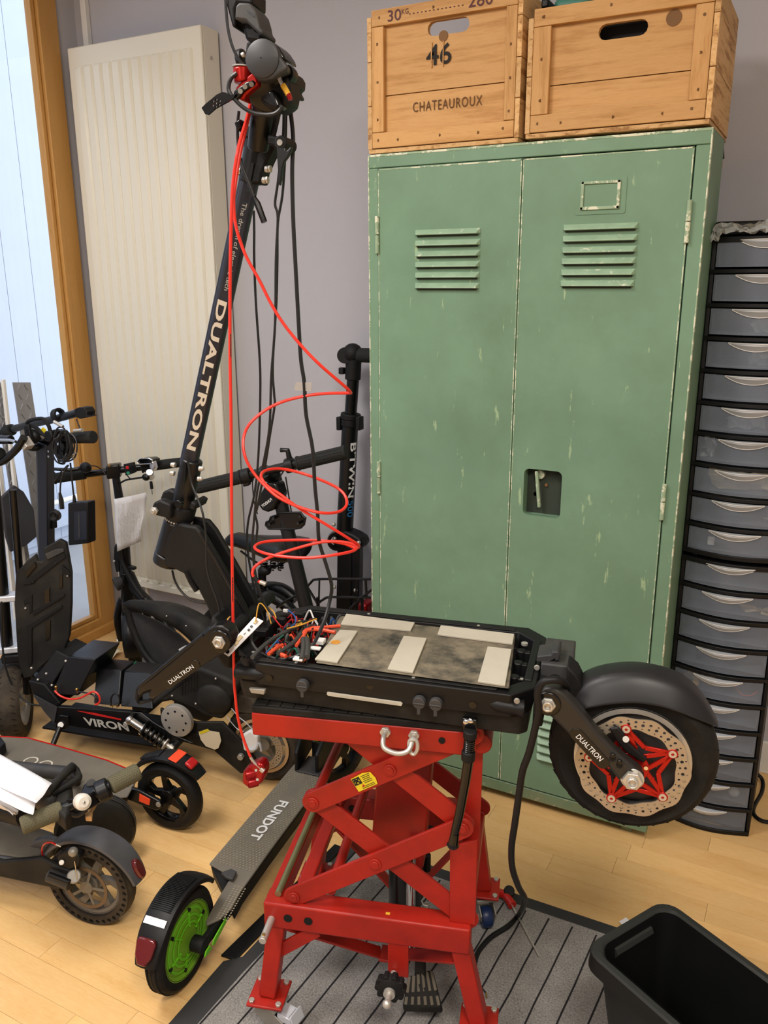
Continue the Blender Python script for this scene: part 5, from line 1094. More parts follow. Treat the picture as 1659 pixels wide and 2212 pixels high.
part('stand_spring', M().tube(spn, .0014, 6), 'black_gloss', ks); part('spring_core', M().cyl(P(1015, 1592, -.012), P(1012, 1626, -.012), .0055), 'black_matte', ks)
# white circuit board lying across the front corner
cb_ = [P(x, y, n) for x, y, n in ((480, 1408, .0), (550, 1332, .06), (569, 1341, .06), (494, 1417, .0))]
cbt = thing('circuit_board', 'white strip circuit board with connectors propped on the front corner of the deck', 'circuit board', cb_[0])
part('board', M().prism(cb_, (0, 0, -.0016)), 'paper', cbt, bevel=.0004)
def cbp(u, v): return cb_[0].lerp(cb_[1], u).lerp(cb_[3].lerp(cb_[2], u), v)
bd_ = (cb_[1]-cb_[0]).normalized(); bw_ = (cb_[3]-cb_[0]).normalized(); bn_ = bd_.cross(bw_); bn_ = bn_ if bn_.z > 0 else -bn_
for u, v, sz, m_ in ((.42, .45, (.012, .006, .005), 'connector_cream'), (.30, .60, (.008, .005, .004), 'connector_cream'), (.90, .5, (.008, .005, .004), 'connector_cream'), (.68, .55, (.004, .004, .003), 'black_gloss'), (.77, .5, (.004, .004, .003), 'black_gloss'), (.57, .5, (.005, .001, .001), 'black_gloss')): part('component', M().box(cbp(u, v)+bn_*sz[2]/2, sz, (bd_, bw_, bn_)), m_, cbt, bevel=.0005)
part('mount_hole', M().cyl(cbp(.06, .5), cbp(.06, .5)+bn_*.0006, .0035), 'black_gloss', cbt)
for k, m_ in enumerate(('wire_purple', 'white_plastic', 'wire_yellow')): cable([cbp(.4, .1)+bn_*.004, cbp(.42, -.6)+Z3*(.01+.003*k), cbp(.5, -1.4)+Z3*(.012+.002*k), cbp(.7, -1.8)+Z3*.006], .0009, m_, cbt, 'wire')
cable([cbp(.9, .5)+bn_*.005, cbp(1.0, .6)+Z3*.03, cbp(1.05, 1.2)+Z3*.02, cbp(1.02, 1.8)], .0011, 'wire_yellow', cbt, 'wire')

# ================================================================ green-wheeled folding scooter
FD = Frame((-1.062, 1.076, 0), 97.5)
fs = thing('electric_scooter', 'grey-decked electric scooter with a lime green rear hub', 'scooter', FD.w(.4, 0, 0))
d_, n_ = FD.d, FD.n
ax_c = FD.w(0, 0, .107)
fw_ = wheel(fs, 'rear_wheel', ax_c, -n_, .107, .048, .078, 'disc', 'green_hub', 'rubber', hub=.03, tread='line')
for k in range(3): part('hub_ring', M().lathe([(.034+.014*k, .0195-.0022*k), (.037+.014*k, .0205-.0022*k), (.040+.014*k, .0195-.0022*k)], ax_c, -n_, 40), 'green_plastic', fw_)
for i in range(6):
    a = 2*math.pi*i/6+.3; q = d_*math.cos(a)+Z3*math.sin(a); part('hub_hole', M().cyl(ax_c+q*.066-n_*.014, ax_c+q*.066-n_*.0185, .004, seg=10), 'black_plastic', fw_)
    part('cast_rib', M().beam(ax_c+q*.03-n_*.0195, ax_c+q*.06-n_*.0165, .003, .003), 'green_plastic', fw_)
z_ = .122
q = [(452, 1865), (637, 1648), (645, 1640), (712, 1642), (715, 1652), (671, 1719), (580, 1841), (520, 1925), (500, 1962), (474, 1985), (447, 1997), (444, 1990), (462, 1955), (492, 1905), (500, 1893)]
top = [pz(x, y, z_) for x, y in q]
part('deck', M().prism(top, (0, 0, -.006)), 'deck_grip', fs, bevel=.002)
c = sum(top, Vector())/len(top)
part('deck_body', M().loft([[p+(c-p)*.02-Z3*.007 for p in top[:9]], [p+(c-p)*.06-Z3*.045 for p in top[:9]]]), 'black_matte', fs, bevel=.004)
dd = (top[1]-top[0]).normalized(); dr = Vector((dd.y, -dd.x, 0)); W0 = (top[6]-top[0]).dot(dr)
studs = M(); L_ = (top[1]-top[0]).length
for i in range(58):
    for j in range(14):
        u, v = .012+i*.0078, .006+j*.0088+(.0044 if i % 2 else 0)
        if v > W0-.004: continue
        mid = abs(v-W0/2)
        if .10 < u < .40 and mid < .020+.006*math.cos(i): continue
        if u > .415 and mid < .045: continue
        p = top[0]+dd*u+dr*v; studs.box(p+Z3*.0005, (.0036, .0026, .0012), ((dd+dr*.5).normalized(), (dr-dd*.5).normalized(), Z3))
for i in range(14):
    for j in range(4):
        p = pz(508+j*7-i*3.0, 1915+i*5.2+j*2, z_); studs.box(p+Z3*.0005, (.0036, .0026, .0012), ((dd+dr*.5).normalized(), (dr-dd*.5).normalized(), Z3))
part('grip_stud', studs, 'grip_diamond', fs, kind='stuff')
ta, tb = pz(606, 1729, z_+.0012), pz(539, 1811, z_+.0012); X2 = tb-ta; text('FUNDOT', ta-Z3*0, X2, Z3.cross(X2), .030, X2.length, 'print_white', fs, off=.035) if 0 else text('FUNDOT', ta-Z3.cross(X2).normalized()*.002, X2, Z3.cross(X2), .028, X2.length, 'print_white', fs, off=.03)
fe = fender(fs, ax_c, n_, .131, .064, math.radians(-52), math.radians(74), 'black_plastic', taper=.25, drop=.35)
rb = M()
for i in range(26): a = math.radians(-18+i*1.75); u = Z3*math.cos(a)-d_*math.sin(a); rb.box(ax_c+u*.1322, (.048, .0016, .002), (n_, u.cross(n_), u))
part('grip_rib', rb, 'black_matte', fe, kind='stuff')
a = math.radians(36); u = Z3*math.cos(a)-d_*math.sin(a); t = u.cross(n_)
part('white_sticker', M().box(ax_c+u*.1318, (.05, .014, .0006), (n_, t, u)), 'paper', fe)
a = math.radians(60); u = Z3*math.cos(a)-d_*math.sin(a); t = u.cross(n_); o_ = ax_c+u*.1305; t = t if t.z > 0 else -t
part('tail_light', M().prism([o_+n_*(x*.022)+t*(y*.026) for x, y in ((-.8, 1), (.8, 1), (1, .7), (.85, -.3), (.4, -.95), (-.4, -.95), (-.85, -.3), (-1, .7))], u*.010), 'tail_red', fe, bevel=.003)
a = math.radians(-40); u = Z3*math.cos(a)-d_*math.sin(a)
part('fender_clip', M().prism([pz(x, y, z_+.004) for x, y in ((478, 1890), (500, 1882), (512, 1888), (503, 1905), (488, 1900))], (0, 0, .008)), 'dark_grey', fs, bevel=.002)
arm_ = [pz(x, y, .10) for x, y in ((444, 1995), (470, 1985), (500, 1965), (520, 1940), (505, 1975), (480, 2010), (470, 2035), (452, 2042), (443, 2020))]
part('axle_arm', M().beam(FD.w(.13, -.052, .10), FD.w(-.002, -.050, .104), .012, .026, n_).cyl(FD.w(0, -.030, .105), FD.w(0, -.060, .105), .017), 'black_matte', fs, bevel=.003)
part('axle_arm', M().beam(FD.w(.13, .048, .10), FD.w(-.002, .042, .104), .012, .026, n_), 'black_matte', fs, bevel=.003)
part('green_trim', M().prism([FD.w(.085, -.060, .10), FD.w(.03, -.060, .082), FD.w(.022, -.060, .088), FD.w(.03, -.060, .098), FD.w(.08, -.060, .110)], -n_*.003), 'green_plastic', fs, bevel=.001)
part('green_trim', M().prism([FD.w(.020, -.061, .085), FD.w(.004, -.061, .082), FD.w(-.010, -.061, .086), FD.w(-.004, -.061, .096), FD.w(.012, -.061, .098)], -n_*.003), 'green_plastic', fs, bevel=.001)
# folding block, front wheel, stem
fb = [pz(x, y, z_) for x, y in ((636, 1668), (686, 1672), (712, 1640), (690, 1640))]
for a, b in (((636, 1667), (652, 1640)), ((680, 1672), (706, 1640))):
    pa, pb = pz(*a, z_), pz(*b, z_); pb = pa+(pb-pa).normalized()*.13
    part('fold_cheek', M().prism([pa, pb, pb+Z3*.085, pa.lerp(pb, .35)+Z3*.085, pa+Z3*.06], dr*.012), 'black_plastic', fs, bevel=.004)
pa, pb = pz(652, 1668, z_), pz(683, 1671, z_); dn2 = dd
part('fold_plate', M().box((pa+pb)/2+dd*.03+Z3*.003, ((pb-pa).length+.03, .08, .006), (dr, dd, Z3)), 'dark_grey', fs, bevel=.002)
part('fold_latch', M().box((pa+pb)/2+dd*.07+Z3*.045, (.030, .04, .05), (dr, dd, Z3)), 'black_gloss', fs, bevel=.004)
part('latch_button', M().box((pa+pb)/2+dd*.055+Z3*.082, (.020, .022, .016), (dr, dd, Z3)), 'green_plastic', fs, bevel=.002)
fwc = Vector((-1.142, 1.87, .107)); wheel(fs, 'front_wheel', fwc, Vector((.98, -.2, 0)), .107, .05, .078, 'spokes', 'black_plastic', 'rubber_dusty', tread='block')
sb, st_ = Vector((-1.155, 1.875, .15)), pY(590, 1018, 1.93)
part('stem', M().cyl(sb, st_, .0225, .0200, 24), 'black_satin', fs, bevel=.002)
part('fork', M().prism([fwc+Vector((.035, 0, -.01)), sb+Vector((.03, 0, .05)), sb+Vector((-.03, 0, .05)), fwc+Vector((-.038, 0, -.01)), fwc+Vector((-.030, 0, .1)), fwc+Vector((.028, 0, .1))], (0, .03, 0)), 'black_matte', fs, bevel=.003)
hl, hr = pY(425, 1053, 1.82), pY(748, 976, 1.95)
hbp = lambda t: hl.lerp(hr, t)
hb_ = part('handlebar', M().cyl(hbp(.2), hbp(.8), .0125, seg=20), 'black_satin', fs)
for a, b, w in ((.0, .305, 0), (.69, 1.0, 1)):
    g = part('grip', M().cyl(hbp(a), hbp(b), .019, seg=28).cyl(hbp(b if not w else a)-(hr-hl).normalized()*.004, hbp(b if not w else a)+(hr-hl).normalized()*.004, .021), 'grip_rubber', fs, bevel=.002)
    gr = M(); hd2 = (hr-hl).normalized(); X3, Y3 = perp(hd2)
    for i in range(9):
        an = math.pi*(.75+i*.14); pts = [hbp(a+(b-a)*(.06+.88*j/24))+(X3*math.cos(an+(.05 if j % 2 else -.05))+Y3*math.sin(an+(.05 if j % 2 else -.05)))*.0192 for j in range(25)]; gr.tube(pts, .0007, 4)
    part('grip_ridge', gr, 'black_matte', g, kind='stuff')
c = hbp(.345); part('throttle', M().cyl(c-hd2*.014, c+hd2*.014, .0215, seg=24).box(c-Z3*.02, (.02, .02, .02), (hd2, hd2.cross(Z3), Z3)), 'black_plastic', fs, bevel=.003)
c = hbp(.635); part('brake_thumb', M().cyl(c-hd2*.012, c+hd2*.012, .0215, seg=24).tube([c+Z3*.015, c+Z3*.045-hd2*.006, c+Z3*.05-hd2*.028], [.009, .008, .007], 8), 'black_satin', fs, bevel=.002)
part('bar_slot', M().beam(hbp(.50)-Vector((0, .0125, 0)), hbp(.555)-Vector((0, .0125, 0)), .004, .010, Vector((0, 1, 0))), 'black_gloss', fs)
part('stem_head', M().tube([st_-Z3*.02, hbp(.46)], .021, 16), 'black_plastic', fs)
a = [pY(x, y, 1.88) for x, y in ((577, 1040), (596, 1045), (604, 1072), (588, 1103), (577, 1107), (566, 1103), (556, 1090), (556, 1075))]
hl_ = part('display', M().prism(a, (0, .045, 0)), 'black_gloss', fs, bevel=.006)
ta, tb = pY(578, 1076, 1.879), pY(569, 1098, 1.879); ta, tb = pY(588, 1081, 1.8785), pY(567, 1097, 1.8785); X2 = tb-ta; text('FUNDOT', ta, X2, X2.cross(Vector((0, 1, 0)))*-1, .0085, X2.length, 'print_white', hl_, off=.02)
part('display_clip', M().box(pY(587, 1045, 1.9), (.018, .02, .012)), 'white_plastic', fs, bevel=.002)
a = [pY(x, y, 1.90) for x, y in ((574, 1135), (575, 1128), (582, 1125), (585, 1117), (600, 1112), (600, 1108), (650, 1107), (655, 1115), (660, 1118), (657, 1133), (650, 1140), (630, 1143), (580, 1142))]
part('open_housing', M().prism(a, (0, .004, 0)), 'black_gloss', fs, bevel=.001); part('housing_rim', M().tube(a, .0032, 6, closed=True), 'black_plastic', fs)
for x, y in ((590, 1120), (647, 1116), (581, 1133), (643, 1131)): part('screw_post', M().cyl(pY(x, y, 1.885), pY(x, y, 1.905), .004), 'black_plastic', fs)
cable([pY(617, 1012, 1.93), pY(608, 1025, 1.9), pY(600, 1045, 1.9)], .002, 'wire_black', fs); cable([pY(617, 1030, 1.95), pY(640, 1180, 1.95), pY(632, 1200, 1.93)], .0022, 'wire_black', fs)
cable([pY(545, 1035, 1.88), pY(548, 1080, 1.88), pY(556, 1110, 1.9)], .0018, 'wire_black', fs)

# ================================================================ scooter lower left (grey, solid honeycomb tyre)
ME = Frame((-1.362, 1.118, 0), 13.0)
p, q_ = ME.p, ME.pts
ms = thing('electric_scooter', 'grey folding scooter at lower left with honeycomb rear tyre and olive grips', 'scooter', ME.w(-.3, 0, 0))
mn = ME.n; mc_ = ME.w(0, 0, .108)
mw = wheel(ms, 'rear_wheel', mc_, -mn, .108, .044, .076, 'spokes', 'rim_grey', 'rubber_dusty', tread='', holes=True, n=6)
bd = disc(mw, mc_-mn*.026, -mn, .055, .047, 'disc_rust', holes=False)
x_, y_ = perp(-mn); sp = M()
for i in range(5):
    a = 2*math.pi*i/5; e = x_*math.cos(a)+y_*math.sin(a); sp.beam(mc_-mn*.026+e*.012, mc_-mn*.026+e*.049, .007, .0025, e.cross(mn))
part('disc_spider', sp.cyl(mc_-mn*.024, mc_-mn*.028, .016), 'rim_grey', bd, bevel=.0008)
fender(ms, mc_, mn, .131, .060, math.radians(62), math.radians(-66), 'fender_grey', drop=.30) if 0 else None
ff = fender(ms, mc_, -mn, .128, .062, math.radians(-78), math.radians(78), 'fender_grey', drop=.32, taper=.22, rr=lambda s: .012*max(0, s-.5))
a = math.radians(66); vdir = Z3.cross(-mn); u = Z3*math.cos(a)+vdir*math.sin(a); t = u.cross(mn).normalized()
tl_ = part('tail_light', M().lathe([(.001, .009), (.016, .008), (.019, .004), (.019, -.003), (.001, -.003)], mc_+u*.134-mn*.0, u, 24), 'tail_red', ff)
for v_ in tl_.data.vertices:
    k_ = Vector(v_.co)-(mc_+u*.134-ms.location); v_.co = Vector(v_.co)+t*k_.dot(t)*.35-mn*k_.dot(mn)*.35
part('fender_tongue', M().prism([p(x, y, -.01) for x, y in ((62, 1830), (72, 1818), (95, 1812), (118, 1818), (100, 1832), (78, 1833))], mn*.02), 'fender_grey', ms, bevel=.004)
zt = .148
part('deck', M().prism([pz(*c_, zt) for c_ in ((-260, 1700), (-20, 1770), (60, 1780), (110, 1800), (112, 1822), (85, 1846), (40, 1850), (-40, 1838), (-260, 1800))], (0, 0, -.006)), 'deck_grip', ms, bevel=.003)
e_ = [pz(*c_, zt-.006) for c_ in ((-260, 1700), (-20, 1770), (60, 1780), (115, 1798), (120, 1826), (92, 1853), (45, 1860), (-40, 1848), (-260, 1806))]
part('deck_rim', M().loft([[v+Z3*.001 for v in e_], [v-Z3*.016 for v in e_]]), 'fender_grey', ms, bevel=.004)
cc = sum(e_, Vector())/len(e_)
part('battery_case', M().loft([[v+(cc-v)*.10-Z3*.016 for v in e_], [v+(cc-v)*.16-Z3*.062 for v in e_]]), 'black_dusty', ms, bevel=.006)
part('frame_beam', M().prism([p(x, y, -.045) for x, y in ((-260, 1790), (0, 1862), (88, 1855), (118, 1870), (150, 1880), (165, 1905), (150, 1925), (100, 1916), (0, 1895), (-260, 1830))], mn*.014), 'black_dusty', ms, bevel=.004)
part('arm_cover', M().tube([p(106, 1890, -.05), p(152, 1908, -.05)], .0155, 16, flat=1.0), 'dark_grey', ms, bevel=.0)
part('cover_recess', M().tube([p(106, 1889, -.0645), p(150, 1906, -.0645)], .0065, 10), 'black_plastic', ms)
part('axle_cap', M().cyl(p(160, 1893, -.05), p(160, 1893, -.028), .016), 'steel_dull', ms, bevel=.003)
part('brake_caliper', M().prism(q_([(122, 1850), (140, 1838), (160, 1842), (172, 1852), (168, 1872), (150, 1880), (128, 1872)], -.052), mn*.022), 'black_plastic', ms, bevel=.004)
part('caliper_bracket', M().prism(q_([(115, 1860), (130, 1835), (145, 1850), (150, 1885), (112, 1880)], -.030), mn*.006), 'black_dusty', ms, bevel=.002)
part('caliper_knob', M().sphere(p(158, 1840, -.05), .011), 'steel_dull', ms); part('caliper_bolt', M().cyl(p(133, 1863, -.058), p(133, 1863, -.05), .006), 'steel', ms, bevel=.001)
part('spring_wire', M().cyl(p(148, 1838, -.056), p(157, 1851, -.056), .0014).cyl(p(161, 1860, -.056), p(167, 1897, -.056), .0012), 'chrome', ms)
cable([p(92, 1848, -.03), p(91, 1832, -.04), p(98, 1822, -.045), p(112, 1820, -.05), p(122, 1826, -.052)], .0022, 'tail_bright', ms, 'brake_cable')
part('cable_end', M().cyl(p(121, 1824, -.052), p(132, 1829, -.052), .0018), 'chrome', ms)
# folded stem with handlebar over the rear wheel
g1a, g1b = pz(45, 1785, .36), pz(135, 1748, .37); g2a, g2b = pz(238, 1698, .40), pz(300, 1665, .41)
hb2 = part('handlebar', M().cyl(g1b, g2a, .0115, seg=18), 'black_satin', ms)
for a, b in ((g1a, g1b), (g2b, g2a)):
    g = part('grip', M().cyl(a, b, .0185, seg=28), 'grip_olive', ms, bevel=.005, seg=3)
    kn = M(); dx = (b-a).normalized(); X3, Y3 = perp(dx)
    for i in range(20):
        for j in range(12): an = 2*math.pi*(j+.5*(i % 2))/12; kn.box(a.lerp(b, .08+.88*i/20)+(X3*math.cos(an)+Y3*math.sin(an))*.0186, (.0028, .0045, .0010), (dx, dx.cross(X3*math.cos(an)+Y3*math.sin(an)), X3*math.cos(an)+Y3*math.sin(an)))
    part('grip_texture', kn, 'grip_olive', g, kind='stuff')
hx = (g2a-g1b).normalized()
part('bar_clamp', M().cyl(pz(222, 1708, .395)-hx*.012, pz(222, 1708, .395)+hx*.014, .024, seg=28), 'black_satin', ms, bevel=.003)
part('throttle_pod', M().prism([pz(x, y, .40) for x, y in ((180, 1694), (190, 1685), (210, 1686), (226, 1700), (205, 1712), (178, 1726), (172, 1715))], (0, 0, -.035)), 'black_gloss', ms, bevel=.006, seg=3)
part('display_lens', M().cyl(pz(197, 1693, .4005), pz(197, 1693, .403), .010), 'dark_grey', ms, bevel=.001)
part('stem_head', M().prism([pz(x, y, .38) for x, y in ((120, 1695), (150, 1680), (155, 1690), (150, 1752), (140, 1765), (118, 1745))], (0, 0, -.04)), 'black_dusty', ms, bevel=.006)
part('headlight_shell', M().sphere(pz(103, 1728, .36), .032, (1, .8, 1), 20, 12), 'dark_grey', ms)
part('brake_lever', M().tube([pz(158, 1655, .40), pz(150, 1662, .40), pz(122, 1690, .40), pz(105, 1708, .40), pz(98, 1712, .40)], [.010, .010, .0095, .009, .006], 10, 4), 'black_dusty', ms)
part('brake_lever', M().tube([pz(165, 1668, .385), pz(170, 1680, .385), pz(155, 1692, .385), pz(130, 1705, .385), pz(112, 1714, .385)], .008, 10, 4), 'black_dusty', ms)
part('folding_pin', M().cyl(pz(57, 1710, .39), pz(96, 1711, .39), .0035).cyl(pz(54, 1710, .39), pz(59, 1710, .39), .0055), 'black_gloss', ms)
b1 = pz(178, 1732, .405); bell = part('bell', M().lathe([(.001, .012), (.010, .0125), (.0165, .008), (.0175, 0), (.0165, -.012), (.010, -.016), (.001, -.016)], b1, (CC-b1).normalized()+Vector((.5, 0, .0)), 32), 'bell_white', ms)
bb_ = ((CC-b1).normalized()+Vector((.5, 0, .0))).normalized(); part('bell_screw', M().sphere(b1+bb_*.0125, .0032), 'chrome', ms)
part('bell_hammer', M().beam(pz(146, 1730, .39), pz(166, 1726, .40), .006, .006), 'black_plastic', ms, bevel=.001)
part('cable_bundle', M().tube([pz(150, 1755, .36), pz(165, 1760, .35), pz(178, 1754, .355), (pz(185, 1748, .36))], .007, 8, 3), 'wire_black', ms)
part('latch_fixture', M().prism([pz(x, y, .34) for x, y in ((184, 1745), (196, 1735), (205, 1700), (216, 1690), (222, 1696), (212, 1725), (200, 1745), (198, 1765), (184, 1764))], (0, 0, -.012)), 'cardboard', ms, bevel=.002)
part('stem', M().tube([pz(140, 1745, .34), pz(0, 1700, .22), pz(-60, 1688, .20)], .022, 20), 'black_dusty', ms)
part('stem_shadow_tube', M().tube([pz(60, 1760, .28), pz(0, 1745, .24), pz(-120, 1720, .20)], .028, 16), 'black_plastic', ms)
wheel(ms, 'front_wheel', ME.w(-1.05, 0, .108), -mn, .108, .044, .074, 'spokes', 'dark_grey', 'rubber_dusty', tread='', n=6)
# documents on it
r = random.Random(3)
def sheet(name, pts, z, label, group='loose papers on the folded scooter', lift_=.02, seed=1, m='paper'):
    a, b, c, d = [pz(x, y, z) for x, y in pts]; mb = M(); n = 9; rr = random.Random(seed); v = []
    ph = rr.uniform(0, 6)
    for i in range(n):
        for j in range(n): u, w = i/(n-1), j/(n-1); q = a.lerp(b, u).lerp(d.lerp(c, u), w); v.append(q+Z3*(lift_*math.sin(u*3+w*4+ph)*w+rr.uniform(-.0012, .0012)))
    mb.add(v, [(i*n+j, (i+1)*n+j, (i+1)*n+j+1, i*n+j+1) for i in range(n-1) for j in range(n-1)])
    o = part(name, mb, m, ang=60); s = o.modifiers.new('solid', 'SOLIDIFY'); s.thickness = .0004; return tag(o, label, 'paper', group)
sheet('paper_sheet', ((-90, 1580), (112, 1692), (78, 1735), (-90, 1650)), .415, 'upper white printed sheet lying over the folded scooter stem', seed=2, lift_=.006)
sheet('paper_sheet', ((-90, 1640), (84, 1712), (70, 1752), (-60, 1700)), .402, 'lower creased white sheet hanging under the printed sheet', seed=4, lift_=-.010)
sheet('paper_sheet', ((-40, 1700), (40, 1750), (30, 1775), (-40, 1720)), .34, 'lowest white sheet, its corner drooping beside the olive grip', seed=6, lift_=-.02)

# ================================================================ black scooter behind it (deck with printed rings, orange reflectors)
GF = Frame((-1.437, 1.462, 0), 7.0)
p, q_ = GF.p, GF.pts; gn = GF.n
gs = thing('electric_scooter', 'black folding scooter with orange reflectors and worn grey deck, folded flat', 'scooter', GF.w(-.35, 0, 0))
gc_ = GF.w(0, 0, .100)
gw = wheel(gs, 'rear_wheel', gc_, -gn, .100, .044, .070, 'spokes', 'black_gloss', 'black_matte', tread='', n=5, a0=.4)
gf = fender(gs, gc_, -gn, .118, .058, math.radians(-58), math.radians(52), 'black_satin', drop=.34, taper=.3, rr=lambda s: .006+.018*s*s)
def onf(a, R, n, w, h, t, m_, nm, bev=.002):
    u = Z3*math.cos(a)+Z3.cross(-gn)*math.sin(a); tt_ = u.cross(gn); return part(nm, M().box(gc_+u*R+gn*n, (w, h, t), (gn, tt_, u)), m_, gf, bevel=bev)
onf(math.radians(15), .1325, -.0, .05, .026, .003, 'reflector_orange', 'reflector', .001); onf(math.radians(34), .141, -.002, .034, .026, .012, 'tail_bright', 'tail_light', .005)
onf(math.radians(-22), .124, 0, .03, .07, .006, 'black_plastic', 'fender_top', .003)
part('rear_arm', M().prism(q_([(270, 1700), (300, 1708), (345, 1732), (350, 1745), (338, 1752), (300, 1738), (262, 1722)], -.034), gn*.012), 'black_satin', gs, bevel=.003)
part('reflector', M().prism(q_([(301, 1715), (324, 1727), (322, 1740), (300, 1731)], -.0355), gn*.002), 'reflector_orange', gs, bevel=.0006)
part('axle_bolt', M().nut(p(341, 1739, -.037), gn, .008, .004), 'steel', gs, bevel=.001)
zt = .118
dk = [(-300, 1560), (0, 1591), (60, 1594), (130, 1613), (230, 1642), (278, 1662), (295, 1685), (275, 1720), (180, 1730), (0, 1700), (-300, 1640)]
part('deck', M().prism([pz(x, y, zt) for x, y in dk], (0, 0, -.006)), 'deck_grip', gs, bevel=.003)
dc = [pz(x, y, zt-.006) for x, y in dk]; cc = sum(dc, Vector())/len(dc)
part('red_edge', M().tube([pz(x, y, zt-.005) for x, y in dk[1:7]], .0022, 6), 'tail_bright', gs)
part('battery_case', M().loft([dc, [v+(cc-v)*.06-Z3*.05 for v in dc]]), 'black_dusty', gs, bevel=.006)
for k, (x, y) in enumerate(((66, 1640), (97, 1648))):
    c = pz(x, y+4, zt+.0004); part('printed_ring', M().lathe([(.017, 0), (.0215, 0), (.0215, .0005), (.017, .0005)], c, Z3, 28, closed=True, a0=.2, a1=6.1), 'print_cream', gs)
part('grey_patch', M().prism([pz(x, y, zt+.0006) for x, y in ((30, 1658), (130, 1668), (120, 1690), (50, 1690))], (0, 0, .0004)), 'grip_diamond', gs)
part('folded_stem', M().tube([pz(-200, 1612, .17), pz(0, 1655, .165), pz(60, 1662, .16), pz(120, 1668, .16), pz(165, 1672, .16)], .019, 16), 'dark_grey', gs)
part('stem_latch', M().prism([pz(x, y, .20) for x, y in ((150, 1652), (165, 1650), (174, 1662), (172, 1676), (160, 1680), (150, 1670))], (0, 0, -.03)), 'black_plastic', gs, bevel=.004)
part('corner_foot', M().prism([pz(x, y, .16) for x, y in ((-20, 1590), (2, 1592), (12, 1605), (2, 1612), (-20, 1612))], (0, 0, -.03)), 'black_plastic', gs, bevel=.002)
wheel(gs, 'front_wheel', GF.w(-1.05, -.02, .100), -gn, .100, .044, .070, 'spokes', 'black_gloss', 'black_matte', tread='', n=5)
# rounded black mudguard of the wheel between the two scooters
fg = thing('spare_mudguard', 'rounded dusty black wheel cover standing between the two folded scooters', 'wheel cover', pz(222, 1862, 0))
FG = Frame(tuple(pz(215, 1862, 0).xy)+(0,), 42)
fcn = FG.w(0, 0, .100)
part('cover', M().lathe([(.001, -.022), (.072, -.026), (.092, -.020), (.099, 0), (.092, .024), (.072, .030), (.001, .026)], fcn+Z3*.0, -FG.n, 44), 'black_dusty', fg, ang=30)
for k in range(3): part('moulded_groove', M().lathe([(.0985, -.010+k*.009), (.0998, -.008+k*.009), (.0985, -.006+k*.009)], fcn, -FG.n, 44), 'dark_grey', fg)
for o_ in (fg,):
    pass

# ================================================================ off-road scooter with its battery deck open
VF = Frame((-2.20, 1.600, 0), 10.8)
p, q_ = VF.p, VF.pts; vn, vd = VF.n, VF.d
vs = thing('electric_scooter', 'large black scooter with its deck lid raised, batteries and coil shock exposed', 'scooter', VF.w(.45, 0, 0))
rc_ = VF.w(.875, .02, .125)
rw2 = wheel(vs, 'rear_wheel', rc_, -vn, .125, .085, .080, 'spokes', 'steel_dull', 'rubber_dusty', tread='block', n=5)
disc(rw2, rc_-vn*.046, -vn, .072, .050, 'disc_steel')
part('rim_ring', M().lathe([(.078, .034), (.086, .036), (.088, .040), (.078, .040)], rc_, -vn, 48, closed=True), 'mdf_sticker', rw2)
fwa = Vector((.76, .65, 0)).normalized(); fc_ = VF.w(-.02, 0, .125)
wheel(vs, 'front_wheel', fc_, fwa, .125, .085, .078, 'spokes', 'steel', 'rubber_dusty', tread='block', n=5)
part('side_panel', M().prism(q_([(72, 1500), (122, 1527), (200, 1532), (305, 1540), (330, 1560), (380, 1590), (418, 1606), (300, 1592), (155, 1570), (118, 1562), (98, 1535)], -.085), vn*.006), 'black_satin', vs, bevel=.002)
part('side_flange', M().prism(q_([(72, 1500), (124, 1527), (118, 1562), (95, 1535)], -.0855), -vn*.002), 'wood_dark' if 0 else 'dark_grey', vs)
part('side_panel', M().prism(q_([(72, 1496), (122, 1523), (305, 1536), (418, 1602), (118, 1558)], .085), vn*.006), 'black_satin', vs, bevel=.002)
part('tray_floor', M().prism([VF.w(.15, -.08, .095), VF.w(.62, -.08, .10), VF.w(.62, .085, .10), VF.w(.15, .085, .095)], (0, 0, .006)), 'black_plastic', vs)
for a, b in (((150, 1524), (420, 1592)),): part('red_stripe', M().prism(q_([(165, 1535), (205, 1540), (262, 1553), (262, 1556), (205, 1545)], -.0865), -vn*.0006), 'print_red', vs)
ta, tb = p(182, 1567, -.087), p(278, 1581, -.087); X2 = tb-ta; vt = text('VIRON', p(184, 1566, -.087), X2, Z3, .026, X2.length, 'print_grey', vs, off=.03, skew=-.2)
part('front_upright', M().prism(q_([(60, 1470), (95, 1478), (130, 1520), (122, 1530), (72, 1502)], -.08), vn*.16), 'black_matte', vs, bevel=.004)
def vblock(name, a, b, m='black_satin', bev=.004): return part(name, M().fbox(VF, a, b), m, vs, bevel=bev)
s_ = lambda x, y: (p(x, y, -.06)-VF.o).dot(vd)
part('battery_block', M().prism([p(111, 1500, -.075), p(168, 1503, -.075), p(206, 1425, -.045), p(146, 1418, -.045)], vn*.13), 'black_satin', vs, bevel=.003)
for a, b, c, d in (((202, 1520), (256, 1526), (262, 1448), (208, 1443)), ((260, 1526), (330, 1532), (326, 1455), (268, 1449))): part('battery_block', M().prism([p(*a, -.075), p(*b, -.075), p(*c, .0), p(*d, .0)], vn*.07), 'black_satin', vs, bevel=.003)
part('controller_box', M().prism([p(70, 1470, -.06), p(112, 1480, -.06), p(150, 1420, -.02), p(120, 1405, -.02)], vn*.10), 'black_matte', vs, bevel=.004)
for x, y, m_ in ((68, 1443, 'steel'), (82, 1468, 'steel'), (112, 1480, 'steel'), (100, 1455, 'steel'), (142, 1428, 'steel')): part('screw', M().sphere(p(x, y, -.07), .004), m_, vs)
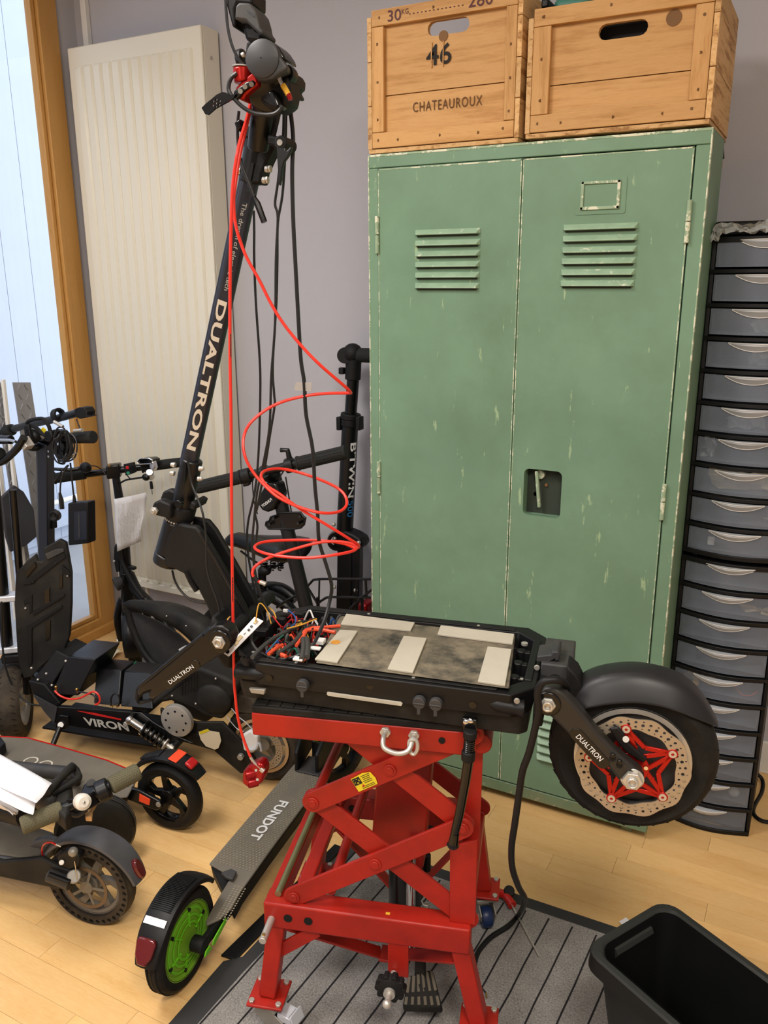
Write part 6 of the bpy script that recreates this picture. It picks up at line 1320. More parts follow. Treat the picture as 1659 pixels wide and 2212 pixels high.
for x, y in ((121, 1484), (166, 1489)): part('terminal', M().sphere(p(x, y, -.082), .005).cyl(p(x, y, -.082), p(x+2, y+8, -.082), .0026), 'brass', vs)
cable(q_([(118, 1492), (130, 1503), (150, 1510), (172, 1508), (190, 1499), (202, 1494), (212, 1500), (216, 1512), (212, 1520), (206, 1522)], -.086), .0030, 'hose_red', vs); cable(q_([(168, 1494), (182, 1496), (198, 1500), (208, 1508), (210, 1518)], -.083), .0024, 'wire_black', vs)
cable(q_([(240, 1524), (240, 1508), (246, 1499), (254, 1500), (258, 1510), (256, 1525)], -.083), .0028, 'wire_black', vs)
for x, y in ((239, 1522), (243, 1525), (253, 1525)): part('bullet_plug', M().cyl(p(x, y-3, -.083), p(x, y+3, -.083), .002), 'brass', vs)
# raised lid
LQ = [(34, 1239), (56, 1214), (76, 1198), (80, 1212), (90, 1214), (97, 1207), (93, 1186), (128, 1166), (142, 1173), (147, 1198), (154, 1239), (154, 1306), (150, 1374), (140, 1402), (121, 1412), (90, 1440), (68, 1462), (51, 1466), (42, 1440), (37, 1408), (31, 1306)]
lo0 = VF.w(.045, -.07, 0); ldir = (pn(150, 1300, lo0, Vector((.55, -.83, .0)).normalized()))
LN = Vector((.55, -.83, .04)).normalized()
def lp_(x, y, o=0.): return pn(x, y, lo0+LN*o, LN)
lid = part('deck_lid', M().prism([lp_(*c_) for c_ in LQ], -LN*.022), 'black_dusty', vs, bevel=.003)
def lrel(pts, o=.004, m_='black_matte', nm='lid_rib'): part(nm, M().prism([lp_(*c_) for c_ in pts], LN*o), m_, lid, bevel=.001)
lrel([(50, 1262), (62, 1250), (120, 1205), (140, 1195), (143, 1203), (66, 1262)], .005); lrel([(52, 1296), (70, 1283), (70, 1322), (64, 1325), (64, 1300), (52, 1306)], .004)
lrel([(70, 1320), (140, 1282), (140, 1288), (72, 1330)], .005); lrel([(58, 1352), (134, 1306), (136, 1312), (70, 1356), (70, 1432), (62, 1438)], .005)
lrel([(96, 1275), (108, 1268), (108, 1305), (97, 1310)], .004, 'black_gloss', 'lid_pocket'); lrel([(98, 1342), (110, 1338), (109, 1378), (99, 1384)], .004, 'black_gloss', 'lid_pocket'); lrel([(128, 1240), (136, 1236), (136, 1268), (128, 1272)], .004, 'black_gloss', 'lid_pocket')
lrel([(136, 1220), (150, 1232), (154, 1240), (150, 1243), (134, 1228)], .010); lrel([(98, 1196), (120, 1186), (138, 1184), (140, 1190), (104, 1208)], .006, 'dark_grey')
lrel([(55, 1236), (76, 1213), (80, 1222), (58, 1248)], .006, 'black_gloss', 'lid_notch')
for x, y in ((55, 1314), (146, 1244), (68, 1255), (72, 1258), (120, 1217)): part('screw', M().sphere(lp_(x, y, .003), .0035), 'steel' if x in (55, 146) else 'black_gloss', lid)
# motor cover, swing arm and shock
part('motor_cover', M().prism(q_([(368, 1481), (395, 1444), (430, 1442), (486, 1464), (514, 1480), (503, 1501), (480, 1556), (440, 1548), (412, 1532), (368, 1515), (344, 1520), (318, 1545), (300, 1540), (335, 1508)], -.06), vn*.12), 'black_dusty', vs, bevel=.012, seg=3)
part('cover_dome', M().sphere(p(462, 1510, -.060), .055, (1, .32, .85), 24, 14, (vd, vn, Z3)), 'black_dusty', vs)
vh = M()
for i in range(6):
    for j in range(8):
        x, y = 394+i*6.4+(j % 2)*0, 1501-i*3.2-j*5.2+i*1
        if x+y*0 > 0 and y > 1450+i*0: c = p(x+j*0, y, -.0612); vh.cyl(c, c-vn*.0006, .0021, seg=8)
part('vent_holes', vh, 'black_gloss', vs, kind='stuff')
for x, y in ((372, 1503), (423, 1520), (466, 1466)): part('screw', M().sphere(p(x, y, -.061), .0035), 'steel', vs)
c = p(385, 1554, -.075); md = part('sprocket_disc', M().lathe([(.001, .014), (.045, .014), (.050, .012), (.0515, 0), (.001, 0)], c, -vn, 44), 'steel', vs, bevel=.0)
for i in range(8): a = 2*math.pi*i/8; e = vd*math.cos(a)+Z3*math.sin(a); part('bolt_hole', M().cyl(c+e*.033-vn*.0135, c+e*.033-vn*.0146, .0036, seg=12), 'black_gloss', md)
part('swing_arm', M().prism(q_([(345, 1530), (420, 1560), (480, 1560), (520, 1600), (552, 1640), (548, 1665), (520, 1672), (462, 1622), (420, 1610), (350, 1590)], -.058), vn*.010), 'black_dusty', vs, bevel=.003)
part('pivot_tab', M().prism(q_([(405, 1580), (440, 1590), (462, 1606), (430, 1602), (400, 1596)], -.064), vn*.03), 'black_matte', vs, bevel=.002)
gd = part('guard_plate', M().prism(q_([(429, 1581), (449, 1574), (452, 1578), (474, 1582), (478, 1600), (472, 1616), (464, 1619), (445, 1612), (434, 1598)], -.068), -vn*.0008), 'paper_cream', vs)
part('yellow_tape', M().prism(q_([(430, 1581), (449, 1574), (452, 1579), (434, 1586)], -.069), -vn*.0006), 'sticker_yellow', gd)
sa_, sb2 = p(281, 1555, -.10), p(371, 1616, -.10); sv = (sb2-sa_).normalized()
part('shock_body', M().cyl(sa_, sa_.lerp(sb2, .35), .012, seg=20).cyl(sa_.lerp(sb2, .30), sa_.lerp(sb2, .34), .020, seg=20).sphere(sa_, .014), 'chrome', vs, bevel=.001)
part('shock_rod', M().cyl(sa_.lerp(sb2, .35), sb2, .007, seg=16).cyl(sa_.lerp(sb2, .84), sa_.lerp(sb2, .87), .018, seg=20).cyl(sb2-sv*.008, sb2+sv*.006, .011, seg=14), 'steel', vs, bevel=.001)
X3, Y3 = perp(sv); coil = []
for i in range(100): t = i/99; a = t*2*math.pi*5.2; coil.append(sa_.lerp(sb2, .31+.54*t)+(X3*math.cos(a)+Y3*math.sin(a))*.0175)
part('coil_spring', M().tube(coil, .0045, 8), 'black_gloss', vs)
part('shock_mount', M().cyl(p(288, 1540, -.09), sa_, .007).cyl(p(392, 1596, -.07), p(376, 1612, -.10), .008), 'black_matte', vs, bevel=.001); part('mount_bolt', M().nut(p(274, 1562, -.10), -vn, .008, .010).nut(p(372, 1624, -.10), -vn, .009, .012), 'steel', vs, bevel=.001)
part('caliper', M().prism(q_([(520, 1590), (540, 1578), (556, 1592), (558, 1612), (545, 1628), (526, 1622)], -.085), vn*.02), 'white_plastic', vs, bevel=.005, seg=3)
part('caliper_arm', M().tube(q_([(535, 1620), (552, 1618), (560, 1605), (565, 1622)], -.09), .0035, 8, 4), 'tin_white', vs); part('axle_nut', M().nut(p(518, 1637, -.07), vn, .010, .012), 'steel', vs, bevel=.001)
cable(q_([(500, 1530), (515, 1548), (530, 1560), (545, 1575)], -.075), .0014, 'tin_white', vs); cable(q_([(490, 1548), (506, 1568), (515, 1576), (526, 1580)], -.075), .0012, 'tin_white', vs)
part('rear_arch', M().prism(q_([(500, 1500), (540, 1505), (560, 1530), (545, 1545), (500, 1540)], -.02), vn*.05), 'rubber_dusty', vs, bevel=.006)
# kickstand
part('kickstand', M().prism(q_([(128, 1545), (146, 1548), (147, 1562), (140, 1577), (119, 1573), (120, 1560)], -.095), vn*.012), 'black_satin', vs, bevel=.002); part('stand_leg', M().cyl(p(130, 1570, -.10), p(113, 1612, -.14), .0085, seg=14), 'black_gloss', vs, bevel=.001); part('stand_bolt', M().cyl(p(131, 1566, -.101), p(131, 1566, -.094), .009, seg=16), 'white_plastic', vs, bevel=.001)
# fork and bars
hx0 = fc_+Vector((.05, .10, .15)) if 0 else None
fk = [pn(x, y, fc_+Vector((0, 0, 0)), Vector((.3, -.95, 0)).normalized()) for x, y in ((22, 1500), (16, 1400), (8, 1290), (-14, 1060), (-20, 975))]
part('fork_leg', M().tube([fk[0]+fwa*.055, fk[2]+fwa*.055], .015, 16), 'black_satin', vs); part('fork_leg', M().tube([fk[0]-fwa*.055, fk[2]-fwa*.055], .015, 16), 'black_satin', vs)
part('stanchion', M().tube([fk[1]+fwa*.055, fk[3]+fwa*.055], .012, 14), 'chrome' if 0 else 'black_gloss', vs); part('stanchion', M().tube([fk[1]-fwa*.055, fk[3]-fwa*.055], .012, 14), 'black_gloss', vs)
for k, (t, h) in enumerate(((1, .020), (2, .020))): c = fk[t]; part('triple_clamp', M().box(c, (.16, .05, h), (fwa, fwa.cross(Z3), Z3)).cyl(c+fwa*.055-Z3*.02, c+fwa*.055+Z3*.02, .020).cyl(c-fwa*.055-Z3*.02, c-fwa*.055+Z3*.02, .020), 'tin_white', vs, bevel=.004)
part('steering_tube', M().tube([fk[1], fk[4]], .018, 16), 'black_satin', vs)
part('upper_guard', M().box(fk[1]-Z3*.03+Vector((.03, .03, 0)), (.12, .06, .03), (fwa, fwa.cross(Z3), Z3)), 'black_matte', vs, bevel=.006)
cable([pn(x, y, fc_+Vector((.05, -.05, 0)), Vector((.3, -.95, 0)).normalized()) for x, y in ((3, 1300), (4, 1360), (8, 1420), (18, 1460), (35, 1495), (60, 1518), (85, 1524), (112, 1523))], .0030, 'wire_black', vs)
def hq(x, y, Y=1.62): return pY(x, y, Y)
part('handlebar', M().tube([hq(-60, 1010), hq(-5, 1000), hq(15, 990), hq(40, 965), hq(52, 945)], .0115, 14, 4), 'black_gloss', vs)
part('handlebar_grip', M().tube([hq(-70, 985), hq(2, 980)], .019, 16), 'grip_rubber', vs, bevel=.003)
part('bar_clamp', M().prism([hq(x, y) for x, y in ((36, 952), (44, 945), (58, 965), (50, 974))], (0, .03, 0)), 'steel', vs, bevel=.002)
part('mirror_arm', M().tube([hq(-60, 950), hq(24, 950)], .013, 14), 'black_gloss', vs); part('chrome_stem', M().tube([hq(-60, 950, 1.605), hq(22, 951, 1.605), hq(34, 954, 1.605)], .0045, 8), 'chrome', vs)

# ================================================================ scooter with a square column, cables and charger hung on it
ts = thing('electric_scooter', 'scooter with a tall square black column, behind the raised deck lid', 'scooter', (-2.36, 1.86, 0))
cb0, cb1 = pY(106, 1490, 1.86), pY(98, 955, 1.80)
cb0 = pY(104, 1420, 1.88)
part('column', M().beam(cb0, cb1, .040, .036, Vector((1, .1, 0))), 'navy_black', ts, bevel=.003)
part('column_edge', M().beam(cb0-Vector((.018, .018, 0)), cb1-Vector((.018, .018, 0)), .006, .003, Vector((1, 0, 0))), 'fender_grey', ts)
wheel(ts, 'front_wheel', Vector((-2.39, 1.87, .11)), Vector((1, -.12, 0)), .11, .06, .075, 'spokes', 'black_satin', 'rubber', n=5)
part('deck', M().box((-2.44, 1.66, .12), (.15, .26, .05), (Vector((.993, -.12, 0)), Vector((.12, .993, 0)), Z3)), 'black_dusty', ts, bevel=.01)
part('neck', M().tube([cb0+Z3*.02, Vector((-2.39, 1.85, .22)), Vector((-2.43, 1.76, .13))], .024, 14, 4), 'black_satin', ts)
wheel(ts, 'rear_wheel', Vector((-2.46, 1.45, .11)), Vector((1, -.12, 0)), .11, .06, .075, 'spokes', 'black_satin', 'rubber', n=5)
def H2(x, y, Y=1.80): return pY(x, y, Y)
part('lock_bracket', M().prism([H2(x, y, 1.83) for x, y in ((104, 1104), (112, 1102), (114, 1143), (108, 1143))], (0, .02, 0)).lathe([(.010, -.010), (.018, -.010), (.018, .010), (.010, .010)], H2(119, 1114, 1.81), Vector((.3, -1, 0)), 22, closed=True), 'black_satin', ts, bevel=.002)
for y in (975, 986): part('bolt', M().box(H2(105, y, 1.775), (.006, .003, .006)), 'chrome', ts)
ub = [H2(-60, 950, 1.95), H2(0, 935, 1.92), H2(60, 918, 1.88), H2(120, 905, 1.85), H2(176, 889, 1.82)]
hb3 = part('handlebar', M().tube(ub, .0125, 14, 3), 'black_satin', ts)
part('handlebar_grip', M().tube([H2(-40, 946, 1.94), H2(26, 928, 1.90)], .020, 18), 'grip_rubber', ts, bevel=.003)
part('lever_clamp', M().lathe([(.012, -.012), (.021, -.012), (.021, .012), (.012, .012)], H2(125, 896, 1.84), ub[4]-ub[2], 22, closed=True), 'black_plastic', ts, bevel=.002)
part('twist_end', M().prism([H2(x, y, 1.80) for x, y in ((160, 884), (170, 880), (182, 881), (188, 890), (187, 898), (194, 900), (172, 905), (162, 900))], (0, .035, 0)), 'black_matte', ts, bevel=.004)
part('guard_loop', M().tube([H2(x, y, 1.76) for x, y in ((58, 916), (65, 908), (90, 904), (98, 910), (106, 922), (108, 940), (92, 938), (80, 925), (62, 918))], .006, 8, 3, closed=True), 'black_matte', ts)
part('lower_bar', M().tube([H2(60, 958), H2(90, 950), H2(150, 946)], .0125, 14), 'black_satin', ts)
g = part('handlebar_grip', M().tube([H2(145, 947), H2(175, 945), H2(202, 944)], [.016, .0185, .0195], 20), 'grip_rubber', ts, bevel=.003)
part('control_pod', M().prism([H2(x, y, 1.75) for x, y in ((95, 932), (108, 930), (113, 945), (108, 955), (96, 952))], (0, .04, 0)), 'black_plastic', ts, bevel=.004)
pb = part('button_strap', M().prism([H2(x, y, 1.73) for x, y in ((50, 920), (60, 917), (69, 958), (66, 968), (56, 966))], (0, .012, 0)), 'black_matte', ts, bevel=.003)
for k in range(4): part('strap_hole', M().box(H2(56+2.6*k, 930+8*k, 1.728), (.006, .002, .005)), 'black_gloss', pb)
part('headlight', M().sphere(H2(72, 942, 1.76), .028, (1, .8, .8)), 'black_plastic', ts); part('cable_housing', M().sphere(H2(72, 966, 1.77), .022, (1.2, .8, .6)), 'black_plastic', ts)
part('yellow_tag', M().prism([H2(x, y, 1.77) for x, y in ((88, 928), (92, 923), (98, 928), (100, 937), (90, 936))], (0, .003, 0)), 'sticker_yellow', ts)
for a, b in (((117, 911), (136, 922)), ((160, 931), (178, 929)), ((88, 940), (94, 945))): part('lever_stub', M().cyl(H2(*a, 1.77), H2(*b, 1.77), .0052), 'steel', ts)
part('round_pod', M().lathe([(.001, .012), (.026, .010), (.030, 0), (.026, -.012), (.001, -.014)], H2(140, 975, 1.79), Vector((.3, -1, .1)), 24), 'black_gloss', ts)
rr = random.Random(8)
for k in range(9):
    cx, cy, rx, ry = 137+rr.uniform(-6, 6), 962+rr.uniform(-8, 8), rr.uniform(10, 24), rr.uniform(24, 38); pts = []
    for i in range(12): a = 2*math.pi*i/12; pts.append(H2(cx+rx*math.cos(a), cy+ry*math.sin(a)+rr.uniform(-2, 2), 1.76+.02*math.cos(a+k)))
    part('cable', M().tube(pts, .0026, 6, 3, closed=True), 'wire_black', ts)
cable([H2(165, 905, 1.81), H2(170, 918, 1.81), H2(175, 930, 1.80)], .002, 'wire_black', ts)
part('plug_prong', M().cyl(H2(150, 985, 1.75), H2(158, 990, 1.75), .003).cyl(H2(154, 983, 1.75), H2(164, 978, 1.75), .0025), 'chrome', ts)
ch = thing('charger', 'black charger brick hanging by its cord beside the square column', 'charger', H2(168, 1177, 1.76))
part('brick', M().prism([H2(x, y, 1.745) for x, y in ((146, 1087), (188, 1085), (190, 1174), (147, 1179))], (0, .035, 0)), 'black_plastic', ch, bevel=.004)
part('side_face', M().prism([H2(x, y, 1.744) for x, y in ((160, 1105), (187, 1104), (188, 1165), (161, 1167))], (0, -.0006, 0)), 'navy_black', ch)
part('vent_rib', M().prism([H2(x, y, 1.7435) for x, y in ((169, 1110), (172, 1110), (173, 1160), (170, 1160))], (0, -.001, 0)), 'dark_grey', ch)
part('cord', M().tube([H2(152, 1000, 1.76), H2(155, 1030, 1.76), H2(158, 1060, 1.76), H2(160, 1072, 1.76)], .0028, 7, 4).cyl(H2(160, 1070, 1.76), H2(161, 1088, 1.76), .004, .0065), 'wire_black', ch)
part('plug_cord', M().tube([H2(148, 1005, 1.76), H2(138, 1020, 1.76), H2(131, 1045, 1.76), H2(130, 1066, 1.76)], .0026, 7, 4).tube([H2(129, 1064, 1.76), H2(132, 1080, 1.76), H2(134, 1099, 1.76)], [.004, .0078, .0075], 8), 'wire_black', ch)
cable([H2(146, 1005, 1.77), H2(130, 1022, 1.77), H2(118, 1040, 1.77)], .0024, 'wire_black', ts)

# ================================================================ scooter by the radiator, paper wrapped on its stem
YS = 2.14
us = thing('electric_scooter', 'slim black scooter by the radiator with a paper sheet wrapped on its stem', 'scooter', (-2.25, 2.15, 0))
def U2(x, y, Y=YS): return pY(x, y, Y)
wc3 = Vector((-2.245, 2.165, .11)); wax3 = Vector((.74, .67, 0)).normalized()
wheel(us, 'front_wheel', wc3, wax3, .11, .05, .078, 'spokes', 'black_satin', 'rubber', n=6)
fender(us, wc3, wax3, .128, .075, math.radians(-100), math.radians(45), 'black_satin', name='front_fender', drop=.5, taper=.1)
for s in (-1, 1): part('fork_leg', M().tube([wc3+wax3*(s*.05), wc3+wax3*(s*.055)+Z3*.10, wc3+wax3*(s*.030)+Z3*.17], [.013, .014, .016], 12, 3), 'black_satin', us)
part('axle_nut', M().nut(wc3-wax3*.066, wax3, .010, .010), 'steel', us, bevel=.001)
part('stem', M().tube([U2(276, 1290), U2(268, 1180), U2(258, 1080), U2(249, 1022)], [.021, .021, .016, .014], 18), 'black_satin', us)
part('head_tube', M().cyl(U2(280, 1320), U2(272, 1235), .026, seg=24), 'black_satin', us, bevel=.003)
part('fold_hinge', M().prism([U2(x, y, 2.12) for x, y in ((246, 1182), (250, 1174), (256, 1200), (258, 1236), (250, 1236), (245, 1210))], (0, .02, 0)), 'black_matte', us, bevel=.003)
part('hinge_lever', M().beam(U2(274, 1222), U2(292, 1228), .018, .012), 'black_satin', us, bevel=.003); part('hinge_bolt', M().sphere(U2(247, 1212, 2.12), .005), 'steel', us)
part('headlight', M().lathe([(.001, -.03), (.020, -.026), (.028, 0), (.026, .004), (.022, 0), (.001, -.006)], U2(250, 1262, 2.10), Vector((-.5, -.8, -.25)), 22), 'dark_grey', us)
part('down_tube', M().tube([U2(278, 1240), U2(295, 1275), U2(318, 1300), U2(345, 1330), U2(370, 1370)], .021, 16, 4), 'black_satin', us)
cable([U2(258, 1180, 2.1), U2(262, 1210, 2.1), U2(276, 1240, 2.1), U2(292, 1268, 2.1), U2(310, 1292, 2.1)], .008, 'black_matte', us); cable([U2(261, 1180, 2.11), U2(266, 1240, 2.1), U2(262, 1300, 2.1), U2(266, 1330, 2.1)], .0024, 'wire_black', us)
bl, br_ = U2(118, 1033, 2.02), U2(395, 998, 2.28)
hp = lambda t: bl.lerp(br_, t); hdv = (br_-bl).normalized()
part('handlebar', M().cyl(hp(.05), hp(.95), .0125, seg=18), 'black_gloss', us)
for a, b in ((0, .24), (.68, 1.0)): part('handlebar_grip', M().cyl(hp(a), hp(b), .019, .0175, 22).cyl(hp(a)-hdv*.002, hp(a)+hdv*.004, .022), 'grip_rubber', us, bevel=.002)
part('bar_clamp', M().box(hp(.46), (.05, .045, .05), (hdv, Z3.cross(hdv), Z3)), 'black_gloss', us, bevel=.006); part('clamp_bolt', M().cyl(hp(.46)+Z3*.02-Vector((0, .02, 0)), hp(.46)+Z3*.026-Vector((0, .02, 0)), .006), 'brass', us)
sp_ = part('switch_pod', M().prism([U2(x, y, 2.12) for x, y in ((266, 1003), (279, 1001), (283, 1023), (271, 1028))], (0, .03, 0)), 'black_plastic', us, bevel=.002)
part('red_button', M().cyl(U2(275, 1010, 2.116), U2(275, 1010, 2.121), .0062), 'tail_bright', sp_, bevel=.001); part('green_button', M().cyl(U2(277, 1022, 2.116), U2(277, 1022, 2.121), .0062), 'pcb_green', sp_, bevel=.001)
ds = part('display', M().prism([U2(x, y, 2.17) for x, y in ((297, 997), (303, 991), (322, 990), (330, 994), (328, 1002), (300, 1003))], (0, .04, 0)), 'black_gloss', us, bevel=.003); part('display_bezel', M().tube([U2(x, y, 2.168) for x, y in ((297, 997), (303, 991), (322, 990), (329, 994), (326, 1002), (300, 1003))], .0026, 6, closed=True), 'chrome', ds)
part('lever_mount', M().prism([U2(x, y, 2.17) for x, y in ((322, 993), (329, 996), (334, 1010), (330, 1018), (322, 1010))], (0, .02, 0)), 'chrome', us, bevel=.003)
part('key_switch', M().cyl(U2(323, 1020, 2.15), U2(326, 1030, 2.18), .014), 'chrome', us, bevel=.003); part('key_shroud', M().sphere(U2(315, 1031, 2.15), .016, (1, .7, .8)), 'black_gloss', us)
part('key', M().tube([U2(326, 1040, 2.15), U2(328, 1056, 2.15)], [.005, .006], 8).cyl(U2(328, 1055, 2.15), U2(329, 1068, 2.15), .0012), 'black_plastic', us)
cable([U2(275, 1027), U2(282, 1034), U2(296, 1033), U2(310, 1030)], .0022, 'wire_black', us); cable([U2(258, 1045), U2(272, 1037), U2(290, 1034), U2(308, 1031)], .0035, 'wire_black', us)
part('throttle_pod', M().sphere(U2(185, 1010, 2.06), .022, (1.1, .8, .9)), 'black_plastic', us); part('brake_lever', M().tube([U2(118, 1013, 2.0), U2(150, 1015, 2.02), U2(175, 1011, 2.05), U2(190, 1010, 2.05)], [.006, .007, .007, .008], 8, 3), 'black_gloss', us)
cable([U2(190, 1006, 2.06), U2(207, 1007, 2.08), U2(220, 1015, 2.1), U2(228, 1025, 2.1)], .002, 'wire_black', us)
# paper sheet wrapped round the stem
v = []; nx, nz = 13, 9; rr = random.Random(12)
tl_, tr_, brp, blp = U2(246, 1078, 2.085), U2(321, 1062, 2.17), U2(315, 1165, 2.17), U2(253, 1192, 2.085)
for i in range(nx):
    for j in range(nz):
        u_, w_ = i/(nx-1), j/(nz-1); q = tl_.lerp(tr_, u_).lerp(blp.lerp(brp, u_), w_); v.append(q+Vector((0, -.018*math.sin(min(1, u_*3)*math.pi*.5)+.010*math.sin(u_*7+w_*5)*u_+rr.uniform(-.002, .002), -.0)))
ps = part('paper_sheet', M().add(v, [(i*nz+j, (i+1)*nz+j, (i+1)*nz+j+1, i*nz+j+1) for i in range(nx-1) for j in range(nz-1)]), 'paper', ang=8)
s = ps.modifiers.new('solid', 'SOLIDIFY'); s.thickness = .0005; tag(ps, 'creased white printed sheet wrapped round the stem by the radiator', 'paper')
pr = M(); rr = random.Random(13)
for i in range(16):
    x = 256+i*3.2; y0 = 1090+rr.uniform(0, 30); 
    for k in range(4): L = rr.uniform(6, 18); a = U2(x, y0, 2.068+.0013*(x-256)*.5); b = U2(x+.6, min(1180-(x-256)*.3, y0+L), 2.068+.0013*(x-256)*.5); pr.beam(a, b, .0006, .0004); y0 += L+4
part('fine_print', pr, 'print_grey', ps)

# ================================================================ big moulded black cover
cv = thing('moulded_cover', 'large rounded black moulded plastic cover leaning between the slim scooter and the lift', 'cover', pY(380, 1450, 1.98))
A_ = [pY(x, y, Y_) for x, y, Y_ in ((272, 1314, 1.98), (290, 1300, 1.97), (330, 1297, 1.95), (380, 1303, 1.93), (430, 1322, 1.92), (468, 1350, 1.92), (480, 1385, 1.92))]
B_ = [pY(x, y, Y_) for x, y, Y_ in ((274, 1318, 1.94), (300, 1322, 1.90), (340, 1336, 1.87), (385, 1362, 1.86), (420, 1395, 1.86), (440, 1425, 1.87), (455, 1450, 1.88))]
ca_, cb_2 = catmull(A_, 4), catmull(B_, 4); v = []; nn = 7
for a, b in zip(ca_, cb_2):
    for j in range(nn): t = j/(nn-1); v.append(a.lerp(b, t)+Z3*(.030*math.sin(t*math.pi))+Vector((0, -.02*math.sin(t*math.pi), 0)))
o = part('cover_shell', M().add(v, [(i*nn+j, (i+1)*nn+j, (i+1)*nn+j+1, i*nn+j+1) for i in range(len(ca_)-1) for j in range(nn-1)]), 'black_dusty', cv); s = o.modifiers.new('solid', 'SOLIDIFY'); s.thickness = .006
in_ = [pY(x, y, 1.93) for x, y in ((276, 1320), (300, 1326), (340, 1342), (385, 1370), (418, 1402), (436, 1432), (425, 1448), (380, 1447), (350, 1440), (325, 1425), (305, 1395), (288, 1355))]
part('cover_inside', M().prism(in_, (0, .006, 0)), 'dark_grey', cv)
part('rolled_edge', M().tube([pY(x, y, 1.925) for x, y in ((275, 1318), (284, 1350), (298, 1385), (315, 1415), (335, 1436), (360, 1446), (395, 1450), (440, 1452))], .013, 12, 4), 'black_dusty', cv)
part('chevron_mark', M().tube([pY(x, y, Y_) for x, y, Y_ in ((312, 1306, 1.90), (308, 1317, 1.885), (345, 1318, 1.88))], .0015, 6), 'black_gloss', cv)
for x, y in ((360, 1331), (402, 1352)): part('rivet', M().sphere(pY(x, y, 1.862), .003), 'steel', cv)
part('white_clip', M().tube([pY(388, 1404, 1.92), pY(402, 1396, 1.92)], .004, 8), 'white_plastic', cv)
part('cover_foot', M().fbox(Frame(tuple(pY(400, 1440, 1.95).xy)+(0,), 0), (-.06, -.01, .0), (.08, .05, pY(400, 1446, 1.95).z)), 'black_matte', cv, bevel=.01)

# ================================================================ small litter on the floor by the radiator
sheet('paper_stack', ((212, 1412), (235, 1398), (262, 1408), (232, 1432)), .02, 'crumpled cream wrapping paper on the floor left of the slim scooter wheel', None, .01, 3, 'paper_cream')
for k in range(3):
    a = [pz(x, y+k*6.4, .012+.0024*k) for x, y in ((296, 1398), (326, 1408), (322, 1416), (296, 1424))]
    tag(part('paper_sheet', M().prism(a, (0, 0, .0008)), 'paper'), ('bottom', 'middle', 'topmost')[k]+' sheet of the small white paper pile under the moulded cover', 'paper', 'paper pile under the moulded cover')
tag(part('cardboard_sheet', M().prism([pz(x, y, .004) for x, y in ((215, 1425), (300, 1400), (345, 1430), (340, 1470), (250, 1455))], (0, 0, .006)), 'cardboard', bevel=.001), 'brown cardboard lying on the floor under the slim scooter', 'cardboard')
pg = thing('green_circuit_board', 'green circuit board standing behind the exposed batteries', 'circuit board', pz(292, 1442, 0.012))
a = [pY(x, y, 1.86) for x, y in ((276, 1441), (293, 1428), (306, 1444), (300, 1456), (278, 1455))]
part('board', M().prism(a, (0, .002, 0)), 'pcb_green', pg); part('board_stand', M().bb((a[0].x, 1.862, .0115), (a[2].x, 1.875, a[4].z)), 'black_plastic', pg)
tag(part('orange_connector', M().cyl(pY(240, 1433, 1.9), pY(246, 1444, 1.9), .007), 'connector_yellow', bevel=.001), 'orange-yellow connector between the battery blocks and the wall', 'connector')
for k, (m_, pts) in enumerate((('wire_red', ((248, 1448), (258, 1438), (270, 1440), (283, 1436))), ('wire_black', ((222, 1422), (238, 1428), (252, 1436), (262, 1430)),))): tag(part('loose_wire', M().tube([pY(x, y, 1.9) for x, y in pts], .002, 6, 4), m_), ('thin red wire', 'thin black wire')[k]+' lying beside the green circuit board', 'wire')

# ================================================================ bicycle by the wall
bk = thing('bicycle', 'black bicycle against the wall, saddle and curved frame showing behind the lift', 'bicycle', (-1.55, 2.2, 0))
def BK(x, y, Y=2.16): return pY(x, y, Y)
sec = []
for x, y, hw, hh in ((488, 1170, .010, .014), (497, 1168, .022, .024), (515, 1168, .027, .030), (545, 1176, .034, .034), (575, 1182, .055, .040), (600, 1186, .078, .044), (625, 1188, .090, .044), (645, 1190, .088, .040), (655, 1192, .05, .028)):
    c = BK(x, y, 2.16); sec.append([c+Vector((0, math.cos(a)*hw, math.sin(a)*hh*(1 if math.sin(a) > 0 else .75))) for a in [2*math.pi*i/16 for i in range(16)]])
sd_ = part('saddle', M().loft(sec), 'black_satin', bk, ang=60)
part('saddle_rail', M().tube([BK(520, 1190), BK(560, 1218), BK(600, 1222), BK(624, 1206)], .004, 8, 4), 'black_gloss', bk)
for x in (572, 590, 606): part('saddle_spring', M().tube([BK(x, 1212)+Vector((.010*math.cos(i*.9), .010*math.sin(i*.9), -.0011*i)) for i in range(28)], .0025, 6), 'black_gloss', bk)
part('saddle_clamp', M().sphere(BK(572, 1232), .022, (1.1, .9, .8)), 'black_plastic', bk)
part('seat_post', M().cyl(BK(566, 1230), BK(568, 1400), .0145, seg=16), 'black_gloss', bk); part('seat_tube', M().cyl(BK(567, 1272), BK(568, 1300), .02, seg=16), 'black_satin', bk)
part('frame_tube', M().tube([BK(500, 1300), BK(530, 1283), BK(575, 1285), (BK(615, 1305)), BK(650, 1345)], .021, 14, 4), 'black_satin', bk); part('frame_tube', M().tube([BK(540, 1272, 2.2), BK(575, 1268, 2.2), BK(610, 1272, 2.2), BK(640, 1295, 2.2)], .020, 14, 4), 'black_satin', bk)
wheel(bk, 'rear_wheel', Vector((-1.80, 2.22, .16)), Vector((0, -1, 0)), .16, .045, .125, 'spokes', 'black_satin', 'rubber', n=8, hub=.03)
rk = [((664, 1268), (672, 1258), (690, 1251), (800, 1251)), ((664, 1268), (686, 1304)), ((686, 1304), (700, 1294), (716, 1290), (800, 1291)), ((790, 1252), (792, 1292)), ((598, 1312), (620, 1297), (645, 1285)), ((756, 1316), (780, 1292), (806, 1272))]
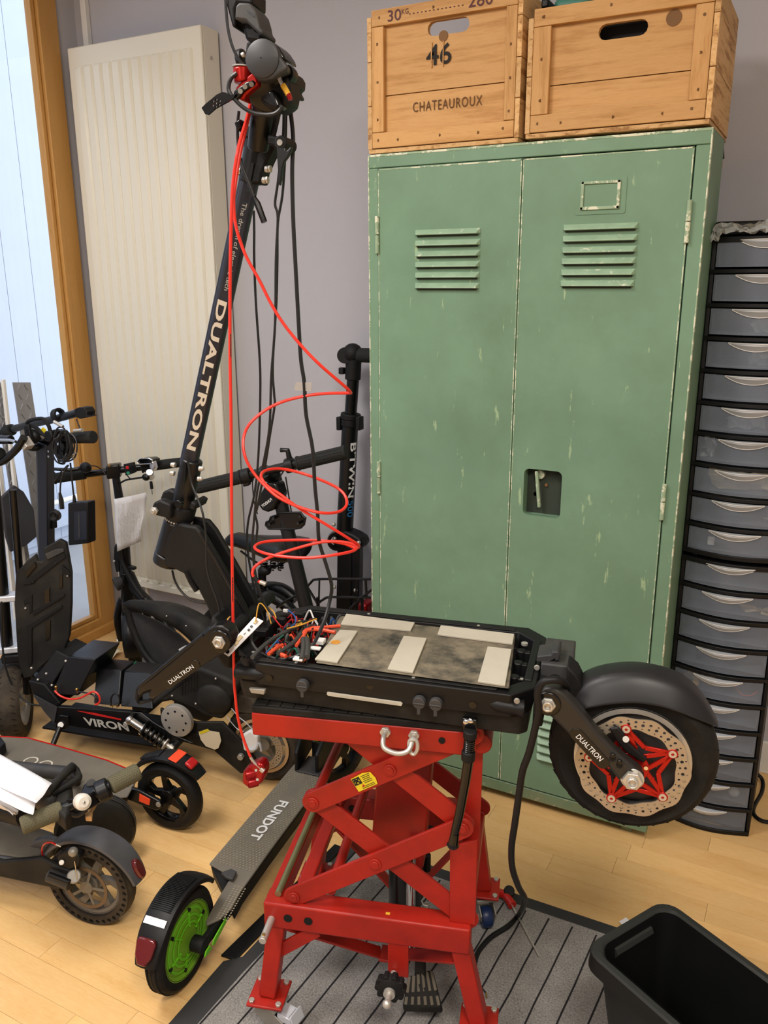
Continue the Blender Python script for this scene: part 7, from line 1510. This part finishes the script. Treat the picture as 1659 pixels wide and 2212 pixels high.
rck = thing('wire_basket', 'black wire basket rack standing by the left side of the locker', 'basket', pY(730, 1420, 2.14))
for r_ in rk[:4]+rk[5:]: part('wire', M().tube([pY(x, y, 2.14) for x, y in r_], .0042, 8, 3), 'black_gloss', rck)
for x in (690, 730, 770): part('wire', M().tube([pY(x, 1252, 2.14), pY(x-1, 1290, 2.14), pY(x-2, 1400, 2.15)], .003, 6), 'black_gloss', rck)
for x in (686, 782): part('basket_leg', M().cyl(pY(x, 1290, 2.14), Vector((pY(x, 1290, 2.14).x, 2.14, 0)), .005), 'black_gloss', rck)
part('basket_shelf', M().bb((pY(680, 1290, 2.14).x, 2.10, .10), (pY(790, 1290, 2.14).x, 2.30, .11)), 'black_plastic', rck, bevel=.003)
part('rack_strut', M().tube([BK(598, 1312, 2.1), BK(620, 1297, 2.1), BK(645, 1285, 2.1)], .0045, 8, 3), 'black_gloss', bk)
tag(part('red_case', M().bb((pY(782, 1300, 2.2).x, 2.17, .111), (pY(801, 1300, 2.2).x, 2.23, pY(790, 1298, 2.2).z)), 'caliper_red', bevel=.008), 'red object on the wire basket against the locker side', 'case')

# ================================================================ kick scooter standing folded by the wall
kb = thing('kick_scooter', 'black kick scooter with blue number on its upright stem, beside the locker', 'scooter', (-1.43, 2.38, 0))
def KB(x, y, Y=2.38): return pY(x, y, Y)
part('lower_stem', M().cyl(KB(744, 1160), KB(757, 900), .029, .0275, 28), 'black_satin', kb, bevel=.003)
part('upper_stem', M().cyl(KB(757, 900), KB(763, 815), .0205, seg=24), 'black_gloss', kb)
part('stem_head', M().cyl(KB(762, 820), KB(764, 775), .026, seg=24), 'black_matte', kb, bevel=.003)
part('stem_joint', M().sphere(KB(762, 764), .034, (1, 1, 1)).cyl(KB(745, 768, 2.35), KB(750, 766, 2.4), .026), 'black_matte', kb)
part('handlebar_grip', M().tube([KB(770, 767), KB(800, 768), KB(860, 770)], [.023, .0235, .0235], 22), 'grip_rubber', kb, bevel=.002)
part('clamp_collar', M().cyl(KB(757, 905), KB(758, 893), .034, seg=28).box(KB(735, 914, 2.37), (.016, .03, .045)).box(KB(777, 914, 2.37), (.016, .03, .045)).cyl(KB(756, 920), KB(757, 905), .031, seg=24), 'black_matte', kb, bevel=.003)
part('side_clip', M().box(KB(739, 801, 2.37), (.018, .02, .022)), 'black_matte', kb, bevel=.003)
part('fold_joint', M().prism([KB(x, y, 2.35) for x, y in ((722, 1150), (745, 1148), (762, 1155), (778, 1165), (782, 1178), (775, 1188), (725, 1188), (716, 1170))], (0, .06, 0)), 'black_plastic', kb, bevel=.006)
part('deck', M().prism([KB(x, y, 2.36) for x, y in ((728, 1180), (758, 1180), (757, 1420), (725, 1420))], (0, .06, 0)), 'black_satin', kb, bevel=.004); part('side_bar', M().prism([KB(x, y, 2.36) for x, y in ((763, 1180), (776, 1180), (774, 1420), (760, 1420))], (0, .03, 0)), 'black_satin', kb, bevel=.003)
part('joint_ring', M().lathe([(.022, -.01), (.034, -.01), (.034, .01), (.022, .01)], KB(728, 1168, 2.34), Vector((.5, -.8, 0)), 24, closed=True), 'black_gloss', kb)
for x, y in ((723, 1163), (721, 1133), (768, 1275), (775, 1172), (722, 1268)): part('bolt', M().sphere(KB(x, y, 2.335), .007), 'steel', kb)
kf = KB(748, 1420); wheel(kb, 'rear_wheel', Vector((kf.x, 2.40, .085)), Vector((.2, -1, 0)), .085, .03, .06, 'spokes', 'black_plastic', 'rubber', tread='', n=5)
vx = (KB(744, 1160)-KB(757, 900)).normalized()
def ktext(s, ya, yb, h, m_, off=.02):
    a, b = KB(757-(ya-900)*.05, ya, 2.35), KB(757-(yb-900)*.05, yb, 2.35); c0 = KB(757-(ya-900)*.05, ya, 2.38); toc = Vector((CC.x-c0.x, CC.y-c0.y, 0)).normalized(); rt_ = Z3.cross(toc); rt_ = rt_ if rt_.x > 0 else -rt_
    dirv = (toc*.85+rt_*.53).normalized(); Yv = (rt_*.85-toc*.53).normalized()
    return text(s, c0+dirv*.0295-Yv*h/2, (b-a), Yv, h, (b-a).length, m_, kb, wrap=.0295, off=off)
ktext("B'TWIN", 954, 1073, .024, 'print_white'); ktext('500', 1078, 1113, .022, 'print_blue', .0)
